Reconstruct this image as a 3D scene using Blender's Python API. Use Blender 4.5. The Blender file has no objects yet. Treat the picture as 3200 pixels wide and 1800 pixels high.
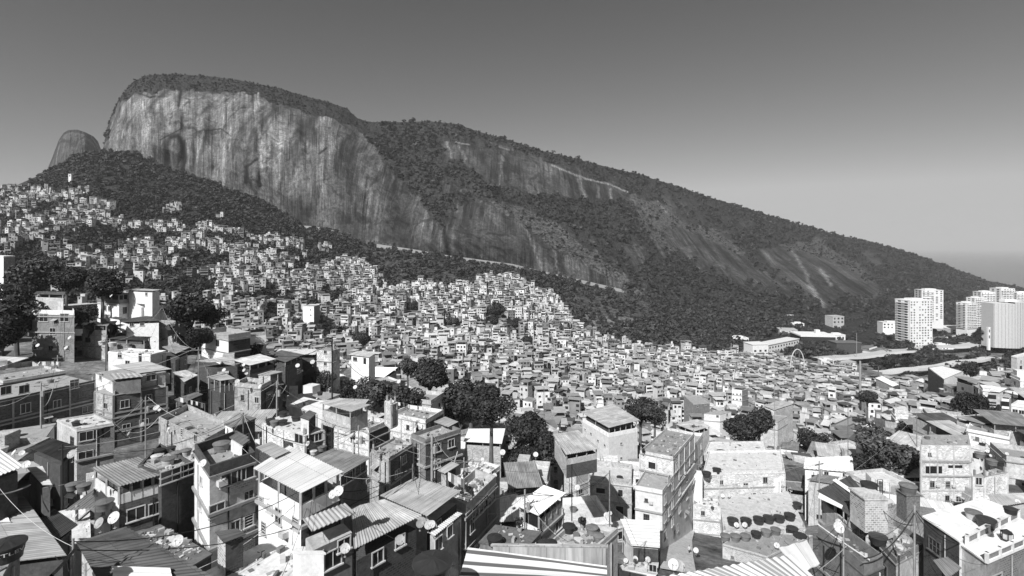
import bpy, math, random
import numpy as np
from mathutils import Vector, noise as mnoise
R = math.radians
sc = bpy.context.scene
col = sc.collection
rng = random.Random(7)
nr = np.random.RandomState(11)
F = 1600.0; HZ = 775.0          # focal length in photograph pixels (3200 wide) and horizon row

def P(px, py, Y): return Vector(((px-1600)/F*Y, Y, -(py-HZ)/F*Y))
def onz(px, py, z):
    Y = -z*F/(py-HZ); return Vector(((px-1600)/F*Y, Y, z))
def proj(v): return (1600+v[0]/v[1]*F, HZ-v[2]/v[1]*F)

# ------------------------------------------------------------------ materials
MATS = {}
def newmat(name):
    m = bpy.data.materials.new(name); m.use_nodes = True
    nt = m.node_tree; b = nt.nodes['Principled BSDF']
    b.inputs['Roughness'].default_value = .85
    try: b.inputs['Specular IOR Level'].default_value = .25
    except Exception: pass
    return m, nt, b
def nd(nt, t, **k):
    n = nt.nodes.new(t)
    for a, v in k.items():
        if a in n.inputs.keys(): n.inputs[a].default_value = v
        else: setattr(n, a, v)
    return n
def math_(nt, op, a, b=None, clamp=False):
    n = nt.nodes.new('ShaderNodeMath'); n.operation = op; n.use_clamp = clamp
    for i, v in enumerate((a, b)):
        if v is None: continue
        if isinstance(v, (int, float)): n.inputs[i].default_value = v
        else: nt.links.new(v, n.inputs[i])
    return n.outputs[0]
def mapr(nt, v, a, b, c, d, smooth=False):
    n = nt.nodes.new('ShaderNodeMapRange'); n.clamp = True
    if smooth: n.interpolation_type = 'SMOOTHSTEP'
    nt.links.new(v, n.inputs[0])
    for i, x in enumerate((a, b, c, d)): n.inputs[i+1].default_value = x
    return n.outputs[0]
def mixf(nt, f, a, b):
    n = nt.nodes.new('ShaderNodeMix'); n.data_type = 'FLOAT'; n.clamp_factor = True
    for i, v in ((0, f), (2, a), (3, b)):
        if isinstance(v, (int, float)): n.inputs[i].default_value = v
        else: nt.links.new(v, n.inputs[i])
    return n.outputs[0]
def coords(nt, kind, scale):
    tc = nt.nodes.new('ShaderNodeTexCoord'); mp = nt.nodes.new('ShaderNodeMapping')
    nt.links.new(tc.outputs[kind], mp.inputs[0]); mp.inputs['Scale'].default_value = scale
    return mp.outputs[0]
def noise_(nt, vec, scale, detail=4, rough=.55, dist=0):
    n = nt.nodes.new('ShaderNodeTexNoise'); nt.links.new(vec, n.inputs['Vector'])
    n.inputs['Scale'].default_value = scale; n.inputs['Detail'].default_value = detail
    n.inputs['Roughness'].default_value = rough; n.inputs['Distortion'].default_value = dist
    return n.outputs[0]
def bump(nt, b, h, strength, dist):
    n = nt.nodes.new('ShaderNodeBump'); n.inputs['Strength'].default_value = strength
    n.inputs['Distance'].default_value = dist
    nt.links.new(h, n.inputs['Height']); nt.links.new(n.outputs[0], b.inputs['Normal'])
def objrand(nt, lo, hi):
    oi = nt.nodes.new('ShaderNodeObjectInfo'); return mapr(nt, oi.outputs['Random'], 0, 1, lo, hi)

def plaster(name, tone, stain=.35, var=.1, kind='UV', rough=.9, patch=0):
    if name in MATS: return MATS[name]
    m, nt, b = newmat(name)
    u = coords(nt, kind, (1, 1, 1)); us = coords(nt, kind, (1.3, .22, 1.3))
    big = noise_(nt, u, .35, 5, .6); fine = noise_(nt, u, 5, 4, .7); st = noise_(nt, us, 1.2, 5, .65)
    sf = math_(nt, 'MULTIPLY', mapr(nt, st, .5, .75, 0, 1), mapr(nt, big, .45, .62, 0, 1))
    v = mixf(nt, sf, tone, tone*(1-stain))
    bl2 = noise_(nt, u, 1.1, 6, .7, .6)
    v = math_(nt, 'MULTIPLY', v, mapr(nt, bl2, .35, .68, 1.05, 1-stain*.7))
    v = math_(nt, 'MULTIPLY', v, mapr(nt, fine, .3, .7, 1-var, 1+var))
    if patch:          # bare hollow brick where the render has fallen off or was never put on
        bt = nt.nodes.new('ShaderNodeTexBrick'); nt.links.new(u, bt.inputs['Vector']); bt.inputs['Scale'].default_value = 1; bt.inputs['Brick Width'].default_value = .3; bt.inputs['Row Height'].default_value = .17; bt.inputs['Mortar Size'].default_value = .025
        for k_, t_ in (('Color1', .38), ('Color2', .75), ('Mortar', .95)): bt.inputs[k_].default_value = (tone*t_,)*3+(1,)
        g = nt.nodes.new('ShaderNodeRGBToBW'); nt.links.new(bt.outputs['Color'], g.inputs[0]); pn = noise_(nt, u, .33, 3, .45, .3)
        oi = objrand(nt, -.12, .1); v = mixf(nt, mapr(nt, math_(nt, 'ADD', pn, oi), .5+.16*(1-patch), .53+.16*(1-patch), 0, 1), v, g.outputs[0])
    v = math_(nt, 'MULTIPLY', v, objrand(nt, .8, 1.06))
    nt.links.new(v, b.inputs['Base Color']); b.inputs['Roughness'].default_value = rough
    bump(nt, b, fine, .4, .03); MATS[name] = m; return m
def brick(name, tone, mortar, w=.36, h=.2):
    if name in MATS: return MATS[name]
    m, nt, b = newmat(name); u = coords(nt, 'UV', (1, 1, 1))
    bt = nt.nodes.new('ShaderNodeTexBrick'); nt.links.new(u, bt.inputs['Vector'])
    bt.inputs['Scale'].default_value = 1; bt.inputs['Brick Width'].default_value = w
    bt.inputs['Row Height'].default_value = h; bt.inputs['Mortar Size'].default_value = .022
    bt.inputs['Mortar Smooth'].default_value = .3
    bt.inputs['Color1'].default_value = (tone*.65,)*3+(1,); bt.inputs['Color2'].default_value = (tone*1.3,)*3+(1,)
    bt.inputs['Mortar'].default_value = (mortar,)*3+(1,)
    big = noise_(nt, u, .5, 4, .6); g = nt.nodes.new('ShaderNodeRGBToBW'); nt.links.new(bt.outputs['Color'], g.inputs[0])
    v = math_(nt, 'MULTIPLY', g.outputs[0], mapr(nt, big, .3, .7, .7, 1.2))
    v = math_(nt, 'MULTIPLY', v, objrand(nt, .85, 1.1))
    nt.links.new(v, b.inputs['Base Color']); bump(nt, b, bt.outputs['Fac'], -.4, .03); MATS[name] = m; return m
def sheet(name, tone, dirt=.4, rough=.55, metal=0., panel=True):
    """weathered roofing sheet: dirt runs down the corrugations (V), panels differ a little"""
    if name in MATS: return MATS[name]
    m, nt, b = newmat(name)
    u = coords(nt, 'UV', (1, 1, 1)); us = coords(nt, 'UV', (3.2, .25, 1))
    st = noise_(nt, us, 1, 4, .6); big = noise_(nt, u, .45, 5, .6, .4)
    v = mixf(nt, mapr(nt, st, .42, .7, 0, 1), tone, tone*(1-dirt))
    v = math_(nt, 'MULTIPLY', v, mapr(nt, big, .35, .68, 1.05, 1-dirt*.75))
    if panel:
        bt = nt.nodes.new('ShaderNodeTexBrick'); nt.links.new(u, bt.inputs['Vector']); bt.inputs['Scale'].default_value = 1
        bt.inputs['Brick Width'].default_value = 1.0; bt.inputs['Row Height'].default_value = 2.3
        bt.offset = 0; bt.inputs['Mortar Size'].default_value = .02; bt.inputs['Mortar Smooth'].default_value = .2
        bt.inputs['Color1'].default_value = (.82,)*3+(1,); bt.inputs['Color2'].default_value = (1.08,)*3+(1,)
        bt.inputs['Mortar'].default_value = (.5,)*3+(1,)
        g = nt.nodes.new('ShaderNodeRGBToBW'); nt.links.new(bt.outputs['Color'], g.inputs[0]); v = math_(nt, 'MULTIPLY', v, g.outputs[0])
    v = math_(nt, 'MULTIPLY', v, objrand(nt, .88, 1.06))
    nt.links.new(v, b.inputs['Base Color']); b.inputs['Roughness'].default_value = rough
    b.inputs['Metallic'].default_value = metal; MATS[name] = m; return m
def striped(name, tone, dark, period, frac):
    m, nt, b = newmat(name); tc = nt.nodes.new('ShaderNodeTexCoord'); sp = nt.nodes.new('ShaderNodeSeparateXYZ'); nt.links.new(tc.outputs['UV'], sp.inputs[0])
    n = noise_(nt, coords(nt, 'UV', (.6, .12, 1)), 1.5, 3); fr = math_(nt, 'FRACT', math_(nt, 'DIVIDE', math_(nt, 'ADD', sp.outputs[0], math_(nt, 'MULTIPLY', n, period*.12)), period))
    nt.links.new(mixf(nt, mapr(nt, fr, frac, frac+.06, 0, 1), dark, mapr(nt, n, .3, .7, tone*.9, tone)), b.inputs['Base Color']); return m
def plain(name, tone, rough=.6, spec=.3, var=.15, scale=3):
    if name in MATS: return MATS[name]
    m, nt, b = newmat(name); n = noise_(nt, coords(nt, 'Object', (1, 1, 1)), scale, 4)
    v = math_(nt, 'MULTIPLY', mapr(nt, n, .3, .7, tone*(1-var), tone*(1+var)), objrand(nt, .85, 1.12))
    nt.links.new(v, b.inputs['Base Color']); b.inputs['Roughness'].default_value = rough
    b.inputs['Specular IOR Level'].default_value = spec; MATS[name] = m; return m

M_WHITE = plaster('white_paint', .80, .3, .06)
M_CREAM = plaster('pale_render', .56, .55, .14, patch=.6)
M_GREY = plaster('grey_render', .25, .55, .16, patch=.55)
M_DARKR = plaster('dark_shaded_render', .10, .6, .25, patch=.8)  # also puts shade into the colour of unlit walls and roof gaps
M_STAIN = plaster('stained_render', .55, .85, .25, patch=.7)
M_CONC = plaster('concrete', .36, .4, .15)
M_CONCL = plaster('light_concrete', .68, .45, .12)
M_CONCD = plaster('dark_concrete', .17, .5, .2)
M_BRICK = brick('hollow_brick', .34, .5)
M_BRICKL = brick('light_hollow_brick', .56, .8)
M_BRICK_SHADE = brick('shaded_brick', .085, .12)  # tone lowered to put the shade of unlit walls into the brick
S_WHITE = sheet('white_sheet', .80, .15)
S_LIGHT = sheet('light_fibre_cement', .55, .4)
S_GREY = sheet('grey_fibre_cement', .33, .45)
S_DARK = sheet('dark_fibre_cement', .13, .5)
S_ZINC = sheet('zinc_sheet', .66, .3, .45)
S_PLAIN = sheet('painted_sheet', .82, .08, .6, 0, False)
S_STRIPE = striped('rib_shadow_sheet', .8, .13, .45, .3); S_STRIPE2 = striped('fine_rib_shadow_sheet', .7, .26, .24, .35)  # dark bands paint in the shadow between wide roof ribs
M_GLASS = plain('window_dark', .025, .25, .5, .3, 1)
M_FRAME = plain('window_frame', .5, .5, .3)
M_FRAMED = plain('dark_frame', .12, .5, .3)
M_TANKD = plain('dark_tank_plastic', .035, .45, .4, .3, 1.5)
M_TANKM = plain('grey_tank_plastic', .16, .5, .35, .3, 1.5)
M_TANKL = plain('pale_tank', .5, .7, .2, .25, 2)
M_DISH = plain('dish_white', .5, .5, .3, .25, 4)
M_DISHG = plain('dish_grey', .28, .5, .3, .2, 4)
M_STEEL = plain('steel', .3, .5, .4)
M_WIRE = plain('cable_black', .03, .7, .1)
M_WIREL = plain('cable_pale', .4, .7, .1)
M_WOOD = plain('weathered_wood', .16, .9, .1, .4, 5)
M_PLANT = plain('plant_leaf', .06, .7, .2, .6, 3)
M_CLOTH = plain('laundry', .6, .9, .1, .3, 3)
M_SKIN = plain('skin', .25, .6, .3, .1)

def leafmat(name, tone, rough=.65, scl=.6, lo=.6, hi=1.6):
    m, nt, b = newmat(name)
    n = noise_(nt, coords(nt, 'Object', (1, 1, 1)), scl, 4, .65)
    g = nt.nodes.new('ShaderNodeNewGeometry')
    v = math_(nt, 'MULTIPLY', mapr(nt, n, .32, .68, tone*lo, tone*hi), mapr(nt, g.outputs['Random Per Island'], 0, 1, .5, 1.7))
    v = math_(nt, 'MULTIPLY', v, objrand(nt, .85, 1.15))
    nt.links.new(v, b.inputs['Base Color']); b.inputs['Roughness'].default_value = rough; return m
M_LEAF = leafmat('foliage', .030); M_LEAFF = leafmat('far_foliage', .026, scl=.035, lo=.4, hi=2.1)
M_LEAFL = leafmat('pale_foliage', .055)
M_BARK = plain('bark', .12, .9, .1, .3, 4)

def attr(nt, name):
    a = nt.nodes.new('ShaderNodeAttribute'); a.attribute_name = name; return a.outputs['Fac']
def vcmat():
    m, nt, b = newmat('distant_house_walls')
    n = noise_(nt, coords(nt, 'Object', (1, 1, .35)), .6, 4, .65)
    v = math_(nt, 'MULTIPLY', attr(nt, 'tone'), mapr(nt, n, .3, .7, .72, 1.12))
    nt.links.new(v, b.inputs['Base Color']); return m
M_VC = vcmat()

# ------------------------------------------------------------------ mesh builders
class MB:
    def __init__(s): s.v = []; s.f = []; s.uv = []; s.mi = []
    def face(s, pts, mi=0, uv=None):
        i = len(s.v); s.v += [tuple(p) for p in pts]; s.f.append(tuple(range(i, i+len(pts))))
        if uv is None:
            p0, p1, p2 = (Vector(pts[0]), Vector(pts[1]), Vector(pts[2])); n = (p1-p0).cross(p2-p0)
            if n.length < 1e-12: n = Vector((0, 0, 1))
            n.normalize()
            if abs(n.z) > .9: ax = (p1-p0).normalized() if (p1-p0).length > 1e-9 else Vector((1, 0, 0)); ay = n.cross(ax)
            else: ax = Vector((0, 0, 1)).cross(n).normalized(); ay = n.cross(ax)
            uv = [(Vector(p).dot(ax), Vector(p).dot(ay)) for p in pts]
        s.uv += uv; s.mi.append(mi)
    def prism(s, poly, z0, z1, mi=0, top=True, bot=False, topmi=None):
        n = len(poly)
        a = sum(poly[i][0]*poly[(i+1) % n][1]-poly[(i+1) % n][0]*poly[i][1] for i in range(n))
        if a < 0: poly = poly[::-1]
        for i in range(n):
            p, q = poly[i], poly[(i+1) % n]; d = math.hypot(q[0]-p[0], q[1]-p[1]); o = i*3.7
            s.face([(p[0], p[1], z0), (q[0], q[1], z0), (q[0], q[1], z1), (p[0], p[1], z1)], mi, [(o, z0), (o+d, z0), (o+d, z1), (o, z1)])
        if top: s.face([(p[0], p[1], z1) for p in poly], mi if topmi is None else topmi)
        if bot: s.face([(p[0], p[1], z0) for p in poly[::-1]], mi)
    def box(s, c, e, rz=0, mi=0):
        ca, sa = math.cos(rz), math.sin(rz)
        poly = [(c[0]+x*ca-y*sa, c[1]+x*sa+y*ca) for x, y in ((-e[0]/2, -e[1]/2), (e[0]/2, -e[1]/2), (e[0]/2, e[1]/2), (-e[0]/2, e[1]/2))]
        s.prism(poly, c[2]-e[2]/2, c[2]+e[2]/2, mi, True, True)
    def tube(s, a, b, r0, r1=None, n=6, mi=0, caps=True):
        a, b = Vector(a), Vector(b); r1 = r0 if r1 is None else r1; d = (b-a)
        if d.length < 1e-9: return
        d.normalize()
        u = d.cross(Vector((0, 0, 1)) if abs(d.z) < .95 else Vector((1, 0, 0))).normalized(); w = d.cross(u)
        ra = [a+(u*math.cos(t)+w*math.sin(t))*r0 for t in [2*math.pi*k/n for k in range(n)]]
        rb = [b+(u*math.cos(t)+w*math.sin(t))*r1 for t in [2*math.pi*k/n for k in range(n)]]
        for k in range(n): s.face([ra[(k+1) % n], ra[k], rb[k], rb[(k+1) % n]], mi)
        if caps: s.face(rb, mi); s.face(ra[::-1], mi)
    def lathe(s, prof, n=20, c=(0, 0, 0), mi=0):
        for (r0, z0), (r1, z1) in zip(prof, prof[1:]):
            for k in range(n):
                t0, t1 = 2*math.pi*k/n, 2*math.pi*(k+1)/n
                q = [(c[0]+r*math.cos(t), c[1]+r*math.sin(t), c[2]+z) for r, t, z in ((r0, t0, z0), (r0, t1, z0), (r1, t1, z1), (r1, t0, z1))]
                if r0 < 1e-6: q = [q[0], q[2], q[3]]
                elif r1 < 1e-6: q = q[:3]
                s.face(q, mi)
    def build(s, name, mats, parent=None, smooth=False):
        me = bpy.data.meshes.new(name); me.from_pydata(s.v, [], s.f)
        uvl = me.uv_layers.new(name='UVMap'); uvl.data.foreach_set('uv', np.array(s.uv, dtype=np.float32).ravel())
        if not isinstance(mats, (list, tuple)): mats = [mats]
        for m in mats: me.materials.append(m)
        me.polygons.foreach_set('material_index', s.mi)
        if smooth: me.polygons.foreach_set('use_smooth', [True]*len(s.f))
        me.update(); o = bpy.data.objects.new(name, me); col.objects.link(o)
        if parent is not None: o.parent = parent
        return o

def npmesh(name, verts, quads, mat, attrs=None, smooth=False, tris=None, mi=None):
    me = bpy.data.meshes.new(name); nv = len(verts); me.vertices.add(nv)
    me.vertices.foreach_set('co', np.asarray(verts, dtype=np.float32).ravel())
    k = 4 if tris is None else 3; fs = quads if tris is None else tris
    me.loops.add(len(fs)*k); me.loops.foreach_set('vertex_index', np.asarray(fs, dtype=np.int32).ravel())
    me.polygons.add(len(fs)); me.polygons.foreach_set('loop_start', np.arange(0, len(fs)*k, k, dtype=np.int32))
    me.polygons.foreach_set('use_smooth', np.full(len(fs), smooth))
    if mi is not None: me.polygons.foreach_set('material_index', np.asarray(mi, dtype=np.int32))
    for m in (mat if isinstance(mat, list) else [mat]): me.materials.append(m)
    for a, arr in (attrs or {}).items():
        at = me.attributes.new(a, 'FLOAT', 'POINT'); at.data.foreach_set('value', np.asarray(arr, dtype=np.float32))
    me.update(calc_edges=True); o = bpy.data.objects.new(name, me); col.objects.link(o); return o

TOP = []
def tag(o, label=None, cat=None, group=None, kind=None):
    if label: o['label'] = label
    if cat: o['category'] = cat
    if group: o['group'] = group
    if kind: o['kind'] = kind
    return o
def empty(name, loc=(0, 0, 0), rz=0):
    o = bpy.data.objects.new(name, None); col.objects.link(o); o.location = loc; o.rotation_euler = (0, 0, rz); o.empty_display_size = .3
    return o
KIDS = {}
def copy_tree(o, parent=None):
    c = o.copy(); col.objects.link(c); c.parent = parent
    for ch in KIDS.get(o.name) or list(o.children): copy_tree(ch, c)
    return c
def finish(o, me_off):  # shift children meshes so that the empty sits at the base
    pass

# ------------------------------------------------------------------ noise and polygons
def vnoise(x, y, seed=0):
    xi = np.floor(x).astype(np.int64); yi = np.floor(y).astype(np.int64); xf = x-xi; yf = y-yi
    def h(a, b):
        n = (a*374761393+b*668265263+seed*1442695041) & 0xffffffff; n = ((n ^ (n >> 13))*1274126177) & 0xffffffff
        return ((n ^ (n >> 16)) & 0xffff)/65535.
    u = xf*xf*(3-2*xf); v = yf*yf*(3-2*yf)
    return (h(xi, yi)*(1-u)+h(xi+1, yi)*u)*(1-v)+(h(xi, yi+1)*(1-u)+h(xi+1, yi+1)*u)*v
def fbm(x, y, oct=4, seed=0, gain=.5):
    s = 0; a = 1; t = 0
    for k in range(oct): s = s+a*vnoise(x*2**k, y*2**k, seed+k*17); t += a; a *= gain
    return s/t
def inpoly(px, py, poly):
    px = np.asarray(px, float); py = np.asarray(py, float); r = np.zeros(px.shape, bool); n = len(poly)
    for i in range(n):
        x0, y0 = poly[i]; x1, y1 = poly[(i+1) % n]
        if y0 == y1: continue
        c = ((y0 > py) != (y1 > py)) & (px < (x1-x0)*(py-y0)/(y1-y0)+x0); r ^= c
    return r
def dpoly(px, py, line):
    d = np.full(np.shape(px), 1e9)
    for (x0, y0), (x1, y1) in zip(line, line[1:]):
        dx, dy = x1-x0, y1-y0; t = np.clip(((px-x0)*dx+(py-y0)*dy)/(dx*dx+dy*dy+1e-9), 0, 1)
        d = np.minimum(d, np.hypot(px-x0-t*dx, py-y0-t*dy))
    return d
S = 3200/2576
def D(pts): return [(x*S, y*S) for x, y in pts]
def pl(pts):
    a = np.array(pts, float); return a[:, 0], a[:, 1]

# ------------------------------------------------------------------ terrain
KY = [4, 12, 25, 40, 60, 80, 100, 130, 170, 230, 300, 400, 500, 650]
SEC = [(-700, [-16, -18, -24, -29, -30, -30, -24, -20, -30, -48, -45, -30, 5, 45]),
       (0,    [-16, -18, -24, -29, -30, -30, -24, -22, -32, -48, -45, -30, 2, 42]),
       (600,  [-16, -18, -24, -29, -31, -32, -28, -26, -40, -62, -60, -45, -25, 20]),
       (1200, [-16, -19, -26, -32, -35, -38, -40, -44, -52, -66, -72, -70, -58, -35]),
       (1620, [-18, -21, -28, -35, -39, -44, -49, -56, -66, -79, -86, -84, -72, -46]),
       (1850, [-18, -21, -28, -35, -41, -47, -53, -61, -72, -87, -97, -101, -100, -84]),
       (2400, [-18, -22, -30, -38, -44, -50, -57, -66, -78, -92, -102, -112, -118, -122]),
       (3200, [-20, -24, -32, -36, -42, -45, -46, -47, -50, -66, -90, -110, -120, -127]),
       (3900, [-20, -24, -32, -36, -40, -41, -40, -38, -38, -50, -84, -110, -120, -127])]
BASE = [(-900, 640), (-300, 622), (0, 602), (80, 585), (150, 537), (250, 487), (330, 471), (430, 490), (500, 520), (570, 545), (640, 565), (700, 590), (800, 620),
        (870, 660), (950, 712), (1050, 722), (1150, 770), (1300, 790), (1420, 806), (1700, 858), (1960, 915), (2200, 960), (2500, 992), (2800, 1010), (3200, 1020), (3900, 1020)]
BASEY = [(-900, 900), (0, 880), (330, 900), (600, 900), (900, 880), (1200, 850), (1500, 830), (1960, 820), (2300, 850), (2600, 880), (2900, 950), (3200, 1000), (3900, 1050)]
RIDGE = [(-900, 639), (0, 601), (150, 536), (250, 486), (322, 468), (327, 440), (335, 400)]+D([(280, 290), (300, 250), (320, 222), (340, 202), (375, 188), (450, 187), (530, 192), (610, 203), (640, 210), (700, 222), (760, 240), (820, 255), (870, 272), (900, 298), (930, 307), (1000, 307), (1080, 305), (1150, 312), (1200, 330), (1280, 352), (1370, 381), (1440, 397), (1520, 418), (1600, 437), (1690, 464), (1790, 498), (1900, 531), (2000, 561), (2100, 590), (2200, 612), (2290, 637), (2400, 677), (2480, 707), (2576, 727)])+[(3400, 935), (3900, 960)]
RIDGEY = [(-900, 920), (0, 900), (320, 915), (330, 1010), (500, 1050), (900, 1090), (1120, 1150), (1600, 1230), (2000, 1370), (2400, 1530), (2800, 1700), (3200, 1880), (3900, 2100)]
bx, by_ = pl(BASE); byx, byy = pl(BASEY); rx, ry = pl(RIDGE); ryx, ryy = pl(RIDGEY)
sx = np.array([s[0] for s in SEC], float); sz = np.array([s[1] for s in SEC], float)
def H(px, Y):
    px = np.asarray(px, float); Y = np.asarray(Y, float); px, Y = np.broadcast_arrays(px, Y)
    ly = np.log(np.maximum(Y, 4.)); lk = np.log(np.array(KY, float))
    i = np.clip(np.searchsorted(sx, px)-1, 0, len(sx)-2); t = np.clip((px-sx[i])/(sx[i+1]-sx[i]), 0, 1); t = t*t*(3-2*t)
    j = np.clip(np.searchsorted(lk, ly)-1, 0, len(lk)-2); w = np.clip((ly-lk[j])/(lk[j+1]-lk[j]), 0, 1)
    z = (sz[i, j]*(1-w)+sz[i, j+1]*w)*(1-t)+(sz[i+1, j]*(1-w)+sz[i+1, j+1]*w)*t
    Yb = np.interp(px, byx, byy); zb = -(np.interp(px, bx, by_)-HZ)/F*Yb
    q = np.clip((Y-650)/(Yb-650), 0, 1); z = z*(1-q)+zb*q
    X = (px-1600)/F*Y
    amp = np.clip((Y-200)/200, 0, 1)*np.clip((Yb-Y)/60, 0, 1)
    return z+amp*(fbm(X/60, Y/60, 3, 5)-.5)*9
def Hxy(X, Y): return float(H(1600+X/Y*F, Y))
def hit(px, py, y0=200, y1=None):
    Yb = float(np.interp(px, byx, byy)); ys = np.linspace(y0, Yb, 500); z = H(np.full(500, px), ys); ray = -(py-HZ)/F*ys
    k = np.where(z >= ray)[0]; Y = ys[k[0]] if len(k) else Yb; return P(px, py, Y)

gpx = np.arange(-900, 3901, 16.); gy = np.concatenate([np.geomspace(3.5, 200, 70)[:-1], np.linspace(200, 650, 130)])
def gridfaces(nr_, nc): 
    a = np.arange((nr_-1)*nc).reshape(nr_-1, nc)[:, :-1].ravel(); return np.stack([a, a+1, a+1+nc, a+nc], 1)
def groundmat():
    m, nt, b = newmat('hillside_earth'); o = coords(nt, 'Object', (1, 1, 1))
    n = noise_(nt, o, .09, 6, .65); f = noise_(nt, o, .8, 4, .7)
    v = math_(nt, 'MULTIPLY', mapr(nt, n, .35, .66, .045, .24), mapr(nt, f, .3, .7, .5, 1.5))
    nt.links.new(v, b.inputs['Base Color']); bump(nt, b, f, .6, .6); return m
M_EARTH = groundmat()
def fi0(nt, o): return noise_(nt, o, .03, 5, .7)
def rockmat():
    m, nt, b = newmat('mountain_rock')
    o = coords(nt, 'Object', (1, 1, 1))
    tcz = nt.nodes.new('ShaderNodeTexCoord'); sz_n = nt.nodes.new('ShaderNodeSeparateXYZ'); nt.links.new(tcz.outputs['Object'], sz_n.inputs[0])
    def alongv(kz):
        c = nt.nodes.new('ShaderNodeCombineXYZ'); nt.links.new(attr(nt, 'along'), c.inputs[0]); nt.links.new(math_(nt, 'MULTIPLY', sz_n.outputs[2], kz), c.inputs[2]); return c.outputs[0]
    s1 = noise_(nt, alongv(.03), .15, 8, .72, 0)      # tall water streaks
    s2 = noise_(nt, alongv(.06), .6, 5, .75, 0)
    s0 = noise_(nt, coords(nt, 'Object', (1, .1, .12)), .03, 6, .65, .3); bl = noise_(nt, o, .012, 5, .6, .8); fi = noise_(nt, o, .22, 6, .75); sp = noise_(nt, o, .75, 3, .8)
    md = noise_(nt, o, .05, 7, .7, 1.2); pm_ = mapr(nt, noise_(nt, o, .017, 4, .55, .5), .42, .58, .15, 1)     # streaked where water runs, mottled elsewhere
    v = mixf(nt, pm_, mapr(nt, md, .36, .64, .035, .19), mapr(nt, s1, .38, .62, .028, .2))
    v = math_(nt, 'MULTIPLY', v, mixf(nt, pm_, mapr(nt, s2, .3, .7, .85, 1.2), mapr(nt, s2, .35, .65, .5, 1.6)))
    vo = nt.nodes.new('ShaderNodeTexVoronoi'); vo.feature = 'DISTANCE_TO_EDGE'; vo.inputs['Scale'].default_value = .011; nt.links.new(coords(nt, 'Object', (1, 1, .75)), vo.inputs['Vector'])
    ck = math_(nt, 'ADD', vo.outputs['Distance'], mapr(nt, fi0(nt, o), .35, .65, -.05, .07)); v = math_(nt, 'MULTIPLY', v, mapr(nt, ck, .0, .02, .45, 1))
    v = math_(nt, 'MULTIPLY', v, mapr(nt, bl, .36, .62, .6, 1.35)); v = math_(nt, 'MULTIPLY', v, mapr(nt, s0, .4, .6, .45, 1.5))
    v = math_(nt, 'MULTIPLY', v, mapr(nt, fi, .32, .68, .4, 1.6)); v = math_(nt, 'MULTIPLY', v, mapr(nt, sp, .3, .7, .55, 1.45))
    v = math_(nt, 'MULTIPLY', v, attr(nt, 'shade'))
    v = math_(nt, 'ADD', v, math_(nt, 'MULTIPLY', math_(nt, 'MULTIPLY', attr(nt, 'pale'), mapr(nt, s2, .38, .6, .25, 1.5)), mapr(nt, fi, .35, .6, .04, .26)))
    v = math_(nt, 'MULTIPLY', v, mapr(nt, attr(nt, 'crack'), 0, 1, 1, .12))
    soil = math_(nt, 'MULTIPLY', mapr(nt, fi, .4, .6, .005, .045), mapr(nt, sp, .36, .64, .35, 1.9))
    dry = math_(nt, 'MULTIPLY', attr(nt, 'dry'), mapr(nt, fi, .4, .62, .0, .085))
    soil = math_(nt, 'ADD', soil, dry)
    vg = math_(nt, 'ADD', attr(nt, 'veg'), mapr(nt, noise_(nt, o, .05, 6, .75), .3, .7, -.38, .38))
    v = mixf(nt, mapr(nt, vg, .45, .55, 0, 1), v, soil)
    nt.links.new(v, b.inputs['Base Color']); b.inputs['Roughness'].default_value = .8
    h = math_(nt, 'ADD', math_(nt, 'MULTIPLY', s1, 2.2), math_(nt, 'ADD', fi, math_(nt, 'MULTIPLY', sp, .35)))
    bump(nt, b, h, .55, 7.); return m
M_ROCK = rockmat()
GX, GY = np.meshgrid(gpx, gy); GZ = H(GX, GY)
gv = np.stack([(GX-1600)/F*GY, GY, GZ], -1).reshape(-1, 3)
ground = npmesh('ground', gv, gridfaces(len(gy), len(gpx)), M_EARTH, smooth=True); tag(ground, kind='structure')

# masks on the far slopes (traced outlines, given real places on the mountain)
ROCKS = [D([(262, 378), (272, 320), (300, 262), (345, 235), (440, 228), (640, 240), (700, 262), (790, 292), (850, 305), (900, 325), (960, 400), (1050, 500), (1100, 560), (1150, 625), (1100, 650), (1000, 620), (900, 605), (850, 590), (760, 580), (700, 550), (640, 500), (560, 480), (510, 460), (440, 440), (380, 400), (262, 400)]),
         D([(1110, 352), (1200, 368), (1290, 384), (1390, 415), (1500, 455), (1590, 490), (1560, 505), (1450, 495), (1340, 488), (1230, 465), (1150, 430), (1120, 395)]),
         D([(1130, 540), (1180, 505), (1230, 510), (1290, 545), (1350, 600), (1420, 640), (1500, 680), (1590, 728), (1500, 725), (1350, 700), (1250, 675), (1150, 660), (1110, 600)]),
         D([(1660, 560), (1740, 585), (1850, 640), (1930, 690), (1950, 722), (1850, 705), (1720, 650), (1680, 610)]),
         D([(1890, 610), (1960, 625), (2080, 650), (2160, 690), (2220, 725), (2180, 750), (2110, 745), (2085, 775), (2030, 735), (1970, 700), (1900, 650)])]
DRY = [D([(1230, 500), (1300, 520), (1400, 560), (1500, 640), (1600, 720), (1560, 720), (1430, 640), (1330, 580), (1250, 530)]),
       D([(1590, 500), (1680, 510), (1720, 580), (1690, 640), (1620, 580)]), D([(1700, 560), (1800, 580), (1880, 640), (1850, 650), (1740, 600)]),
       D([(880, 560), (960, 580), (1060, 640), (1180, 700), (1100, 740), (980, 690), (900, 620)]), D([(1420, 720), (1620, 730), (1640, 800), (1560, 860), (1480, 830), (1420, 770)]),
       D([(1960, 620), (2060, 600), (2200, 700), (2230, 740), (2150, 760), (2040, 650)])]
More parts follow.
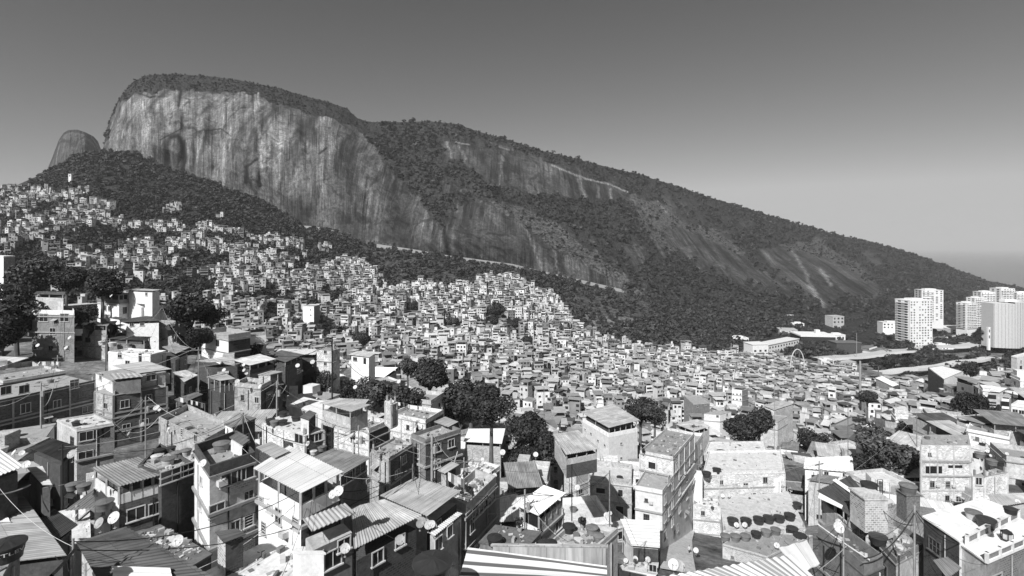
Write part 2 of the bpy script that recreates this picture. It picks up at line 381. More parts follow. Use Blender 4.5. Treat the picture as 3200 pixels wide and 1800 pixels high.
PALE = [([(440, 320), (455, 400), (450, 480)], 34, .8), ([(545, 290), (520, 330), (530, 400)], 18, .45), ([(804, 291), (800, 350), (812, 430), (818, 520)], 9, .9), ([(1010, 365), (1030, 450), (1010, 560), (1005, 690)], 42, .55),
        ([(870, 430), (900, 520), (910, 600)], 36, .4), ([(730, 390), (700, 470), (730, 560)], 28, .35), ([(1396, 442), (1410, 493)], 5, .8), ([(1433, 456), (1456, 498)], 6, .8), ([(1810, 558), (1829, 619)], 9, .9),
        ([(1871, 582), (1871, 616)], 6, .9), ([(1908, 591), (1911, 619)], 5, .8), ([(1568, 488), (1566, 549)], 5, .5), ([(1624, 689), (1650, 730), (1671, 777), (1689, 838)], 6, .6),
        ([(1727, 763), (1745, 856)], 5, .5), ([(1727, 516), (1782, 540), (1829, 558), (1908, 577), (1959, 600)], 5, 1.1), ([(1419, 444), (1466, 452)], 3, .9), ([(1558, 459), (1590, 468)], 3, .9), ([(2053, 628), (2085, 665)], 6, .9),
        ([(2339, 749), (2356, 775)], 5, 1.), ([(2476, 784), (2506, 831), (2527, 878), (2545, 905)], 7, .8), ([(2530, 895), (2548, 920), (2572, 956)], 12, .9), ([(2561, 839), (2580, 862), (2595, 890)], 8, .8), ([(2390, 790), (2420, 830)], 12, .4)]
CRACK = [([(535, 428), (556, 424), (573, 450), (578, 492), (569, 545)], 7), ([(569, 270), (560, 330)], 4), ([(571, 351), (569, 402), (500, 437)], 2.2), ([(766, 522), (806, 497)], 4), ([(770, 525), (768, 570)], 5),
         ([(430, 290), (470, 305), (485, 300)], 2.5), ([(2604, 813), (2676, 843), (2740, 882)], 3), ([(1000, 480), (1022, 462)], 3), ([(640, 410), (690, 402), (720, 425)], 1.8), ([(1390, 640), (1385, 700), (1400, 800)], 6)]
mpx = np.concatenate([np.arange(-900, 240, 18.), np.arange(240, 2300, 4.), np.arange(2300, 3901, 8.)])
NT = 210; tt = np.linspace(0, 1, NT)
def msurf(px, t, rough=True):
    """surface of the mountain: column px, 0 at its foot, 1 at the skyline"""
    px, t = np.broadcast_arrays(np.asarray(px, float), np.asarray(t, float))
    pb = np.interp(px, bx, by_); pr = np.interp(px, rx, ry); Yb = np.interp(px, byx, byy); Yr = np.interp(px, ryx, ryy)
    py = pb+(pr-pb)*t
    cl = np.clip((1250-px)/250, 0, 1); k = cl*3.2+(1-cl)*1.35
    g = t**k*(.92)+.08*t
    Y = Yb+(Yr-Yb)*g
    e = np.clip((470-px)/145, 0, 1); Y = Y+70*e**2*np.clip((px-318)/5, 0, 1)*(1-t*.3)
    hgt = np.clip((pb-pr)/60, 0, 1)*np.clip((pb-py)/60, 0, 1)
    w = hgt*np.clip((1.02-t)*9, .25, 1)
    zz = -(py-HZ)/F*Y; X = (px-1600)/F*Y
    ds = cl*((fbm(px/85, py/420, 4, 1)-.5)*46+(fbm(px/22, py/130, 3, 2)-.5)*15)+(1-cl)*((fbm((px-py*.8)/110, py/170, 4, 3)-.5)*70+(fbm((px-py*.8)/34, py/60, 3, 4)-.5)*22)
    for cx, cy, ax, ay, A in ((1480, 780, 190, 120, 46), (1690, 800, 130, 90, 22), (1700, 545, 240, 60, 30), (2150, 830, 170, 90, 30), (2540, 850, 160, 80, 26), (880, 520, 260, 160, 22), (515, 470, 50, 70, 9), (1030, 520, 80, 220, 12)):
        ds = ds-A*np.exp(-((px-cx)/ax)**2-((py-cy)/ay)**2)
    Y = Y+ds*w
    return px, py, Y
MX, MT = np.meshgrid(mpx, tt); _, MPY, MY = msurf(MX, MT)
skyn = (fbm(MX/9, MX*0+3, 3, 9)-.5)
mv = np.stack([(MX-1600)/F*MY, MY, -(MPY-HZ)/F*MY], -1)
back = []
for dy, dz in ((25, 1), (70, -14), (160, -60), (400, -170), (800, -400)):
    q = mv[-1].copy(); s_ = (q[:, 1]+dy)/q[:, 1]; q[:, 0] *= s_; q[:, 1] += dy; q[:, 2] += dz; back.append(q)
mall = np.concatenate([mv, np.stack(back)], 0)
rock = np.zeros(MX.shape, bool)
jx = MX+(fbm(MX/25, MPY/25, 3, 21)-.5)*40; jy = MPY+(fbm(MX/25, MPY/25, 3, 22)-.5)*30
for p in ROCKS: rock |= inpoly(jx, jy, p)
veg = np.where(rock, .06, 1.)
mix_ = fbm(MX/30, MPY/22, 4, 31); streak = fbm((MX-MPY*.7)/14, MPY/90, 3, 33)
veg = np.where(~rock & (MX > 1380) & (MPY > np.interp(MX, rx, ry)+22), np.clip(.5+(mix_-.38)*2.4+(streak-.5)*1.2, 0, 1), veg)
low = inpoly(MX, MPY, D([(1560, 740), (1640, 640), (1720, 660), (1850, 720), (1960, 740), (2060, 790), (2200, 760), (2320, 700), (2576, 800), (2576, 900), (1600, 900)]))|inpoly(MX, MPY, D([(1150, 400), (1240, 470), (1350, 500), (1600, 520), (1640, 600), (1560, 610), (1400, 560), (1200, 490), (1080, 420)]))
veg[low] = 1.; veg[(MX > 2350) & (MPY < 775)] = 1.; veg[MX > 2780] = 1.
dry = np.zeros(MX.shape)
for p in DRY: dry[inpoly(jx, jy, p)] = 1
veg = np.where((dry > 0) & ~rock, .8, veg)
pale = np.zeros(MX.shape); crack = np.zeros(MX.shape)
for ln, w_, a_ in PALE: pale = np.maximum(pale, a_*np.clip(1.1-dpoly(MX+(fbm(MX/9, MPY/12, 3, 91)-.5)*12, MPY, ln)/(w_*.85), 0, 1))
veg = np.where(pale > .6, 0, veg)
for ln, w_ in CRACK: crack = np.maximum(crack, np.clip(1.5-dpoly(MX+skyn*6, MPY, ln)/w_, 0, 1))
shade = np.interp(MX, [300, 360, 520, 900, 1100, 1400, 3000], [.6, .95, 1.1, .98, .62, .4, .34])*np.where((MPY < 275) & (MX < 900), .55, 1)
shade = shade*np.where(inpoly(MX+(mix_-.5)*14, MPY, [(505, 440), (535, 424), (560, 424), (577, 450), (582, 500), (572, 548), (520, 530), (490, 490)]), .55, 1)  # shade inside the arch hollow painted into the rock colour
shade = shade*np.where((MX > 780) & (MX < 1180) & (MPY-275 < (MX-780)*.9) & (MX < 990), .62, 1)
def ext(a): return np.concatenate([a, np.repeat(a[-1:], 5, 0)*0+(1 if a is veg else .3 if a is shade else 0)], 0).ravel()
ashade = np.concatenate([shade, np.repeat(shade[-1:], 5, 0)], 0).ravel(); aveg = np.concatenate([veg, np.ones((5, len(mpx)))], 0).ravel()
z5 = np.zeros((5, len(mpx)))
_cl = np.clip((1250-mpx)/250, 0, 1)[None]; AL = mall[:, :, 0]*(1-_cl)+((mpx-1600)/F*950)[None]*_cl       # distance along the face, for the water streaks
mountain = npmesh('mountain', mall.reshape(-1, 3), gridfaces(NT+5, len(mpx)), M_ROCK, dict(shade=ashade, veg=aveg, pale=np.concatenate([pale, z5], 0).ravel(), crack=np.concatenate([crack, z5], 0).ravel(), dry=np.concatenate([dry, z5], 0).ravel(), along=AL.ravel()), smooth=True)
tag(mountain, kind='structure')
# slope between the far end of the ground sheet and the foot of the mountain
hx = mpx; hr = np.linspace(0, 1, 60); HX, HR = np.meshgrid(hx, hr); HYb = np.interp(HX, byx, byy); HY = 648+(HYb-648+4)*HR
HZz = H(HX, np.minimum(HY, HYb)); hv = np.stack([(HX-1600)/F*HY, HY, HZz], -1)
HPY = HZ-HZz/HY*F
hdry = np.zeros(HX.shape)
for p in DRY: hdry[inpoly(HX+(fbm(HX/25, HPY/25, 3, 21)-.5)*40, HPY, p)] = 1
hill = npmesh('hillside', hv.reshape(-1, 3), gridfaces(60, len(hx)), M_ROCK, dict(shade=np.ones(HX.size), veg=np.ones(HX.size)*.9, pale=np.zeros(HX.size), crack=np.zeros(HX.size), dry=hdry.ravel(), along=hv[:, :, 0].ravel()), smooth=True)
tag(hill, kind='structure')

# the smaller peak behind the left end of the ridge
PK = D([(112, 445), (122, 430), (130, 400), (148, 352), (160, 334), (172, 327), (195, 326), (215, 333), (235, 343), (247, 356), (256, 382), (262, 400), (275, 430)])
kx, ky = pl(PK); ppx = np.linspace(kx[0], kx[-1], 120); PX, PT = np.meshgrid(ppx, np.linspace(0, 1, 70))
pr_ = np.interp(PX, kx, ky); ppy = 640+(pr_-640)*PT; ex = ((PX-(kx[0]+kx[-1])/2)/((kx[-1]-kx[0])/2))
PY_ = 1480+150*ex**2+60*PT**4+(fbm(PX/14, ppy/90, 4, 41)-.5)*26
pv = np.stack([(PX-1600)/F*PY_, PY_, -(ppy-HZ)/F*PY_], -1); pbk = pv[-1].copy(); pbk[:, 1] += 120; pbk[:, 0] *= 1.08; pbk2 = pbk.copy(); pbk2[:, 1] += 200; pbk2[:, 2] -= 400
pva = np.concatenate([pv, pbk[None], pbk2[None]], 0)
pveg = np.where((ppy-pr_ < 9)|((np.abs(ppy-(pr_+26+16*np.sin(PX/16))) < 4)), .9, .1); pvg = np.concatenate([pveg, np.ones((2, 120))], 0).ravel(); n_ = len(pvg)
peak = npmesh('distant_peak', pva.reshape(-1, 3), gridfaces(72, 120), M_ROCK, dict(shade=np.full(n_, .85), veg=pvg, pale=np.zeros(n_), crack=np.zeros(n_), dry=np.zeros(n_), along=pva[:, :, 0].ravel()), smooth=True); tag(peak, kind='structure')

# sea
def seamat():
    m, nt, b = newmat('sea_water'); n = noise_(nt, coords(nt, 'Object', (1, 3, 1)), .02, 5); b.inputs['Base Color'].default_value = (.1, .1, .1, 1)
    b.inputs['Roughness'].default_value = .22; b.inputs['Specular IOR Level'].default_value = .5; bump(nt, b, n, .5, 6); return m
SEA = -168.
sm = MB(); sm.face([(-40000, -3000, SEA), (60000, -3000, SEA), (60000, 60000, SEA), (-40000, 60000, SEA)]); sea = sm.build('sea', seamat()); tag(sea, kind='structure')
SKYP, SKYM, EXPO = 1.28, 0.70, 0.32

# ------------------------------------------------------------------ trees
def crown_faces(n, seed, lobes=9, leaf=.075):
    """unit crown (radius 1, centre 0): leaf quads on the shells of several lobes"""
    r = np.random.RandomState(seed); lc = r.normal(size=(lobes, 3)); lc /= np.linalg.norm(lc, axis=1)[:, None]
    lc *= r.uniform(.3, .68, (lobes, 1)); lc[:, 2] *= .75; lr = r.uniform(.28, .5, lobes)
    k = r.randint(0, lobes, n); d = r.normal(size=(n, 3)); d /= np.linalg.norm(d, axis=1)[:, None]
    p = lc[k]+d*(lr[k]*r.uniform(.6, 1.06, n)**.5)[:, None]
    nn = d+r.normal(size=(n, 3))*.55; nn /= np.linalg.norm(nn, axis=1)[:, None]
    a = np.cross(nn, r.normal(size=(n, 3))); a /= np.linalg.norm(a, axis=1)[:, None]; b = np.cross(nn, a)
    s = (leaf*r.uniform(.6, 1.4, n))[:, None]
    return np.stack([p-a*s*1.2, p-b*s*.7, p+a*s*1.2, p+b*s*.7], 1), lc, lr
TREEP = []
def make_tree(seed, n=5200, leaf=.05, mat=None, tall=1.):
    root = empty('tree'); q, lc, lr = crown_faces(n, seed, 14, leaf)
    q = q*np.array([1, 1, .82*tall]); q[:, :, 2] += 1.55*tall
    cr = npmesh('crown', q.reshape(-1, 3), np.arange(len(q)*4).reshape(-1, 4), mat or M_LEAF); cr.parent = root
    t = MB(); t.tube((0, 0, -.6), (.04, .02, .9*tall), .085, .06, 8, caps=False)
    for c, r_ in zip(lc[:9], lr): t.tube((.04, .02, .75*tall), (c[0]*.8, c[1]*.8, c[2]*.6*tall+1.5*tall), .038, .012, 5, caps=False)
    tr = t.build('trunk', M_BARK, root); KIDS[root.name] = [cr, tr]; return root
TP = [make_tree(101), make_tree(202), make_tree(303, 4200, .055, M_LEAFL), make_tree(404, 5200, .05, None, 1.15)]
tused = [False]*4
def place_tree(k, loc, s, rz, label, group=None, sz=1.):
    o = TP[k] if not tused[k] else copy_tree(TP[k]); tused[k] = True
    o.location = loc; o.scale = (s, s, s*sz); o.rotation_euler = (0, 0, rz); tag(o, label, 'tree', group); return o
# large trees of the photograph: centre of the crown (px, py), crown radius in px, distance, kind
BIGTREES = [(38, 925, 42, 152, 3, 'tree hiding the foot of the block at the left edge'), (60, 905, 34, 158, 0, 'small crown right beside the block at the left edge'), (55, 985, 74, 112, 0, 'dark dense tree at the left edge beside the unfinished concrete house'), (10, 1040, 60, 108, 1, 'black shaded tree lowest at the left edge'),
    (120, 862, 62, 165, 2, 'broad tree in front of the hotel block at the left edge'), (205, 875, 48, 168, 0, 'middle tree of the dark clump above the concrete house'), (320, 890, 52, 160, 1, 'right end tree of the dark clump above the concrete house'),
    (262, 985, 34, 118, 3, 'narrow dark tree between concrete house and white balcony house'), (600, 965, 62, 125, 0, 'dark round tree right of the white balcony house'), (660, 985, 38, 128, 1, 'smaller dark tree right of the white balcony house'), (620, 1055, 34, 118, 3, 'dark tree left of the parapet house'),
    (1012, 1190, 36, 92, 3, 'dark tree in the gap beside the tall utility pole'), (1165, 1235, 58, 92, 2, 'spreading tree behind the house with the pale patio roof'), (1262, 1248, 56, 96, 0, 'rounded tree right of the patio roof house'), (1100, 1225, 44, 96, 1, 'low tree left end of the clump behind the patio roof'),
    (1340, 1168, 58, 124, 1, 'tree just above the large round tree in the middle'), (1275, 1150, 30, 130, 2, 'small tree in front of the brick houses in the middle'), (1475, 1245, 74, 100, 0, 'largest round tree in the middle of the picture'), (1535, 1268, 64, 100, 1, 'right half of the largest tree pair in the middle'), (1435, 1285, 50, 97, 3, 'lower left tree of the big middle clump'),
    (1645, 1345, 62, 80, 0, 'tree left of the big white house with pillars'), (1688, 1415, 66, 74, 1, 'lowest tree left of the big white house, over the alley'), (1640, 1450, 46, 74, 3, 'dark lower tree standing in the alley by the small houses'),
    (2000, 1280, 50, 145, 0, 'dark tree right behind the big white house roof'), (2045, 1295, 38, 140, 2, 'paler tree right behind the big white house roof'), (2322, 1345, 52, 128, 0, 'round tree above the tank covered rooftops'), (2375, 1318, 46, 132, 1, 'upper right tree of the round pair above the tank rooftops'),
    (2170, 1352, 26, 125, 2, 'small tree between the slanted facade and round tree'), (2548, 1388, 46, 112, 3, 'bushy tree above the white roofed house on the right'), (2590, 1405, 34, 110, 1, 'small companion tree above the white roofed house'),
    (2735, 1392, 66, 84, 2, 'pale leafy tree left of the unfinished brick building'), (2795, 1440, 66, 78, 2, 'lower pale tree left of the unfinished brick building'), (2705, 1462, 54, 80, 0, 'left lower tree of the clump beside the brick building'), (2845, 1362, 46, 100, 1, 'dark tree behind the unfinished brick building'),
    (3030, 1268, 44, 150, 3, 'tall dark tree below the hillside terraces on the right'), (3075, 1290, 36, 148, 0, 'right dark tree below the hillside terraces'), (3035, 1153, 26, 255, 1, 'round tree right of the white hall'), (2710, 1240, 26, 200, 0, 'tree above the blank walled building on the right'),
    (1548, 968, 27, 480, 0, 'isolated dark round tree high in the hillside settlement'), (1545, 1000, 20, 470, 1, 'tree just below the isolated round tree on the hillside'), (1610, 1010, 20, 455, 1, 'second isolated tree right of the round hillside tree'), (1652, 1062, 17, 420, 0, 'third isolated tree lower right on the hillside'),
    (1132, 1060, 25, 330, 3, 'tall slim tree above the white roofs left of centre'), (852, 975, 22, 420, 1, 'tree left of the slim white tower'), (1290, 960, 22, 500, 0, 'dark tree in the middle of the hillside houses'), (1410, 1010, 22, 460, 2, 'tree among small hillside houses left of the isolated tree'),
    (2860, 1110, 30, 560, 0, 'tree at the foot of the white apartment tower'), (2905, 1105, 26, 560, 1, 'right tree at the foot of the white apartment tower'), (2835, 1135, 22, 500, 3, 'dark tree beside the road below the white tower'), (2745, 1130, 16, 400, 0, 'small round tree beside the elevated road'),
    (2530, 1085, 16, 560, 0, 'tree between the long school block and the sports hall'), (2790, 1125, 20, 480, 1, 'tree next to the viaduct left of the tower'), (3080, 1050, 30, 620, 1, 'dark trees in front of the netted tower')]
for i, (px, py, r, Y, k, lab) in enumerate(BIGTREES):
    tl = 1.15 if k == 3 else 1; bestY = min([Y*(.75+.03*j) for j in range(34)], key=lambda q: abs(-(py-HZ)/F*q-1.35*tl*r/F*q*1.3-float(H(px, q)))+.16*abs(q-Y)) if Y < 250 else Y
    Y = bestY; s = r/F*Y*1.3; c = P(px, py, Y); g = Hxy(c.x, c.y); hz = c.z-1.5*s*tl
    place_tree(k, (c.x, c.y, hz), s, i*1.3, lab)
    if hz-.5*s > g:      # a longer stem where the ground falls away
        t = MB(); zz = (g-hz)/s; t.tube((0, 0, zz-.3), (0, 0, -.5), .11, .09, 8); o = t.build('trunk', M_BARK, bpy.data.objects[[o for o in bpy.data.objects if o.get('label') == lab][0].name])

# forest that reads as one mass
def crownlib(nf, seed, lobes, leaf):
    q, _, _ = crown_faces(nf, seed, lobes, leaf); return q*np.array([1, 1, .8])
LIB = [crownlib(46, s, 5, .3) for s in range(6)]
LIBF = [crownlib(30, s+50, 4, .36) for s in range(6)]
def scatter(name, pts, sizes, lib, mat, sink=.25):
    out = []; idx = nr.randint(0, len(lib), len(pts)); rot = nr.uniform(0, 6.28, len(pts)); st = nr.uniform(.8, 1.3, len(pts))
    for k in range(len(lib)):
        m = np.where(idx == k)[0]
        if not len(m): continue
        q = lib[k]; c, s = np.cos(rot[m]), np.sin(rot[m]); x = q[..., 0][None]*c[:, None, None]-q[..., 1][None]*s[:, None, None]
        y = q[..., 0][None]*s[:, None, None]+q[..., 1][None]*c[:, None, None]; z = q[..., 2][None]*st[m][:, None, None]+.9-sink
        v = np.stack([x, y, np.broadcast_to(z, x.shape)], -1)*sizes[m][:, None, None, None]+pts[m][:, None, None, :]; out.append(v.reshape(-1, 3))
    v = np.concatenate(out); o = npmesh(name, v, np.arange(len(v)).reshape(-1, 4), mat); tag(o, kind='stuff'); return o
# on the mountain: area-uniform sampling of the surface where it carries vegetation
def sample_grid(V, dens, n):
    a, b, c, d = V[:-1, :-1], V[:-1, 1:], V[1:, 1:], V[1:, :-1]
    A = np.linalg.norm(np.cross(b-a, d-a), axis=-1)*dens[:-1, :-1]; p = A.ravel()/A.sum(); k = nr.choice(len(p), n, p=p)
    i, j = np.unravel_index(k, A.shape); u = nr.rand(n, 1); w = nr.rand(n, 1)
    return a[i, j]*(1-u)*(1-w)+b[i, j]*u*(1-w)+d[i, j]*(1-u)*w+c[i, j]*u*w, i, j
cl2 = fbm(MX/26, MPY/18, 3, 77)
dens = np.where(veg > .55, 1., 0)*np.where(dry > 0, .5, 1)*np.clip((cl2-.2)*3, .25, 1.)*np.where((MX < 1180) & (MPY < 330), 1.5, 1)
dens = dens*np.where((MX > 1380) & ~low & (MX < 2400), .8, 1)*(MX > 318)
dens[-8:, :] *= 1.3
pts, ii, jj = sample_grid(mv, dens, 24000)
pm = msurf(mpx[jj], tt[ii])[1]
sz_ = np.clip(nr.lognormal(1.32, .33, len(pts)), 1.8, 8.5)*np.where((mpx[jj] < 1180) & (pm < 420), .5, 1)*np.where(veg[ii, jj] < .9, .7, 1)
scatter('mountain_forest', pts, sz_, LIBF, M_LEAFF)
FTOP = [(-900, 600), (0, 600), (100, 592), (200, 615), (300, 600), (372, 612), (385, 640), (450, 665), (540, 650), (600, 700), (720, 715), (800, 740), (870, 775), (980, 800), (1030, 795), (1060, 830), (1120, 845), (1180, 885), (1250, 905), (1330, 905), (1400, 925), (1470, 905), (1530, 880), (1605, 872), (1640, 900), (1700, 925), (1745, 950), (1765, 985), (1800, 1030), (1850, 1055), (1920, 1085), (2020, 1108), (2280, 1122), (2340, 1112), (2480, 1120), (2560, 1140), (2700, 1165), (2800, 1190), (2900, 1205), (3050, 1180), (3200, 1150), (3900, 1130)]
fx_, fy_ = pl(FTOP); fy_ = fy_-np.where((fx_ > 380) & (fx_ < 1200), 18, 0)
def ftop(px): return np.interp(px, fx_, fy_)
# wooded slope between the houses and the rock
hX, hR = HX, HR
hdens = np.where(hdry > 0, .4, 1.)*(HPY < ftop(HX)-6)*np.where((HX < 2350), 1, .75)
hdens = np.where(HX > 2560, hdens*.5*(fbm(HX/30, HPY/10, 3, 62) > .5), hdens)
p1, i1, j1 = sample_grid(hv, hdens+1e-9, 5200)
GP = HZ-GZ/GY*F; gd = ((GP < ftop(GX)-6) & (GY > 330) & (GX < 3300))*np.where(GX > 1250, .8, 1.)
for p in DRY: gd = np.where(inpoly(GX, GP, p), gd*.2, gd)
gd = np.where(GX > 2600, gd*(fbm(GX/30, GP/14, 3, 61) > .6)*1.3*(GY > 380), gd)
p2, i2, j2 = sample_grid(gv.reshape(GX.shape+(3,)), gd+1e-9, 3600)
spz = np.clip(nr.lognormal(1.45, .3, len(p1)+len(p2)), 2, 8.5)
scatter('slope_forest', np.concatenate([p1, p2]), spz, LIB, M_LEAF)

# ------------------------------------------------------------------ settlement on the far slopes
FOOT = []            # footprints of the individually modelled houses: (cx, cy, radius)
def free(x, y, r):
    for a, b, c in FOOT:
        if (x-a)**2+(y-b)**2 < (r+c)**2: return False
    return True
ROADBOX = []
def gen_sites():
    out = []; Y = 30.
    while Y < 900:
        step = 6.2-min(1.5, max(0, (Y-230)/200))+Y*.0008; X0 = (-500-1600)/F*Y; X1 = (3700-1600)/F*Y; x = X0+rng.random()*step
        while x < X1:
            jx_ = x+rng.uniform(-1.6, 1.6); jy_ = Y+rng.uniform(-1.8, 1.8); px = 1600+jx_/jy_*F
            Yb = np.interp(px, byx, byy)
            if jy_ < Yb-4: out.append((jx_, jy_, px))
            x += step*rng.uniform(.85, 1.25)
        Y += step*rng.uniform(.86, 1.0)
    a = np.array(out); z = H(a[:, 2], a[:, 1]); py = HZ-z/a[:, 1]*F
    return a[:, 0], a[:, 1], a[:, 2], z, py
HS = gen_sites()
def keep_mask():
    X, Y, px, z, py = HS
    k = py > ftop(px)+nr.uniform(-4, 6, len(px))
    cn = fbm(X/34, Y/34, 3, 55)
    dens_ = np.where(px < 560, .5, np.where(px < 1250, .48+.46*(px-560)/690, .96)); dens_ = dens_*np.where((px > 330) & (px < 1250), np.clip(.62+.38*(py-ftop(px))/90, .62, 1), 1)
    k &= ~((Y > 300) & (cn < np.interp(dens_, [.3, .5, 1], [.62, .53, .2])))
    k &= ~((px > 2440) & (py < np.interp(px, [2440, 2700, 3000, 3200], [1130, 1185, 1215, 1165])) & (Y > 200) & (nr.rand(len(px)) > np.where((px > 2560) & (py > 1070), .3, 0)))
    k &= ~((px > 2700) & (px < 2905) & (py > 1150) & (py < 1200) & (Y > 200))
    return k, cn
KEEP, CN = keep_mask()
# individual trees and shrubs between the far houses
X, Y, PXs, Zs, PYs = HS
tk = ((~KEEP & (PYs > ftop(PXs)) & (Y > 300) & ~((PXs > 2440) & (PYs < 1200))) | (KEEP & (nr.rand(len(X)) < np.where(PXs < 1000, .2, .06)) & (Y > 120)))
TREEPX = [(px, py, r*1.25, Y) for px, py, r, Y, k, lab in BIGTREES]
scatter('trees_between_distant_houses', np.stack([X, Y, Zs], 1)[tk]+nr.normal(size=(tk.sum(), 3))*np.array([1.5, 1.5, 0]), nr.uniform(3., 5.6, tk.sum())*np.where(PXs[tk] < 1100, 1.12, .85), LIB, M_LEAF, -.1)

# ------------------------------------------------------------------ building kit
def quad_at(o, ax, up, n, w, h, off):
    c = Vector(o)+Vector(n)*off; a = Vector(ax)*w/2; u = Vector(up)*h/2
    return [c-a-u, c+a-u, c+a+u, c-a+u]
def window(parent, c, ax, n, w, h, kind='bars', frame=None, name='window'):
    """frame standing proud of the wall, dark pane set inside it, sill below"""
    up = Vector((0, 0, 1)); ax = Vector(ax); n = Vector(n); c = Vector(c); f = MB(); t = .07
    def bar(cx, cz, bw, bh, d=.07):
        o = c+ax*cx+up*cz; A = ax*bw/2; U = up*bh/2; q = [o-A-U, o+A-U, o+A+U, o-A+U]
        fr = [p+n*d for p in q]; f.face(fr)
        for i in range(4): j = (i+1) % 4; f.face([q[i], q[j], fr[j], fr[i]])
    bar(0, h/2, w+t, t); bar(0, -h/2-.03, w+.22, .09, .16); bar(-w/2, 0, t, h-t); bar(w/2, 0, t, h-t)
    if kind == 'bars': bar(0, 0, .05, h-t, .05)
    elif kind == 'grid':
        for k in (-1, 1): bar(k*w/6, 0, .04, h-t, .05)
        bar(0, 0, w-t, .04, .045)
    elif kind == 'long':
        m = max(2, int(w/.8))
        for k in range(1, m): bar(-w/2+w*k/m, 0, .06, h-t, .05)
    elif kind == 'slats':
        for k in range(1, 4): bar(0, -h/2+h*k/4, w-t, .05, .05)
    fo = f.build(name, frame or M_FRAME, parent)
    g = MB(); g.face(quad_at(c, ax, up, n, w-t, h-t, .015)); go = g.build('pane', M_GLASS, fo)
    return fo
def simple_window(mb, c, ax, n, w, h):
    up = Vector((0, 0, 1)); c = Vector(c); ax = Vector(ax); n = Vector(n)
    mb.face(quad_at(c, ax, up, n, w+.16, h+.16, .03), 0)
    o = c+up*(-h/2-.08); q = [o-ax*(w/2+.15)+n*d for d in (.03, .16)]; e = ax*(w+.3)
    mb.face([q[0], q[1], q[1]+e, q[0]+e], 0); mb.face(quad_at(c, ax, up, n, w, h, .045), 1)
def corrugated(mb, a, b, d, c, pitch=.3, amp=.035, thick=.03, mi=0):
    """sheet a-b-c-d: ribs run from a to d; a->b crosses them"""
    a, b, c, d = map(Vector, (a, b, c, d)); n = (b-a).cross(d-a).normalized()
    if n.z < 0: n = -n
    W = (b-a).length; m = max(2, int(W/pitch)*4); L = (d-a).length; m = min(m, 400)
    top = []
    prof = (0, 1, 1, 0)
    for i in range(m+1):
        t = i/m; o = n*(amp*math.sin(2*math.pi*i/4+.785))
        top.append((a.lerp(b, t)+o, d.lerp(c, t)+o, t*W))
    for (p, q, u), (p2, q2, u2) in zip(top, top[1:]):
        uv = [(u, 0), (u2, 0), (u2, L), (u, L)]
        mb.face([p, p2, q2, q], mi, uv); mb.face([p-n*thick, q-n*thick, q2-n*thick, p2-n*thick], mi, [uv[0], uv[3], uv[2], uv[1]])
        mb.face([p-n*thick, p2-n*thick, p2, p], mi, uv); mb.face([q2-n*thick, q-n*thick, q, q2], mi, uv)
    for k in (0, -1):
        p, q, _ = top[k]; mb.face([p, q, q-n*thick, p-n*thick], mi)
def lerp2(p, q, t): return (p[0]+(q[0]-p[0])*t, p[1]+(q[1]-p[1])*t)
def shrink(poly, d):
    cx = sum(p[0] for p in poly)/len(poly); cy = sum(p[1] for p in poly)/len(poly); out = []
    for p in poly:
        l = math.hypot(p[0]-cx, p[1]-cy); k = max(.05, (l-d)/l); out.append((cx+(p[0]-cx)*k, cy+(p[1]-cy)*k))
    return out
def parapet(poly, z0, z1, th=.18):
    mb = MB(); inn = shrink(poly, th*1.4); n = len(poly)
    a = sum(poly[i][0]*poly[(i+1) % n][1]-poly[(i+1) % n][0]*poly[i][1] for i in range(n))
    if a < 0: poly = poly[::-1]; inn = inn[::-1]
    for i in range(n):
        p, q, r_, s = poly[i], poly[(i+1) % n], inn[(i+1) % n], inn[i]; d = math.hypot(q[0]-p[0], q[1]-p[1])
        mb.face([(*p, z0), (*q, z0), (*q, z1), (*p, z1)], 0, [(0, z0), (d, z0), (d, z1), (0, z1)])
        mb.face([(*p, z1), (*q, z1), (*r_, z1), (*s, z1)], 0)
        mb.face([(*r_, z0), (*s, z0), (*s, z1), (*r_, z1)], 0, [(0, z0), (d, z0), (d, z1), (0, z1)])
    return mb

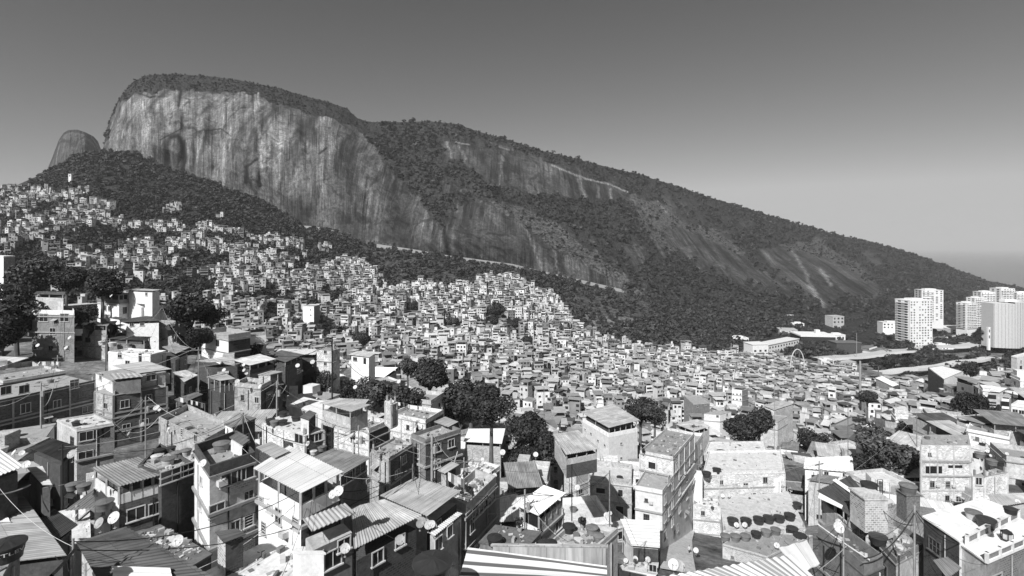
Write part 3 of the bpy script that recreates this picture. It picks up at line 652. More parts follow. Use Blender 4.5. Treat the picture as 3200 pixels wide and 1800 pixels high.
# ---- prototypes for the middle distance
WM = [M_WHITE, M_CREAM, M_GREY, M_BRICK, M_BRICKL, M_CONCL, M_STAIN, M_CREAM, M_WHITE]
WN = ['white', 'pale rendered', 'grey rendered', 'bare brick', 'light brick', 'pale concrete', 'stained', 'cream rendered', 'bright white']
RM = [S_LIGHT, S_GREY, S_WHITE, S_DARK, S_ZINC]; RN = ['light sheet roof', 'grey sheet roof', 'white sheet roof', 'dark sheet roof', 'metal sheet roof']
def make_house(seed):
    r = random.Random(seed); w = r.uniform(5.2, 9.5); d = r.uniform(5, 8.5); st = r.choice([1, 2, 2, 2, 3, 3]); h = 2.7*st
    wi = r.randrange(len(WM)); root = empty('house'); poly = [(-w/2, -d/2), (w/2, -d/2), (w/2, d/2), (-w/2, d/2)]
    mb = MB(); mb.prism(poly, -9, h, 0, True)
    for k in range(1, st):                                  # floor slabs show as thin ledges
        if r.random() < .7: e = .1; mb.prism([(-w/2-e, -d/2-e), (w/2+e, -d/2-e), (w/2+e, d/2+e), (-w/2-e, d/2+e)], 2.7*k-.16, 2.7*k, 1, True, True)
    kids = [mb.build('wall', [WM[wi], M_CONC], root)]
    rt = r.choice(['sheet', 'patio', 'slab', 'slab', 'slab', 'patio', 'slab']); ri = r.randrange(len(RM)); e = r.uniform(.25, .6)
    if rt == 'slab':
        s = MB(); s.prism([(-w/2-.2, -d/2-.2), (w/2+.2, -d/2-.2), (w/2+.2, d/2+.2), (-w/2-.2, d/2+.2)], h+.003, h+.16, 0, True, True); kids.append(s.build('roof', M_CONCL if r.random() < .6 else M_CONC, root))
        if r.random() < .7: kids.append(parapet(poly, h+.163, h+r.uniform(.7, 1.2)).build('parapet', WM[wi], root))
        if r.random() < .5:
            b = MB(); bw = w*.35; b.prism([(-w/2+.3, d/2-2.8), (-w/2+.3+bw, d/2-2.8), (-w/2+.3+bw, d/2-.3), (-w/2+.3, d/2-.3)], h+.163, h+2.3, 0, True); kids.append(b.build('stair_room', WM[wi], root))
        rn = 'flat roof terrace'
    else:
        z = h+(2.3 if rt == 'patio' else .15)
        if rt == 'patio':
            kids.append(parapet(poly, h+.003, h+.9).build('parapet', WM[(wi+3) % len(WM)] if r.random() < .4 else WM[wi], root)); p = MB()
            for x, y in poly: p.box((x*.95, y*.95, h+1.2), (.18, .18, 2.4))
            p.box((0, -d/2*.95, h+1.2), (.15, .15, 2.4)); kids.append(p.build('post', M_CONC, root))
            if r.random() < .6: b = MB(); b.box((.3, d*.12, h+1.1), (w*.7, d*.6, 2.2)); kids.append(b.build('gap_core', M_DARKR if r.random() < .6 else WM[wi], root))
        s = MB(); tl = r.uniform(.3, .9)*(1 if r.random() < .7 else -1)
        corrugated(s, (-w/2-e, -d/2-e, z), (w/2+e, -d/2-e, z), (-w/2-e, d/2+e, z+tl+.3), (w/2+e, d/2+e, z+tl+.3), .3, .035, .05)
        kids.append(s.build('roof', RM[ri], root)); rn = RN[ri]+(' over an open patio' if rt == 'patio' else '')
    for k in range(st):
        zc = 2.7*k+1.5; n_ = max(1, int(w/2.8)); x0 = -w/2
        for j in range(n_):
            if r.random() < .16: continue
            mb = MB(); ww = r.choice([.8, 1., 1.3, 1.6]); simple_window(mb, (x0+w*(j+.5)/n_+r.uniform(-.3, .3), -d/2, zc), (1, 0, 0), (0, -1, 0), ww, r.choice([.8, 1., 1.2])); kids.append(mb.build('window', [M_FRAME, M_GLASS], root))
        for sgn in (-1, 1):
            if r.random() < .5: mb = MB(); simple_window(mb, (sgn*w/2, r.uniform(-d*.25, d*.2), zc), (0, sgn, 0), (sgn, 0, 0), .9, .9); kids.append(mb.build('window', [M_FRAME, M_GLASS], root))
        if k > 0 and r.random() < .35:
            b = MB(); bw = w*r.uniform(.4, .9); b.box((0, -d/2-.5, 2.7*k-.08), (bw, 1., .14)); b.box((0, -d/2-.95, 2.7*k+.4), (bw, .1, .85)); kids.append(b.build('balcony', WM[wi], root))
    mb = MB(); dx = r.uniform(-w*.3, w*.3); mb.face(quad_at((dx, -d/2, 1.02), (1, 0, 0), (0, 0, 1), (0, -1, 0), .9, 2.04, .05)); kids.append(mb.build('door', M_FRAMED, root))
    KIDS[root.name] = kids; root['_d'] = (w, d); 
    return dict(o=root, used=False, desc='%s %s house with %s' % (WN[wi], ['', 'single-storey', 'two-storey', 'three-storey'][st], rn), w=w, d=d, h=h+2)

# ------------------------------------------------------------------ houses traced one by one in the foreground
FOOTP = []
def pdist(x, y, poly):
    n = len(poly); ins = False; d = 1e9
    for i in range(n):
        x0, y0 = poly[i]; x1, y1 = poly[(i+1) % n]
        if (y0 > y) != (y1 > y) and x < (x1-x0)*(y-y0)/(y1-y0)+x0: ins = not ins
        dx, dy = x1-x0, y1-y0; t = max(0, min(1, ((x-x0)*dx+(y-y0)*dy)/(dx*dx+dy*dy+1e-9))); d = min(d, math.hypot(x-x0-t*dx, y-y0-t*dy))
    return -d if ins else d
def free(x, y, r):
    return all(pdist(x, y, p) > r for p in FOOTP)
def onwall(a, b, px, py):
    """where the sight line of a pixel meets the vertical wall through a-b"""
    d = Vector(((px-1600)/F, 1, -(py-HZ)/F)); ax = Vector((b[0]-a[0], b[1]-a[1], 0)).normalized(); n = Vector((ax.y, -ax.x, 0))
    t = (n.x*a[0]+n.y*a[1])/(n.x*d.x+n.y*d.y); return d*t, ax, n
HB_ALL = []
def HB(label, q, Y, wall=M_CREAM, wallR=None, roof='slab', rmat=None, ph=.8, gap=0, over=.35, tilt=(0, 0), ribs='NR', wins=(), ledges=(), name='house', posts=3, pitch=.22, depth=None, cat='house', back=True, pmat=None, tgt=8.):
    L, N, Rr = q[0], q[1], q[2]
    if Y >= 64 and depth is None and tgt:
        Y = min([Y*(.6+.02*j) for j in range(60)], key=lambda t: abs(-(N[1]-HZ)/F*t-float(H(N[0], t))-tgt)+.03*abs(t-Y))
    z = -(N[1]-HZ)/F*Y
    l, n, r = onz(*L, z), onz(*N, z), onz(*Rr, z); f = onz(*q[3], z) if len(q) > 3 and q[3] else l+r-n
    top = [n, r, f, l]; xy = [(p.x, p.y) for p in top]; gz = min(Hxy(p.x, max(p.y, 5)) for p in top)
    base = (sum(p[0] for p in xy)/4, sum(p[1] for p in xy)/4); root = empty(name, (base[0], base[1], gz)); off = Vector((-base[0], -base[1], -gz))
    def put(mb, nm, m, par=root):
        mb.v = [(v[0]+off.x, v[1]+off.y, v[2]+off.z) for v in mb.v]; return mb.build(nm, m, par)
    zb = gz-2.5 if depth is None else z-depth
    body = xy if roof == 'slab' else shrink(xy, over*1.3); zt = z-(.16 if roof == 'slab' else gap+.08)
    if roof == 'slab': zt = z-ph
    mb = MB(); mb.prism(body, zb, zt, 0, True)
    if wallR:                                     # near-to-right wall can differ; darker finishes paint in the shade on that side
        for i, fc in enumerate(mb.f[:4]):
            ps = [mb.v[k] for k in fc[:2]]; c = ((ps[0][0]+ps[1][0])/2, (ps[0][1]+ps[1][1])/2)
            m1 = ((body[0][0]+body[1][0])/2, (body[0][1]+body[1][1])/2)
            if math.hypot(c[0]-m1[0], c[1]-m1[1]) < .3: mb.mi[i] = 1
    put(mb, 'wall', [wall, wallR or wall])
    for dz in ledges:
        e = MB(); e.prism(shrink(body, -.3), zt-dz-.22, zt-dz, 0, True, True); put(e, 'ledge', M_CONC)
    if roof == 'slab':
        s = MB(); s.prism(shrink(xy, -.12), zt+.003, zt+.12, 0, True, True); put(s, 'roof', rmat or M_CONCL)
        if ph > .25: put(parapet(xy, zt+.123, z), 'parapet', pmat or wall); zf = zt+.12
        else: zf = zt+.12
    else:
        zf = zt
        if gap > 1.2:
            put(parapet(body, zt+.003, zt+min(1.0, gap*.5)), 'parapet', pmat or wall)
            pts_ = [body[0], body[1], body[3]]+([lerp2(body[0], body[1], k/posts) for k in range(1, posts)])+([lerp2(body[0], body[3], .5)])
            for x, y in pts_: x, y = lerp2((x, y), base, .03); p = MB(); p.box((x, y, zt+gap/2), (.16, .16, gap)); put(p, 'post', M_CONC)
            if back: b = MB(); b.prism(shrink(body, 1.1), zt+.01, z-.08, 0, False); put(b, 'gap_core', M_DARKR)  # dark box added so the gap under the roof looks shaded
        s = MB(); tN = [Vector((p.x, p.y, z)) for p in top]        # n r f l
        tN[1].z += tilt[0]; tN[2].z += tilt[0]+tilt[1]; tN[3].z += tilt[1]
        if ribs == 'NR': corrugated(s, tN[0], tN[3], tN[1], tN[2], pitch)
        else: corrugated(s, tN[0], tN[1], tN[3], tN[2], pitch)
        put(s, 'roof', rmat or S_LIGHT)
    nb, rb, lb = body[0], body[1], body[3]
    if wall.name.find('brick') >= 0 and Y < 120 and name == 'house':      # concrete frame showing in the brickwork
        fr = MB(); hb = zt-zb
        for e0, e1 in ((lb, nb), (nb, rb)):
            L_ = math.hypot(e1[0]-e0[0], e1[1]-e0[1]); m_ = max(1, round(L_/3.4)); an = math.atan2(e1[1]-e0[1], e1[0]-e0[0])
            for k in range(m_+1): x, y = lerp2(e0, e1, k/m_); fr.box((x, y, (zt+zb)/2), (.24, .24, hb-.02), an)
            for k in range(1, 4): x, y = lerp2(e0, e1, .5); fr.box((x, y, zt-2.75*k), (L_, .21, .26), an)
        put(fr, 'concrete_frame', M_CONCL if wall == M_BRICKL else M_CONC)
        for k, (x, y) in enumerate(shrink(body, .25)):
            if roof == 'slab' and k != 2: st_ = MB(); st_.box((x, y, z+.25), (.2, .2, .7)); st_.tube((x-.05, y, z+.5), (x-.05, y, z+1.1), .012, .012, 4); st_.tube((x+.05, y, z+.5), (x+.06, y, z+1.), .012, .012, 4); put(st_, 'column_stub', M_CONC)
    given = []
    for w in wins:
        c_, _, _ = onwall(lb, nb, w[1], w[2]) if w[0] == 'L' else onwall(nb, rb, w[1], w[2]); given.append(c_)
    if depth is None and Y < 118 and name == 'house' and zt-gz > 3:
        rr_ = random.Random(int(N[0]*7+N[1])); up_ = Vector((0, 0, 1))
        for e0, e1 in ((lb, nb), (nb, rb)):
            L_ = math.hypot(e1[0]-e0[0], e1[1]-e0[1]); m_ = int(L_/2.7); ax_ = Vector((e1[0]-e0[0], e1[1]-e0[1], 0)).normalized(); nn_ = Vector((ax_.y, -ax_.x, 0))
            for k in range(m_):
                for s_ in range(4):
                    x, y = lerp2(e0, e1, (k+.5)/m_+rr_.uniform(-.2, .2)/m_); c_ = Vector((x, y, zt-1.5-2.75*s_+rr_.uniform(-.2, .2)))
                    if c_.z < gz+1.2 or rr_.random() < .45 or any((c_-g_).length < 2. for g_ in given): continue
                    ww_, wh_ = rr_.choice([(.7, .9), (1.1, 1.), (.9, 1.2), (.5, .5), (1.5, 1.)]); window(root, c_+off, ax_, nn_, ww_, wh_, rr_.choice(['bars', 'grid', 'slats', 'long']), rr_.choice([M_FRAME, M_FRAMED, M_CONC]))
                    if rr_.random() < .22: ac = MB(); ac.box(tuple(c_+off+nn_*.2+ax_*(ww_/2+.5)-up_*.2), (.6, .4, .4), math.atan2(ax_.y, ax_.x)); ac.build('air_conditioner', M_FRAME, root)
                    if rr_.random() < .18: aw = MB(); q0 = c_+off+up_*(wh_/2+.25)+nn_*.02; A_ = ax_*(ww_/2+.2); aw.face([q0-A_, q0+A_, q0+A_+nn_*.7-up_*.3, q0-A_+nn_*.7-up_*.3]); aw.face([q0-A_-up_*.03, q0-A_+nn_*.7-up_*.33, q0+A_+nn_*.7-up_*.33, q0+A_-up_*.03]); aw.build('awning', S_LIGHT, root)
            if rr_.random() < .7: x, y = lerp2(e0, e1, rr_.uniform(.05, .95)); x += nn_.x*.08; y += nn_.y*.08; pp = MB(); pp.tube((x, y, zt-.2), (x, y, gz), .05, .05, 6); put(pp, 'drain_pipe', rr_.choice([M_FRAME, M_CONC, M_WIRE]))
    for w in wins:
        side, px, py, ww, wh = w[:5]; kd = w[5] if len(w) > 5 else 'bars'
        c, ax, nn = onwall(lb, nb, px, py) if side == 'L' else onwall(nb, rb, px, py)
        c = c+Vector((off.x, off.y, off.z))
        if kd == 'door':
            d = MB(); d.face(quad_at(c, ax, (0, 0, 1), nn, ww, wh, .04)); d.build('door', M_FRAMED, root)
        elif kd == 'ac':
            d = MB(); d.box(tuple(c+nn*.22), (.65, .45, .42), math.atan2(ax.y, ax.x)); d.build('air_conditioner', M_FRAME, root)
        elif kd == 'hole':
            d = MB(); d.face(quad_at(c, ax, (0, 0, 1), nn, ww, wh, .03)); d.build('opening', M_GLASS, root)
        else: window(root, c, ax, nn, ww, wh, kd)
    FOOTP.append(xy); tag(root, label, cat)
    h = dict(root=root, z=z, zf=zf, xy=xy, zt=zt, label=label, Y=Y, bb=(min(p[0] for p in q if p), max(p[0] for p in q if p), N[1])); HB_ALL.append(h); return h

A = {}
# --- bottom left
A['roofA'] = HB('long grey corrugated roof running to the left edge behind the corner water tank', [(-60, 1768), (209, 1736), (71, 1553), (-150, 1562)], 31, M_DARKR, None, 'sheet', S_GREY, gap=.3, ribs='LN', tilt=(.2, 0), pitch=.28)
A['corner'] = HB('narrow stained terrace building at the bottom left corner under the lettered tank', [(-60, 1790), (8, 1790), (62, 1690), (-60, 1690)], 20, M_GREY, None, 'slab', M_CONC, ph=.15)
A['roofB'] = HB('large dark corrugated roof with a white plastic patch at the bottom left', [(238, 1695), (330, 1850), (690, 1815), (395, 1646)], 23.5, M_CREAM, None, 'sheet', S_DARK, gap=.3, ribs='NR', pitch=.28)
A['wedge'] = HB('bright white sloping roof cut off by the left edge', [(-70, 1470), (-20, 1492), (74, 1458), (0, 1405)], 34, M_DARKR, None, 'sheet', S_WHITE, gap=.3, ribs='LN', wins=[])
A['strip'] = HB('dark house with narrow light tin strips for a roof right of the white sloping roof', [(85, 1462), (135, 1516), (163, 1515), (133, 1457)], 36, M_DARKR, None, 'sheet', S_LIGHT, gap=.3, ribs='NR', pitch=.28)
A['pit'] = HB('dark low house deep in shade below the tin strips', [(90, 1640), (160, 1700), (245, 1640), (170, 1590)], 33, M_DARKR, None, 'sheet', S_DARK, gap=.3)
# --- left cluster, second row
A['h4'] = HB('brick house with dull sheet roof and white painted left wall', [(283, 1462), (368, 1521), (528, 1477), (430, 1428)], 40, M_WHITE, M_BRICK_SHADE, 'sheet', S_GREY, gap=1.5, over=.3, ribs='LN', ledges=(), posts=4, pmat=M_WHITE,
             wins=[('R', 425, 1605, 1.2, 1.0), ('R', 487, 1588, 1.0, .9), ('L', 300, 1535, .6, .5)])
A['h4b'] = HB('rooftop extension with glazed balcony and four water tanks', [(430, 1455), (505, 1480), (606, 1446), (500, 1385)], 42, M_DARKR, None, 'slab', M_CONC, ph=.5, wins=[('R', 555, 1478, 2.6, 1.0, 'long'), ('R', 588, 1466, 1.2, 1.0, 'long')])
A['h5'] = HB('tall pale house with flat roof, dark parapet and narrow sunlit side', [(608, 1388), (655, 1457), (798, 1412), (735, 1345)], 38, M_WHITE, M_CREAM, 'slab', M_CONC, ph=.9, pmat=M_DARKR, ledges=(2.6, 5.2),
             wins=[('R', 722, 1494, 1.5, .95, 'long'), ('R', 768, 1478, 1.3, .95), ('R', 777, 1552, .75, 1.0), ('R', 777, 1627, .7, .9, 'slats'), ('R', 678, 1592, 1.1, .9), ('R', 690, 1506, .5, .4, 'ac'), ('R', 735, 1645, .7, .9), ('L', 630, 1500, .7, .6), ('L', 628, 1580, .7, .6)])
A['shed5'] = HB('little white stair room with sloping sheet on the flat roof of the tall pale house', [(716, 1366), (757, 1392), (781, 1375), (740, 1352)], 41, M_WHITE, M_DARKR, 'sheet', S_GREY, gap=.15, depth=2.3, over=.15, name='stair_room', cat='stair room')
A['h6'] = HB('white three-storey house under the broad bright corrugated roof with open upper floor', [(792, 1463), (942, 1541), (1075, 1481), (905, 1398)], 34, M_WHITE, M_BRICK_SHADE, 'sheet', S_WHITE, gap=1.9, over=.3, tilt=(.15, .0), ribs='NR', posts=3, pitch=.26, ledges=(.35,),
             wins=[('L', 818, 1562, .55, .5, 'slats'), ('L', 844, 1588, .7, .6, 'slats'), ('L', 871, 1612, .8, 1.1), ('L', 925, 1636, .8, .8, 'slats'), ('L', 825, 1650, .6, .9, 'slats'), ('L', 895, 1665, .4, .35, 'ac')])
A['h6b'] = HB('striped tile lean-to roof on lower right side of the white three-storey house', [(945, 1622), (974, 1661), (1110, 1603), (1077, 1572)], 32, M_CREAM, M_GREY, 'sheet', S_LIGHT, gap=1.2, over=.15, ribs='LN', pitch=.28,
              wins=[('R', 1040, 1745, 1.2, 1.1), ('R', 1075, 1700, .9, .8)])
A['h6c'] = HB('left upper wing roof of grey corrugated sheet behind the bright roof', [(800, 1398), (858, 1432), (905, 1410), (848, 1380)], 39, M_DARKR, None, 'sheet', S_LIGHT, gap=.4, over=.2, ribs='NR', pitch=.28)
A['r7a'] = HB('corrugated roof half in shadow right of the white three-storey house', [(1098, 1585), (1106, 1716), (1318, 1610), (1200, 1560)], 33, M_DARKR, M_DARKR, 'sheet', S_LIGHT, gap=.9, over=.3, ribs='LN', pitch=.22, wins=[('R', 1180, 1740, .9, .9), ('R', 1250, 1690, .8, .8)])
A['r7b'] = HB('wide pale grey sheet roof above the half shaded corrugated roof', [(1188, 1548), (1336, 1613), (1441, 1534), (1300, 1491)], 40, M_CREAM, M_DARKR, 'sheet', S_LIGHT, gap=1., over=.3, ribs='NR', pitch=.28, wins=[('R', 1400, 1665, .7, .9), ('R', 1370, 1640, .6, .8)])
A['r7c'] = HB('narrow corrugated awning roof below the wide pale grey roof', [(1340, 1665), (1357, 1676), (1445, 1605), (1428, 1600)], 38, M_CREAM, M_CREAM, 'sheet', S_ZINC, gap=.15, over=.1, ribs='LN', wins=[('R', 1405, 1660, .7, .9), ('R', 1370, 1700, .9, 1.)])
A['h8'] = HB('long narrow building with cluttered terrace and dark windows facing the lane', [(1390, 1545), (1457, 1577), (1550, 1487), (1485, 1465)], 45, M_CREAM, M_GREY, 'slab', M_CONCL, ph=.9, ledges=(.2, 3.),
             wins=[('R', 1485, 1600, 1.2, 1.1, 'long'), ('R', 1510, 1575, 1.8, 1.1, 'long'), ('R', 1535, 1552, 1.6, 1.1, 'long'), ('R', 1475, 1640, .8, 1.2)])
A['h9'] = HB('small brick house with clean white roof beside the grey slab', [(1611, 1579), (1682, 1612), (1768, 1541), (1698, 1516)], 45, M_BRICKL, M_CREAM, 'sheet', S_PLAIN, gap=1.3, over=.3, ribs='LN', pitch=.28, posts=4, ledges=(.5,),
             wins=[('L', 1660, 1622, 1.6, 1.0, 'hole'), ('R', 1745, 1638, 1.4, 1.0)])
A['slab9'] = HB('low grey slab roof in front of the small white roofed brick house', [(1500, 1692), (1640, 1712), (1690, 1660), (1550, 1640)], 40, M_GREY, None, 'slab', M_CONCD, ph=.15)
A['slab9b'] = HB('rough terrace right of the small white roofed brick house', [(1720, 1690), (1860, 1712), (1930, 1650), (1790, 1625)], 42, M_CREAM, None, 'slab', M_CONC, ph=.5, wins=[('L', 1780, 1730, .8, .8)])
A['yard'] = HB('pale weathered concrete yard in front of the white three-storey house', [(640, 1790), (840, 1880), (1000, 1715), (820, 1700)], 29, M_GREY, None, 'slab', M_CONCL, ph=.1)
A['rub'] = HB('rubble covered dark roof between the dull sheet roof house and the yard', [(410, 1668), (560, 1790), (660, 1730), (500, 1640)], 35, M_DARKR, None, 'slab', M_CONCD, ph=.1)
A['shedy'] = HB('small shed with dark sheet roof at the foot of the tall pale house', [(672, 1662), (700, 1697), (770, 1670), (742, 1652)], 31, M_CREAM, M_DARKR, 'sheet', S_DARK, gap=.1, over=.15, depth=2.4, name='shed', cat='shed')
A['wally'] = HB('white broken wall piece with dark plants at the lower edge', [(915, 1722), (940, 1727), (1012, 1728), (1000, 1722)], 28, M_WHITE, M_WHITE, 'slab', M_WHITE, ph=.1, depth=3, name='wall', cat='wall')
# --- bottom centre
A['stripe'] = HB('wide white roof with dark stripes at the bottom centre', [(1425, 1835), (1900, 1840), (1896, 1770), (1462, 1712)], 22, M_WHITE, None, 'sheet', S_STRIPE, gap=.2, ribs='LN', pitch=1.05)
A['panel'] = HB('upright panel of pale corrugated sheet behind the striped roof', [(1540, 1703), (1893, 1708), (1894, 1702), (1545, 1699)], 27.5, S_LIGHT, None, 'slab', S_LIGHT, ph=.1, name='sheet_wall', cat='wall', depth=1.6)
A['stripeR'] = HB('white roof with thin dark stripes at the bottom right of centre', [(2010, 1812), (2250, 1870), (2560, 1820), (2470, 1734)], 21, M_CREAM, None, 'sheet', S_STRIPE2, gap=.2, ribs='LN', pitch=.28)
A['smallR'] = HB('slanting pale roof sheets right of the thin striped roof', [(2432, 1712), (2500, 1792), (2562, 1762), (2520, 1688)], 27, M_CREAM, None, 'sheet', S_WHITE, gap=.3, ribs='LN', pitch=.6)
# --- centre right
A['h13'] = HB('white building with a long sunlit facade of small windows above the lane', [(1985, 1518), (2070, 1533), (2196, 1354), (2095, 1342)], 82.5, M_WHITE, M_WHITE, 'slab', M_CONC, tgt=None, ph=.7, ledges=(2.9, 5.8),
              wins=[('R', 2078+i*23, 1560-i*42+k*56, 1.2, 1.4, 'bars') for i in range(4) for k in range(3)]+[('R', 2090+i*24, 1500-i*42, 1.2, 1.4, 'bars') for i in range(3)])
A['h13b'] = HB('brick penthouse with concrete frame behind the long white facade', [(2000, 1408), (2103, 1428), (2170, 1352), (2085, 1335)], 88.3, M_BRICKL, M_BRICKL, 'slab', M_CONC, depth=5.3, tgt=None, ph=.6, ledges=(2.6,), wins=[('L', 2040, 1455, 1.5, 1.1, 'hole')])
A['h13c'] = HB('tilted grey sheet canopy on posts behind the brick penthouse', [(2110, 1325), (2170, 1348), (2220, 1333), (2180, 1310)], 123.8, M_CREAM, None, 'sheet', S_LIGHT, tgt=None, gap=1.8, over=.2, depth=6.3, ribs='NR')
A['h13d'] = HB('white awning block at the foot of the long white facade', [(1938, 1622), (1975, 1705), (2062, 1712), (2062, 1628)], 72.6, M_WHITE, M_DARKR, 'sheet', S_PLAIN, tgt=None, gap=.4, ribs='NR', pitch=.8)
A['h13e'] = HB('low house with three dishes beside the white awning block', [(1935, 1770), (2050, 1790), (2056, 1756), (1960, 1755)], 56.1, M_WHITE, M_GREY, 'slab', M_CONCL, tgt=None, ph=.2, wins=[('L', 2040, 1775, .8, .8)])
A['h14'] = HB('terrace building carrying two rows of round dark water tanks', [(2262, 1656), (2516, 1648), (2462, 1534), (2250, 1556)], 90.8, M_BRICKL, M_BRICKL, 'slab', M_CONCL, tgt=None, ph=.18, ledges=(2.7,))
A['h14f'] = HB('lower front terrace with dark tiled patch under the second row of tanks', [(2258, 1700), (2400, 1740), (2540, 1672), (2330, 1655)], 80.8, M_CREAM, M_CREAM, 'slab', M_CONC, tgt=None, ph=.3, ledges=(2.7,))
A['h14w'] = HB('brick front wing left of the tank terrace beside the lane', [(2168, 1575), (2250, 1582), (2250, 1560), (2172, 1555)], 99.0, M_BRICKL, M_BRICKL, 'slab', M_CONCL, tgt=None, ph=.3, ledges=(2.6, 5.2))
A['h14b'] = HB('white plastered block with brick balconies above the tank terrace', [(2196, 1478), (2452, 1470), (2440, 1405), (2214, 1408)], 104.8, M_BRICKL, M_CREAM, 'slab', M_CONCL, tgt=None, ph=.5, ledges=(2.6,), wins=[('L', 2300, 1515, .6, .5), ('L', 2330, 1513, 1., .5)])
A['h14c'] = HB('bright white top floor with dark openings behind the tank terraces', [(2200, 1415), (2400, 1412), (2388, 1378), (2215, 1380)], 118.8, M_CREAM, M_CREAM, 'slab', M_CONCL, tgt=None, ph=.4, wins=[('L', 2245, 1430, 1.6, .8), ('L', 2310, 1432, 1., .7), ('L', 2360, 1430, 1.2, .7)])
A['h14d'] = HB('tall bright white wall slab standing left of the brick balconies', [(2160, 1482), (2195, 1485), (2190, 1470), (2162, 1468)], 100.6, M_WHITE, M_WHITE, 'slab', M_WHITE, tgt=None, ph=.2, depth=6.6)
A['h14e'] = HB('white L-shaped wall block right of the brick balconies', [(2358, 1480), (2440, 1500), (2442, 1462), (2362, 1450)], 103.9, M_WHITE, M_WHITE, 'slab', M_WHITE, tgt=None, ph=.2)
A['h15'] = HB('house with patched dark tile roof and broken sheets right of the tank terrace', [(2553, 1533), (2654, 1612), (2722, 1562), (2655, 1486)], 42, M_CREAM, M_GREY, 'sheet', S_DARK, gap=1.6, over=.3, ribs='LN', pitch=.22, ledges=(1.,), wins=[('L', 2600, 1680, 1.2, 1.), ('R', 2690, 1650, 1., 1.)])
A['h15b'] = HB('narrow balcony wing with corrugated side below the patched dark roof', [(2556, 1645), (2700, 1762), (2760, 1735), (2620, 1630)], 37, M_GREY, M_DARKR, 'slab', M_CONCD, ph=.9, ledges=(2.2,))
A['h15c'] = HB('small rendered shed with laundry screens beside the ladder tank', [(2714, 1575), (2735, 1592), (2792, 1570), (2772, 1555)], 43, M_STAIN, M_CREAM, 'slab', M_CONC, ph=.3, depth=3, wins=[])
A['h16'] = HB('white terrace roof with two big water tanks near the right edge', [(2886, 1612), (2998, 1688), (3178, 1598), (3066, 1556)], 38, M_DARKR, M_WHITE, 'slab', M_WHITE, ph=.12)
A['h16b'] = HB('lower white deck with a dark lantern emblem at the right edge', [(2998, 1693), (3082, 1754), (3265, 1672), (3178, 1612)], 36, M_CREAM, M_GREY, 'slab', M_WHITE, ph=.12)
A['h16c'] = HB('ribbed grey lean-to roof below the white terrace', [(2915, 1750), (2960, 1808), (3005, 1775), (2960, 1740)], 31, M_DARKR, None, 'sheet', S_GREY, gap=.4, ribs='LN')
A['h16d'] = HB('cluttered yard terrace between the ladder tank and the white terrace', [(2720, 1660), (2800, 1745), (2900, 1690), (2800, 1625)], 41, M_GREY, M_CREAM, 'slab', M_CONC, ph=.6)
A['h16e'] = HB('pale striped sheet roof at the right edge behind the terrace tanks', [(3085, 1545), (3110, 1585), (3260, 1560), (3200, 1540)], 48, M_CREAM, None, 'sheet', S_ZINC, gap=.3, ribs='LN', pitch=.28)
A['h17'] = HB('unfinished brick building with concrete frame and missing storey', [(2878, 1386), (3031, 1386), (3026, 1357), (2884, 1357)], 74, M_BRICKL, M_BRICKL, 'slab', M_CONC, tgt=11., ph=.25, ledges=(3.0, 5.6), wins=[('L', 2918, 1468, 3.0, 1.3, 'hole'), ('L', 2985, 1458, 2.6, .5, 'hole')])
A['h18'] = HB('brick house with one dark window right of the unfinished building', [(3041, 1484), (3075, 1486), (3146, 1474), (3110, 1462)], 62, M_BRICKL, M_BRICKL, 'slab', M_CONC, ph=.2, wins=[('L', 3058, 1503, .7, .9)])
A['h18b'] = HB('white walled house with laundry and covered balcony behind the brick house', [(3035, 1395), (3062, 1402), (3105, 1397), (3075, 1380)], 80, M_WHITE, M_WHITE, 'slab', M_CONCL, ph=.3, wins=[('L', 3050, 1425, 1., 1., 'hole')])
A['h19'] = HB('white house with broad smooth roof left of the pale trees', [(2511, 1464), (2668, 1476), (2664, 1424), (2516, 1430)], 86, M_WHITE, M_WHITE, 'sheet', S_PLAIN, gap=.4, ribs='NR', pitch=.9, wins=[('L', 2582, 1480, .9, .9), ('L', 2640, 1484, .9, .9)])
A['h19b'] = HB('grey sheet roof in front of the broad smooth white roof', [(2520, 1500), (2600, 1512), (2625, 1490), (2560, 1480)], 76, M_CREAM, None, 'sheet', S_GREY, gap=.3)
A['h20'] = HB('big white building with pale sheet roof and dark pillared top floor', [(1813, 1287), (1903, 1337), (2000, 1319), (1918, 1268)], 70, M_WHITE, M_WHITE, 'sheet', S_LIGHT, tgt=11., gap=2.5, over=.5, ribs='NR', pitch=.6, posts=5, tilt=(.5, 0),
              wins=[('L', 1815, 1331, .8, .45), ('L', 1829, 1342, .8, .45), ('L', 1847, 1355, .8, .45), ('L', 1869, 1377, .8, .45), ('L', 1890, 1392, .8, .6), ('R', 1941, 1386, .6, .6), ('R', 1941, 1432, .6, .6), ('L', 1890, 1426, .8, .4)])
A['h21'] = HB('grey corrugated shed roof left of the big white pillared building', [(1727, 1357), (1768, 1421), (1873, 1402), (1806, 1344)], 70, M_CREAM, M_DARKR, 'sheet', S_LIGHT, gap=1.5, over=.3, ribs='LN', pitch=.28, depth=3.4)
A['h21b'] = HB('small terrace with dishes below the grey corrugated shed roof', [(1765, 1450), (1800, 1470), (1880, 1440), (1840, 1425)], 64, M_BRICKL, M_CREAM, 'slab', M_CONC, ph=.6, wins=[('R', 1850, 1500, 1.2, .8, 'hole')])
A['h22'] = HB('flat bright white roof over a shaded brick house in the middle', [(1448, 1380), (1568, 1387), (1579, 1339), (1464, 1340)], 76, M_BRICK, M_DARKR, 'sheet', S_PLAIN, gap=1.6, over=.4, ribs='LN', pitch=.8, posts=3, wins=[('L', 1535, 1408, .8, 1.), ('L', 1475, 1440, 1., .8)])
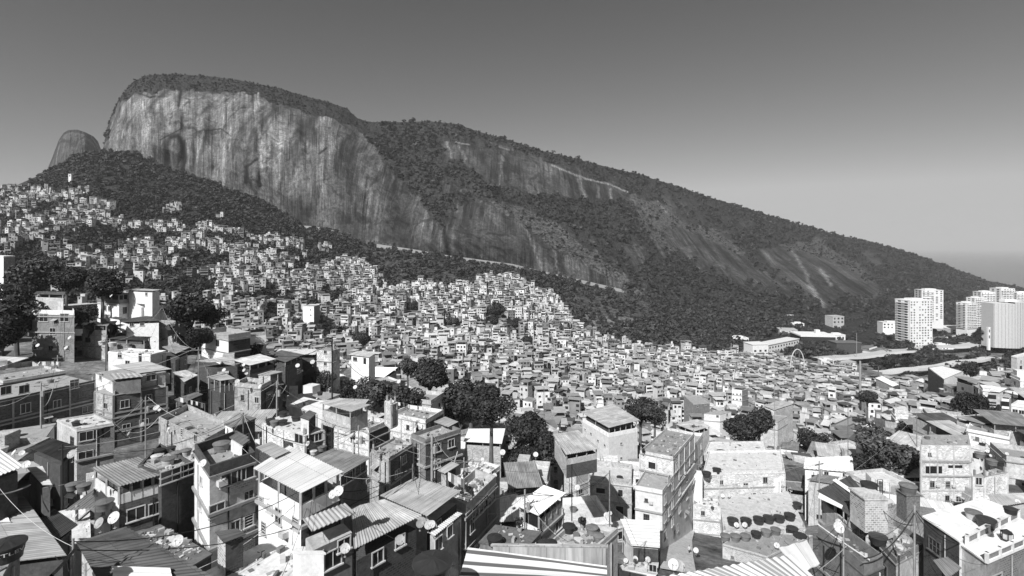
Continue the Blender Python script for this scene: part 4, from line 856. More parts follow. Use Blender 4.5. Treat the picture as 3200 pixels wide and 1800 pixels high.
A['h22b'] = HB('white block with scattered dishes below the flat bright roof', [(1440, 1470), (1500, 1500), (1562, 1455), (1510, 1440)], 62, M_WHITE, M_GREY, 'slab', M_WHITE, ph=.6, wins=[('R', 1540, 1480, .8, .8)])
A['h22c'] = HB('small white roof sheet by the large tree above the alley', [(1607, 1392), (1645, 1412), (1654, 1400), (1622, 1384)], 76, M_DARKR, None, 'sheet', S_WHITE, gap=.3)
A['h23'] = HB('brick rooftop with pale shade roof and dishes in the left middle', [(1012, 1305), (1153, 1338), (1216, 1312), (1085, 1285)], 68, M_BRICKL, M_DARKR, 'slab', M_CONC, ph=.9, pmat=M_BRICKL, ledges=(1.1, 3.9), wins=[('R', 1180, 1375, 1., 1.), ('R', 1190, 1440, 1., 1.)])
A['h23r'] = HB('pale square shade roof on posts over the brick rooftop', [(998, 1259), (1098, 1287), (1160, 1265), (1062, 1243)], 72, M_CREAM, None, 'sheet', S_LIGHT, gap=1.9, over=.4, depth=3.2, ribs='NR', pitch=.6, name='shade_roof', cat='shade roof', back=False)
A['h24'] = HB('brick house with long barred window and four roof tanks', [(824, 1318), (953, 1356), (1012, 1340), (890, 1290)], 58, M_BRICKL, M_BRICK_SHADE, 'slab', M_CONCL, ph=.25, wins=[('L', 935, 1370, 1.5, 1.1, 'long'), ('R', 995, 1365, .9, .9)])
A['shed24'] = HB('small white stair room with dark tiled roof on the four tank house', [(936, 1303), (965, 1313), (990, 1291), (966, 1282)], 58, M_WHITE, M_DARKR, 'sheet', S_DARK, gap=.1, over=.1, depth=2.1, name='stair_room', cat='stair room', ribs='LN')
A['h25'] = HB('grey sheet roof with light patches right of the broad bright roof', [(972, 1432), (1075, 1481), (1158, 1432), (1040, 1402)], 47, M_CREAM, M_GREY, 'sheet', S_GREY, gap=.6, over=.25, ribs='NR', pitch=.28, wins=[('R', 1082, 1494, 1.6, .9, 'long'), ('R', 1125, 1465, 1.6, .9, 'long'), ('R', 1140, 1500, .5, .4, 'ac')])
A['h25b'] = HB('dark brick house with two storeys of small windows below the brick rooftop', [(1160, 1405), (1215, 1432), (1290, 1385), (1235, 1365)], 58, M_BRICK, M_BRICK_SHADE, 'slab', M_CONC, ph=.4, ledges=(2.6,), wins=[('R', 1262, 1435, .8, .9), ('R', 1240, 1480, .8, .9)])
A['h25c'] = HB('dark walled house with balcony and white hanging cable at centre left', [(1285, 1355), (1330, 1375), (1440, 1340), (1390, 1320)], 62, M_GREY, M_DARKR, 'slab', M_CONC, ph=.6, ledges=(2.6, 5.2), wins=[('R', 1365, 1400, 1.2, 1.), ('R', 1410, 1385, 1., 1.), ('R', 1365, 1450, 1., 1.)])
A['h25d'] = HB('small square sheet roof above the dark walled house', [(1356, 1318), (1402, 1334), (1433, 1318), (1392, 1302)], 66, M_BRICK, M_DARKR, 'sheet', S_LIGHT, gap=1.2, over=.2, depth=4)
A['h25e'] = HB('small pale roof at the foot of the dark walled house', [(1367, 1470), (1391, 1480), (1436, 1452), (1412, 1442)], 54, M_CREAM, M_DARKR, 'sheet', S_ZINC, gap=.2)
A['h26'] = HB('long house with stained white wall and brown terrace in the left middle', [(496, 1302), (640, 1372), (726, 1325), (585, 1262)], 60, M_STAIN, M_GREY, 'slab', M_CONC, ph=.9, pmat=M_BRICK, wins=[('L', 527, 1337, .9, .9), ('L', 569, 1352, .6, 1., 'slats'), ('L', 612, 1372, .8, 1.1)])
A['h26b'] = HB('dark cubic stair block with pale left edge behind the tall pale house', [(704, 1322), (727, 1334), (797, 1306), (770, 1298)], 52, M_WHITE, M_DARKR, 'slab', M_GREY, ph=.15)
A['h26c'] = HB('low sheet covered annex in front of the dark cubic stair block', [(712, 1358), (752, 1380), (778, 1366), (738, 1345)], 47, M_WHITE, M_DARKR, 'sheet', S_GREY, gap=.15, over=.15)
A['h27'] = HB('tall corner house with bright end wall and brick lower storeys on the left', [(299, 1163), (352, 1188), (517, 1160), (462, 1140)], 80, M_WHITE, M_CREAM, 'slab', M_CONC, tgt=None, ph=.2, ledges=(3.2,), wins=[('L', 315, 1177, 1.1, 1.1), ('R', 390, 1198, 1.2, 1.4, 'long'), ('R', 415, 1195, 2.4, 1.3, 'hole'), ('R', 472, 1177, 1.4, 1.2, 'long')])
A['h27l'] = HB('brick lower part of the tall corner house with small square windows', [(297, 1222), (354, 1235), (522, 1207), (462, 1200)], 79, M_BRICK, M_BRICK_SHADE, 'slab', M_CONC, tgt=None, ph=.1, ledges=(3.4,), wins=[('L', 331, 1268, .9, .9), ('R', 390, 1262, 1.1, 1.2), ('R', 465, 1242, .8, .9), ('R', 395, 1335, 1., 1.), ('R', 450, 1320, 1.2, 1.)])
A['h27r'] = HB('broad pale sheet roof on top of the tall corner house', [(352, 1143), (438, 1166), (537, 1153), (460, 1128)], 84, M_CREAM, M_CREAM, 'sheet', S_LIGHT, tgt=None, gap=.6, over=.3, depth=2.5, ribs='NR', pitch=.6)
A['h27s'] = HB('small ribbed lean-to roof under the broad pale roof', [(338, 1168), (350, 1186), (447, 1176), (430, 1163)], 79, M_GREY, M_GREY, 'sheet', S_LIGHT, gap=.4, over=.3, depth=2.6, ribs='LN', pitch=.6)
A['h28'] = HB('grey two-storey house with sunlit flat roof and black tank', [(178, 1310), (240, 1342), (355, 1322), (296, 1292)], 62, M_CREAM, M_GREY, 'slab', M_CONCL, ph=.3, ledges=(3.4,), wins=[('R', 270, 1362, 1.3, 1.1), ('R', 308, 1352, 1.1, 1.3, 'hole'), ('R', 268, 1425, 1.4, 1.2), ('R', 330, 1350, .8, 1.3, 'hole')])
A['h28r'] = HB('ragged corrugated awning below the sunlit flat roof on the left', [(95, 1400), (190, 1440), (245, 1395), (165, 1370)], 52, M_DARKR, None, 'sheet', S_DARK, gap=.5, over=.3)
A['h29'] = HB('long dark brick block in shade with small windows at the left edge', [(-140, 1230), (-60, 1262), (296, 1188), (200, 1165)], 82, M_BRICK_SHADE, M_BRICK_SHADE, 'slab', M_CONC, ph=.4, ledges=(3.2,), wins=[('R', 75, 1216, 1.2, 1.2), ('R', 232, 1200, 1.2, 1.4), ('R', 80, 1275, 1.2, 1.4), ('R', 178, 1262, 1., 1.2), ('R', 18, 1220, 1.2, 1.2)])
A['h29b'] = HB('fenced terrace on top of the long dark brick block', [(-60, 1172), (10, 1190), (205, 1158), (140, 1142)], 92, M_CREAM, M_DARKR, 'slab', M_CONC, ph=.5)
# --- upper left cluster
A['h32'] = HB('white house with deep open balcony under thin flat roof, upper left', [(297, 918), (373, 922), (420, 917), (345, 911)], 112, M_WHITE, M_CREAM, 'sheet', S_LIGHT, gap=2.2, over=.4, ribs='LN', posts=3, ledges=(.1,), pmat=M_GREY, wins=[('L', 330, 962, .9, 1.4), ('L', 342, 964, .9, 1.2), ('R', 390, 970, 1.3, 1.8)])
A['h33'] = HB('small white house with flat canopy behind the open balcony house', [(395, 905), (478, 909), (505, 905), (430, 901)], 122, M_WHITE, M_WHITE, 'sheet', S_WHITE, gap=.4, over=.4, wins=[('L', 458, 919, .8, .8)])
A['h34'] = HB('raw concrete house with two wide dark windows beside the left trees', [(100, 968), (232, 970), (225, 955), (110, 953)], 110, M_GREY, M_GREY, 'slab', M_CONC, tgt=None, ph=1.1, pmat=M_WHITE, ledges=(.2, 3.6), wins=[('L', 137, 992, 2.1, 1.7), ('L', 202, 992, 2.1, 1.7), ('L', 165, 1035, 1.4, 1.4)])
A['h34b'] = HB('white rooftop rooms with ragged awning above the raw concrete house', [(105, 918), (200, 921), (205, 912), (115, 910)], 112, M_CREAM, M_CREAM, 'sheet', S_GREY, gap=1.4, over=.3, depth=4.2)
A['h35'] = HB('open kiosk shaped house with thick pale roof left of the brick wall', [(253, 1014), (336, 1018), (343, 1011), (262, 1008)], 100, M_BRICK, M_CREAM, 'sheet', S_LIGHT, gap=2.0, over=.3, ledges=(.1,))
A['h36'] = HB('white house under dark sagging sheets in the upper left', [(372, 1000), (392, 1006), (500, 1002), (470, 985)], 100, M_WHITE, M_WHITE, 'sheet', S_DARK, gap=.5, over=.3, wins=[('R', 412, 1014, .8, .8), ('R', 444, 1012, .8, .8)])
A['h36b'] = HB('white wall house with one small window left of the sagging sheets', [(345, 992), (374, 997), (392, 994), (362, 988)], 103, M_WHITE, M_WHITE, 'slab', M_DARKR, ph=.2, wins=[('L', 357, 1008, .9, .6)])
A['h36c'] = HB('dark low pitched roof right of the white balcony house', [(410, 945), (440, 952), (530, 942), (490, 934)], 110, M_WHITE, M_WHITE, 'sheet', S_DARK, gap=.7, over=.4)
A['h36d'] = HB('dark sheet canopy on posts in front of the brick wall house', [(335, 1058), (455, 1064), (475, 1052), (380, 1050)], 93, M_GREY, M_DARKR, 'sheet', S_DARK, gap=1.6, over=.3)
A['h37'] = HB('long bare brick wall house in the upper left', [(452, 1008), (560, 1012), (600, 1004), (500, 1000)], 98, M_BRICK, M_DARKR, 'slab', M_CONC, ph=.3, ledges=(1.9,))
A['h38'] = HB('white house with fluted parapet and big dark opening, upper left of centre', [(630, 1032), (714, 1046), (782, 1036), (705, 1022)], 96, M_WHITE, M_DARKR, 'slab', M_CONC, ph=1.2, pmat=M_CONC, ledges=(.1, 3.), wins=[('L', 680, 1072, 1.5, 1.5, 'hole'), ('R', 750, 1065, 3., 1.6, 'hole')])
A['h39'] = HB('white terrace wall with big pale tank below the sheet canopy', [(338, 1098), (470, 1108), (520, 1095), (400, 1088)], 88, M_WHITE, M_WHITE, 'slab', M_CONCL, ph=.4, wins=[('L', 375, 1110, 1., 1.), ('L', 438, 1118, .8, 1.6, 'hole')])
A['h40'] = HB('hut with hipped grey roof beside the white terrace wall', [(505, 1084), (548, 1106), (592, 1086), (550, 1075)], 86, M_DARKR, M_GREY, 'sheet', S_GREY, gap=1.2, over=.3, ribs='LN')
A['h41'] = HB('pair of pale sheet roofs in a row left of the dark broad roof', [(610, 1128), (660, 1132), (748, 1124), (700, 1115)], 84, M_DARKR, M_DARKR, 'sheet', S_LIGHT, gap=1.2, over=.3)
A['h41b'] = HB('pale ridged roof with hanging plants left of the dark broad roof', [(725, 1125), (780, 1142), (862, 1122), (812, 1106)], 82, M_DARKR, M_GREY, 'sheet', S_ZINC, gap=1.8, over=.3, ribs='LN')
A['h42'] = HB('bright white flat roof behind the dark broad roof', [(856, 1106), (985, 1108), (995, 1091), (872, 1090)], 100, M_DARKR, M_DARKR, 'sheet', S_PLAIN, gap=1., over=.3)
A['h42b'] = HB('dark broad roof with open shaded floor under it', [(822, 1112), (892, 1132), (950, 1108), (880, 1094)], 88, M_DARKR, M_DARKR, 'sheet', S_DARK, gap=2., over=.3, ribs='LN')
A['h43'] = HB('bright white sheet roof with grey half near the utility pole', [(1128, 1176), (1200, 1179), (1243, 1148), (1140, 1147)], 90, M_DARKR, M_GREY, 'sheet', S_PLAIN, gap=1., over=.4, ribs='LN')
A['h43c'] = HB('grey weathered roof joined to the bright white sheet roof', [(1062, 1172), (1120, 1178), (1165, 1156), (1090, 1148)], 92, M_DARKR, M_GREY, 'sheet', S_GREY, gap=.8, over=.4)
A['h43b'] = HB('brick house with open window strip right of the utility pole', [(1043, 1184), (1098, 1194), (1124, 1180), (1072, 1175)], 84, M_BRICKL, M_BRICK, 'sheet', S_LIGHT, gap=.3, over=.3, wins=[('L', 1075, 1199, 2.0, .9, 'long')])
A['h43d'] = HB('tall brick house with two small windows behind the utility pole', [(990, 1090), (1040, 1094), (1062, 1088), (1012, 1085)], 104, M_BRICKL, M_STAIN, 'slab', M_CONC, ph=.2, ledges=(2.8,), wins=[('L', 1017, 1100, .9, .9), ('L', 1017, 1137, .9, .9)])
A['h43e'] = HB('white house with two window bays above the grey weathered roof', [(1090, 1108), (1155, 1116), (1180, 1100), (1118, 1096)], 104, M_WHITE, M_WHITE, 'sheet', S_WHITE, gap=.2, over=.5, wins=[('L', 1110, 1122, 1.4, 1.), ('L', 1140, 1128, .9, 1.6, 'hole')])
A['h44'] = HB('stained plaster house with rubble parapet facing left, left of the patio roof', [(733, 1194), (815, 1204), (848, 1188), (770, 1178)], 76, M_STAIN, M_DARKR, 'slab', M_GREY, tgt=11., ph=.8, wins=[('L', 803, 1250, .9, 1.)])
A['h44b'] = HB('taller stained tower block attached to the stained plaster house', [(808, 1168), (845, 1168), (882, 1160), (850, 1156)], 75, M_STAIN, M_DARKR, 'slab', M_CONC, tgt=12., ph=.2, wins=[('L', 832, 1250, .4, .7)])
A['h45'] = HB('grey sheet roof over black open floor left of the stained plaster house', [(645, 1178), (688, 1190), (736, 1183), (700, 1164)], 74, M_DARKR, M_DARKR, 'sheet', S_LIGHT, gap=2., over=.3, ribs='NR')
A['h45b'] = HB('tiny folded sheet roof left of the grey sheet roof', [(540, 1163), (575, 1194), (618, 1172), (580, 1156)], 78, M_DARKR, M_DARKR, 'sheet', S_LIGHT, gap=.4, over=.3, ribs='LN')
A['h45c'] = HB('long thin awning strip in shade between the corner house and sheet roofs', [(545, 1248), (570, 1260), (635, 1232), (612, 1225)], 70, M_DARKR, M_DARKR, 'sheet', S_GREY, gap=.2, over=.2)
A['h46'] = HB('white sunlit terrace with dark round tank right of the stained plaster house', [(902, 1266), (1008, 1293), (1040, 1260), (950, 1240)], 74, M_WHITE, M_DARKR, 'slab', M_WHITE, ph=.15, wins=[('L', 950, 1290, .8, .8)])
A['h46b'] = HB('house with curved pale roof above the big middle trees', [(1265, 1195), (1330, 1232), (1370, 1218), (1300, 1182)], 112, M_WHITE, M_WHITE, 'sheet', S_LIGHT, gap=.3, over=.3)
A['h46c'] = HB('small chimney like brick stair tower left of the big middle trees', [(1205, 1250), (1222, 1262), (1240, 1255), (1222, 1246)], 63, M_BRICKL, M_BRICK, 'slab', M_CONCL, depth=3, ph=.2)
A['h46d'] = HB('walled terrace with laundry and dishes left of the big middle trees', [(1218, 1290), (1330, 1312), (1385, 1280), (1280, 1265)], 74, M_BRICKL, M_DARKR, 'slab', M_CONC, ph=.9, wins=[('R', 1340, 1330, .8, .8)])
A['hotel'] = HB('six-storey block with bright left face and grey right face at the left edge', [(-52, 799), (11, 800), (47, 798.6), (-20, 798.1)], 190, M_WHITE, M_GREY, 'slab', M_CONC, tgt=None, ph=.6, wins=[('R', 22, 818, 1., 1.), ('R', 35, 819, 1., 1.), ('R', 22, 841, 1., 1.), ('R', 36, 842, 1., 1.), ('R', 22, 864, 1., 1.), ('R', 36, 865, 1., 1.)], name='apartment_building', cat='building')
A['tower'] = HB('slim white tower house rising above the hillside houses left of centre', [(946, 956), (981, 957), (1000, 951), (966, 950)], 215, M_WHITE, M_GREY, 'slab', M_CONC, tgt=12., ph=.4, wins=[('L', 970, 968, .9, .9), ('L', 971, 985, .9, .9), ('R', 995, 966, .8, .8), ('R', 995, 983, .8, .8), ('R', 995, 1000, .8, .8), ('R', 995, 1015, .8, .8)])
# --- mid right
A['m1'] = HB('house with blank shaded side and grey top band in the right middle', [(2597, 1328), (2648, 1330), (2712, 1305), (2660, 1300)], 118, M_CREAM, M_CREAM, 'slab', M_CONC, ph=.8, pmat=M_GREY, ledges=(.2, 3.2), wins=[('L', 2615, 1345, 1.2, .9, 'hole'), ('L', 2635, 1346, 1.2, .9, 'hole'), ('R', 2690, 1338, 1., 1.5, 'hole')])
A['m2'] = HB('framed concrete building with pale blank wall right of centre', [(2758, 1250), (2782, 1262), (2830, 1250), (2800, 1238)], 140, M_DARKR, M_CREAM, 'slab', M_CONCL, ph=.4, ledges=(3.,), wins=[('R', 2800, 1275, 1.8, 1.8, 'long')])
A['m3'] = HB('blank pale gable wall house in front of the framed building', [(2778, 1278), (2808, 1282), (2855, 1275), (2820, 1268)], 128, M_CREAM, M_WHITE, 'slab', M_CONCL, ph=.2, wins=[('R', 2815, 1300, .8, .8), ('R', 2842, 1298, 1.2, .8)])
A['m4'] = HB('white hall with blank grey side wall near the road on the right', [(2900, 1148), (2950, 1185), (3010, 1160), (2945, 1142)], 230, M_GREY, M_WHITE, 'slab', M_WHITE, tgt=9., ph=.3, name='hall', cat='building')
A['m5'] = HB('three-storey white house with stacked verandas on the right slope', [(3085, 1222), (3125, 1226), (3150, 1212), (3110, 1208)], 150, M_CREAM, M_WHITE, 'sheet', S_WHITE, gap=.4, over=.4, ledges=(3, 6), wins=[('L', 3100, 1240, 1.8, 1.2, 'hole'), ('L', 3100, 1262, 1.8, 1.2, 'hole'), ('L', 3100, 1282, 1.8, 1.2, 'hole')])
A['m6'] = HB('tall house with rows of verandas at the right edge of the slope', [(3128, 1240), (3155, 1243), (3165, 1232), (3140, 1230)], 142, M_WHITE, M_CREAM, 'sheet', S_LIGHT, gap=.4, over=.3, ledges=(3, 6, 9), wins=[('L', 3141, 1262, 1.6, 1.3, 'hole'), ('L', 3141, 1285, 1.6, 1.3, 'hole'), ('L', 3141, 1308, 1.6, 1.3, 'hole')])
A['m7'] = HB('white house with three window rows cut by the right edge', [(3160, 1262), (3215, 1268), (3230, 1255), (3180, 1250)], 132, M_WHITE, M_CREAM, 'slab', M_CONCL, ph=.6, ledges=(3, 6), wins=[('L', 3172, 1285, 1., 1.), ('L', 3192, 1288, 1., 1.), ('L', 3172, 1312, 1., 1.), ('L', 3192, 1315, 1., 1.)])
A['m8'] = HB('veranda house with pale angled roof left of the tall dark tree', [(2935, 1250), (2975, 1262), (3003, 1245), (2965, 1236)], 150, M_GREY, M_CREAM, 'sheet', S_LIGHT, gap=1.6, over=.4, ledges=(.1, 3.))
A['m9'] = HB('upper white house with dark openings at the right edge near the netted tower', [(3160, 1112), (3178, 1116), (3225, 1108), (3200, 1102)], 170, M_WHITE, M_WHITE, 'slab', M_CONCL, ph=.4, wins=[('R', 3190, 1130, 1., 1.), ('R', 3190, 1150, 1.5, 1.5, 'hole')])
A['m10'] = HB('white four-storey house with square window grid right of centre', [(2285, 1210), (2320, 1214), (2340, 1208), (2300, 1204)], 165, M_WHITE, M_GREY, 'sheet', S_GREY, tgt=10., gap=1.2, over=.4, ledges=(3., 6.), wins=[('L', 2292+k*11, 1232+j*16, .8, .9) for k in range(3) for j in range(2)])
A['m11'] = HB('brick terrace house with concrete posts and dark annex right of centre', [(2137, 1235), (2166, 1262), (2218, 1258), (2190, 1235)], 142, M_BRICK, M_GREY, 'slab', M_CONC, ph=.5, wins=[('R', 2180, 1270, .8, 1.), ('R', 2205, 1265, .8, .8)])
A['m12'] = HB('white house with two dark windows below the brick terrace house', [(2200, 1292), (2250, 1295), (2285, 1286), (2240, 1282)], 128, M_WHITE, M_WHITE, 'slab', M_CONC, ph=.2, ledges=(2.9,), wins=[('R', 2272, 1296, 1., 1.), ('L', 2242, 1301, 1., 1.), ('R', 2270, 1325, 1., 1.)])
A['m13'] = HB('stained house with pale roof and ruined wall above the pale trees', [(2385, 1268), (2420, 1282), (2480, 1262), (2440, 1250)], 124, M_BRICKL, M_CREAM, 'sheet', S_LIGHT, gap=.5, over=.3, wins=[('L', 2400, 1300, 1., 1.)])
A['m14'] = HB('crumbling white terrace house left of the slanting cable', [(2385, 1312), (2430, 1318), (2462, 1300), (2420, 1296)], 112, M_CREAM, M_BRICKL, 'slab', M_CONC, ph=.3, ledges=(2.8,), wins=[('L', 2393, 1325, .8, 1.2), ('L', 2393, 1350, .8, 1.2)])
A['m15'] = HB('small grey roofed white house above the broad smooth white roof', [(2432, 1400), (2496, 1408), (2498, 1382), (2440, 1380)], 92, M_WHITE, M_WHITE, 'sheet', S_GREY, gap=.3, over=.3, wins=[('L', 2482, 1422, .7, .7)])

# ------------------------------------------------------------------ water tanks, dishes, poles, cables
def make_tank(mat, lidmat, nameb='water_tank'):
    """unit tank: rim diameter 1, height .78, conical ribbed lid"""
    root = empty(nameb); b = MB(); b.lathe([(.30, 0), (.39, .02), (.405, .22), (.415, .24), (.415, .28), (.43, .30), (.455, .56), (.47, .58), (.47, .62), (.44, .62)], 28)
    b.build('tank_body', mat, root, True); l = MB(); n = 28
    for k in range(n):
        t0, t1 = 2*math.pi*k/n, 2*math.pi*(k+1)/n; r = lambda k_: .035 if k_ % 4 == 0 else 0
        a = (.5*math.cos(t0), .5*math.sin(t0), .64); c = (.5*math.cos(t1), .5*math.sin(t1), .64)
        m0 = (.28*math.cos(t0), .28*math.sin(t0), .71+r(k)*.6); m1 = (.28*math.cos(t1), .28*math.sin(t1), .71+r(k+1)*.6)
        c0 = (.08*math.cos(t0), .08*math.sin(t0), .76); c1 = (.08*math.cos(t1), .08*math.sin(t1), .76)
        l.face([a, c, m1, m0]); l.face([m0, m1, c1, c0]); l.face([c0, c1, (0, 0, .765)])
        l.face([(a[0], a[1], .58), (c[0], c[1], .58), c, a])
    l.build('lid', lidmat, root); KIDS[root.name] = list(root.children); return [root, False]
TK = dict(d=make_tank(M_TANKD, M_TANKD), m=make_tank(M_TANKM, M_TANKM), l=make_tank(M_TANKL, M_TANKL), p=make_tank(M_TANKL, M_TANKM))
TANKS = []
def use(proto):
    o = proto[0] if not proto[1] else copy_tree(proto[0]); proto[1] = True; return o
def tank(px, py, z, d, kind='d', label=None):
    """px, py = where its foot stands, z = height of the roof it stands on"""
    o = use(TK[kind]); d = d*(.74 if px > 2650 else 1.62 if 2160 < px < 2530 and py > 1400 else 1); p = onz(px, py, z); o.location = p; o.scale = (d, d, d*rng.uniform(.7, .85)); o.rotation_euler = (0, 0, rng.random()*6)
    o['category'] = 'water tank'; o['group'] = 'round water tanks on the rooftops'
    if label: o['label'] = label
    elif 'label' in o: del o['label']
    o['_k'] = {'d': 'dark round water tank', 'm': 'grey round water tank', 'l': 'pale round water tank', 'p': 'pale water tank with darker lid'}[kind]; TANKS.append(o); return o
def make_dish(mat):
    root = empty('satellite_dish'); m = MB(); n = 20; rings = [(0, 0), (.2, .012), (.36, .045), (.5, .095)]
    tilt = R(48)
    def X_(r, t, h): x, y, z = r*math.cos(t), r*math.sin(t), h; return (x, y*math.sin(R(36))-z*math.cos(R(36)), .95+y*math.cos(R(36))+z*math.sin(R(36)))
    for (r0, h0), (r1, h1) in zip(rings, rings[1:]):
        for k in range(n):
            t0, t1 = 2*math.pi*k/n, 2*math.pi*(k+1)/n; q = [X_(r0, t0, h0), X_(r1, t0, h1), X_(r1, t1, h1), X_(r0, t1, h0)]
            if r0 == 0: q = q[1:] if False else [q[0], q[1], q[2]]
            m.face(q); m.face([(a, b+.015, c-.015) for a, b, c in q[::-1]])
    m.build('reflector', mat, root, False)
    a = MB(); e = (0, -.45, 1.2); a.tube(X_(.5, -math.pi/2, .095), e, .014, .014, 5); a.tube(X_(.4, 0, .06), e, .009, .009, 4); a.box(e, (.07, .12, .07), 0); a.build('arm', M_STEEL, root)
    p = MB(); p.tube((0, .08, 0), (0, .08, .92), .025, .025, 6); p.box((0, .08, .01), (.22, .22, .02)); p.build('mast', M_STEEL, root)
    KIDS[root.name] = list(root.children); return [root, False]
DS = dict(w=make_dish(M_DISH), g=make_dish(M_DISHG)); DISHES = []
def dish(px, py, z, d=.9, kind='w', az=None, label=None):
    o = use(DS[kind]); p = onz(px, py, z); o.location = p; d = d*(1.4 if p.y > 70 and 2100 < px < 2500 else 1); o.scale = (d*rng.uniform(.5, .64),)*3
    o.rotation_euler = (0, 0, rng.uniform(-.75, .55) if az is None else az); o['category'] = 'satellite dish'; o['group'] = 'satellite dishes on the houses'
    if label: o['label'] = label
    o['_k'] = {'w': 'white satellite dish', 'g': 'grey satellite dish'}[kind]; DISHES.append(o); return o
zf = lambda k: A[k]['zf']
# tanks (foot pixel, roof, diameter)
big = tank(18, 1748, zf('corner'), 1.35, 'd', 'large dark tank with white lettering round it at the bottom left corner')
tank(-6, 1778, zf('stripe')-3.2, .9, 'm') if False else None
tank(1352, 1812, -13.4, 1.65, 'd', 'big ribbed dark tank top at the bottom edge beside the striped roof')
tank(692, 1408, zf('h5'), 1.35, 'm', 'large grey tank on the flat roof of the tall pale house'); tank(668, 1392, zf('h5'), 1.0, 'd', 'flat dark tank behind the grey one on the tall pale house')
for px, py, d, k in ((490, 1440, .95, 'l'), (525, 1452, 1.1, 'p'), (497, 1420, 1., 'd'), (552, 1430, .95, 'm'), (580, 1424, 1., 'p'), (533, 1412, .9, 'd'), (618, 1420, .8, 'd')): tank(px, py, zf('h4b'), d, k)
tank(326, 1592, -19.5, 1.25, 'm', 'ribbed dark tank in front of the white left wall of the brick house'); tank(228, 1530, -21, 1.1, 'm'); tank(262, 1532, -21, 1.1, 'm')
tank(240, 1330, zf('h28'), 1.1, 'd'); tank(158, 1196, zf('h29'), 1., 'm')
for px, py, k in ((845, 1325, 'd'), (885, 1302, 'd'), (884, 1328, 'd'), (925, 1315, 'd'), (858, 1330, 'm')): tank(px, py, zf('h24'), 1.1, k)
tank(955, 1266, zf('h46'), 1.0, 'm', 'tank with dark lid on the white sunlit terrace'); tank(1000, 1235, zf('h46')+1, 1.1, 'd'); tank(1006, 1408, -23.5, 1.05, 'm'); tank(980, 1420, -23.3, .8, 'l')
tank(850, 1712, -25.2, 1.5, 'l', 'large white barrel shaped tank at the foot of the white three-storey house'); tank(898, 1712, -25.2, .95, 'l')
tank(352, 1082, zf('h39'), 1.6, 'l', 'big pale tank on the white terrace wall house, right one'); tank(320, 1078, zf('h39'), 1.5, 'l', 'boxy pale tank left of the big pale tank, upper left'); tank(404, 1083, zf('h39'), 1.1, 'm')
# the terraces with the rows of tanks
for i, (px, py) in enumerate(((2290, 1640), (2331, 1640), (2371, 1636), (2402, 1633), (2435, 1630), (2468, 1624))): tank(px, py, zf('h14'), 1.22, 'd', '%s dark tank from the left in the upper row on the long tank terrace' % ['first', 'second', 'third', 'fourth', 'fifth', 'last'][i])
for i, (px, py) in enumerate(((2267, 1688), (2298, 1689), (2329, 1687), (2363, 1679), (2394, 1674), (2424, 1668))): tank(px, py, zf('h14f'), 1.05, 'm' if i != 3 else 'd', '%s tank from the left in the lower row of the tank terraces' % ['first', 'second', 'third', 'fourth', 'fifth', 'sixth'][i])
tank(2476, 1668, zf('h14'), 1.2, 'd', 'dark tank right end, behind the last one of the tank terraces'); tank(2500, 1690, zf('h14'), 1.35, 'd', 'largest dark tank at the lower right end of the tank terraces'); tank(2492, 1588, zf('h14')+.3, 1.05, 'd', 'tall dark tank alone on the ledge right of the pale terrace floor')
for px, py in ((2208, 1490), (2240, 1478)): tank(px, py, zf('h14b'), 1.1, 'd')
for px, py in ((2224, 1430), (2255, 1424), (2256, 1432), (2328, 1426)): tank(px, py, zf('h14c'), 1.25, 'd')
tank(1850, 1665, zf('slab9b'), 1.15, 'm'); tank(1778, 1662, zf('slab9b'), 1.2, 'd', 'black barrel tank in the shade right of the white roofed brick house'); tank(1546, 1702, zf('slab9'), 1.25, 'd', 'dark round tank standing on the low grey slab roof')
tank(1700, 1712, zf('slab9'), 1.0, 'd'); tank(1722, 1712, zf('slab9'), 1.0, 'd'); tank(1870, 1690, zf('slab9b'), 1.0, 'm')
tank(3042, 1622, zf('h16'), 1.55, 'p', 'light grey tank on the white terrace near the right edge'); tank(3082, 1648, zf('h16'), 1.75, 'd', 'big black tank in front of the light grey one on the white terrace')
tank(2716, 1536, -20.2, 1.75, 'd', 'wide black tank raised on the frame with the ladder'); tank(2744, 1700, -23, 1.75, 'd', 'wide black tank low between the patched roof house and yard'); tank(3158, 1605, -18.6, 1.1, 'd', 'small dark tank behind the white terrace parapet')
tank(3070, 1392, zf('h18b'), 1.6, 'd'); tank(3062, 1430, -31, 1.8, 'm'); tank(3100, 1452, -29.5, 1.8, 'm'); tank(3125, 1455, -29.5, 1.7, 'd'); tank(2838, 1540, -27.4, 2.4, 'm', 'dark sheeted tank on stilts left of the unfinished brick building')
tank(2898, 1372, zf('h17'), 1.3, 'm')
# lettering on the corner tank, bent round its body
tc = bpy.data.curves.new('lettering', 'FONT'); tc.body = 'FORTLEV'; tc.size = .2; tc.extrude = .004; tc.align_x = 'CENTER'; to = bpy.data.objects.new('t', tc); col.objects.link(to)
dg = bpy.context.evaluated_depsgraph_get(); me = bpy.data.meshes.new_from_object(to.evaluated_get(dg)); bpy.data.objects.remove(to); rr = .472
for v in me.vertices:
    a = -math.pi/2+v.co.x*1.35/rr; zz = v.co.y; r_ = rr+v.co.z; v.co = (r_*math.cos(a), r_*math.sin(a), .36+zz*.95)
me.materials.append(M_DISH); lo = bpy.data.objects.new('lettering', me); col.objects.link(lo); lo.parent = big; big.rotation_euler = (0, 0, .62)
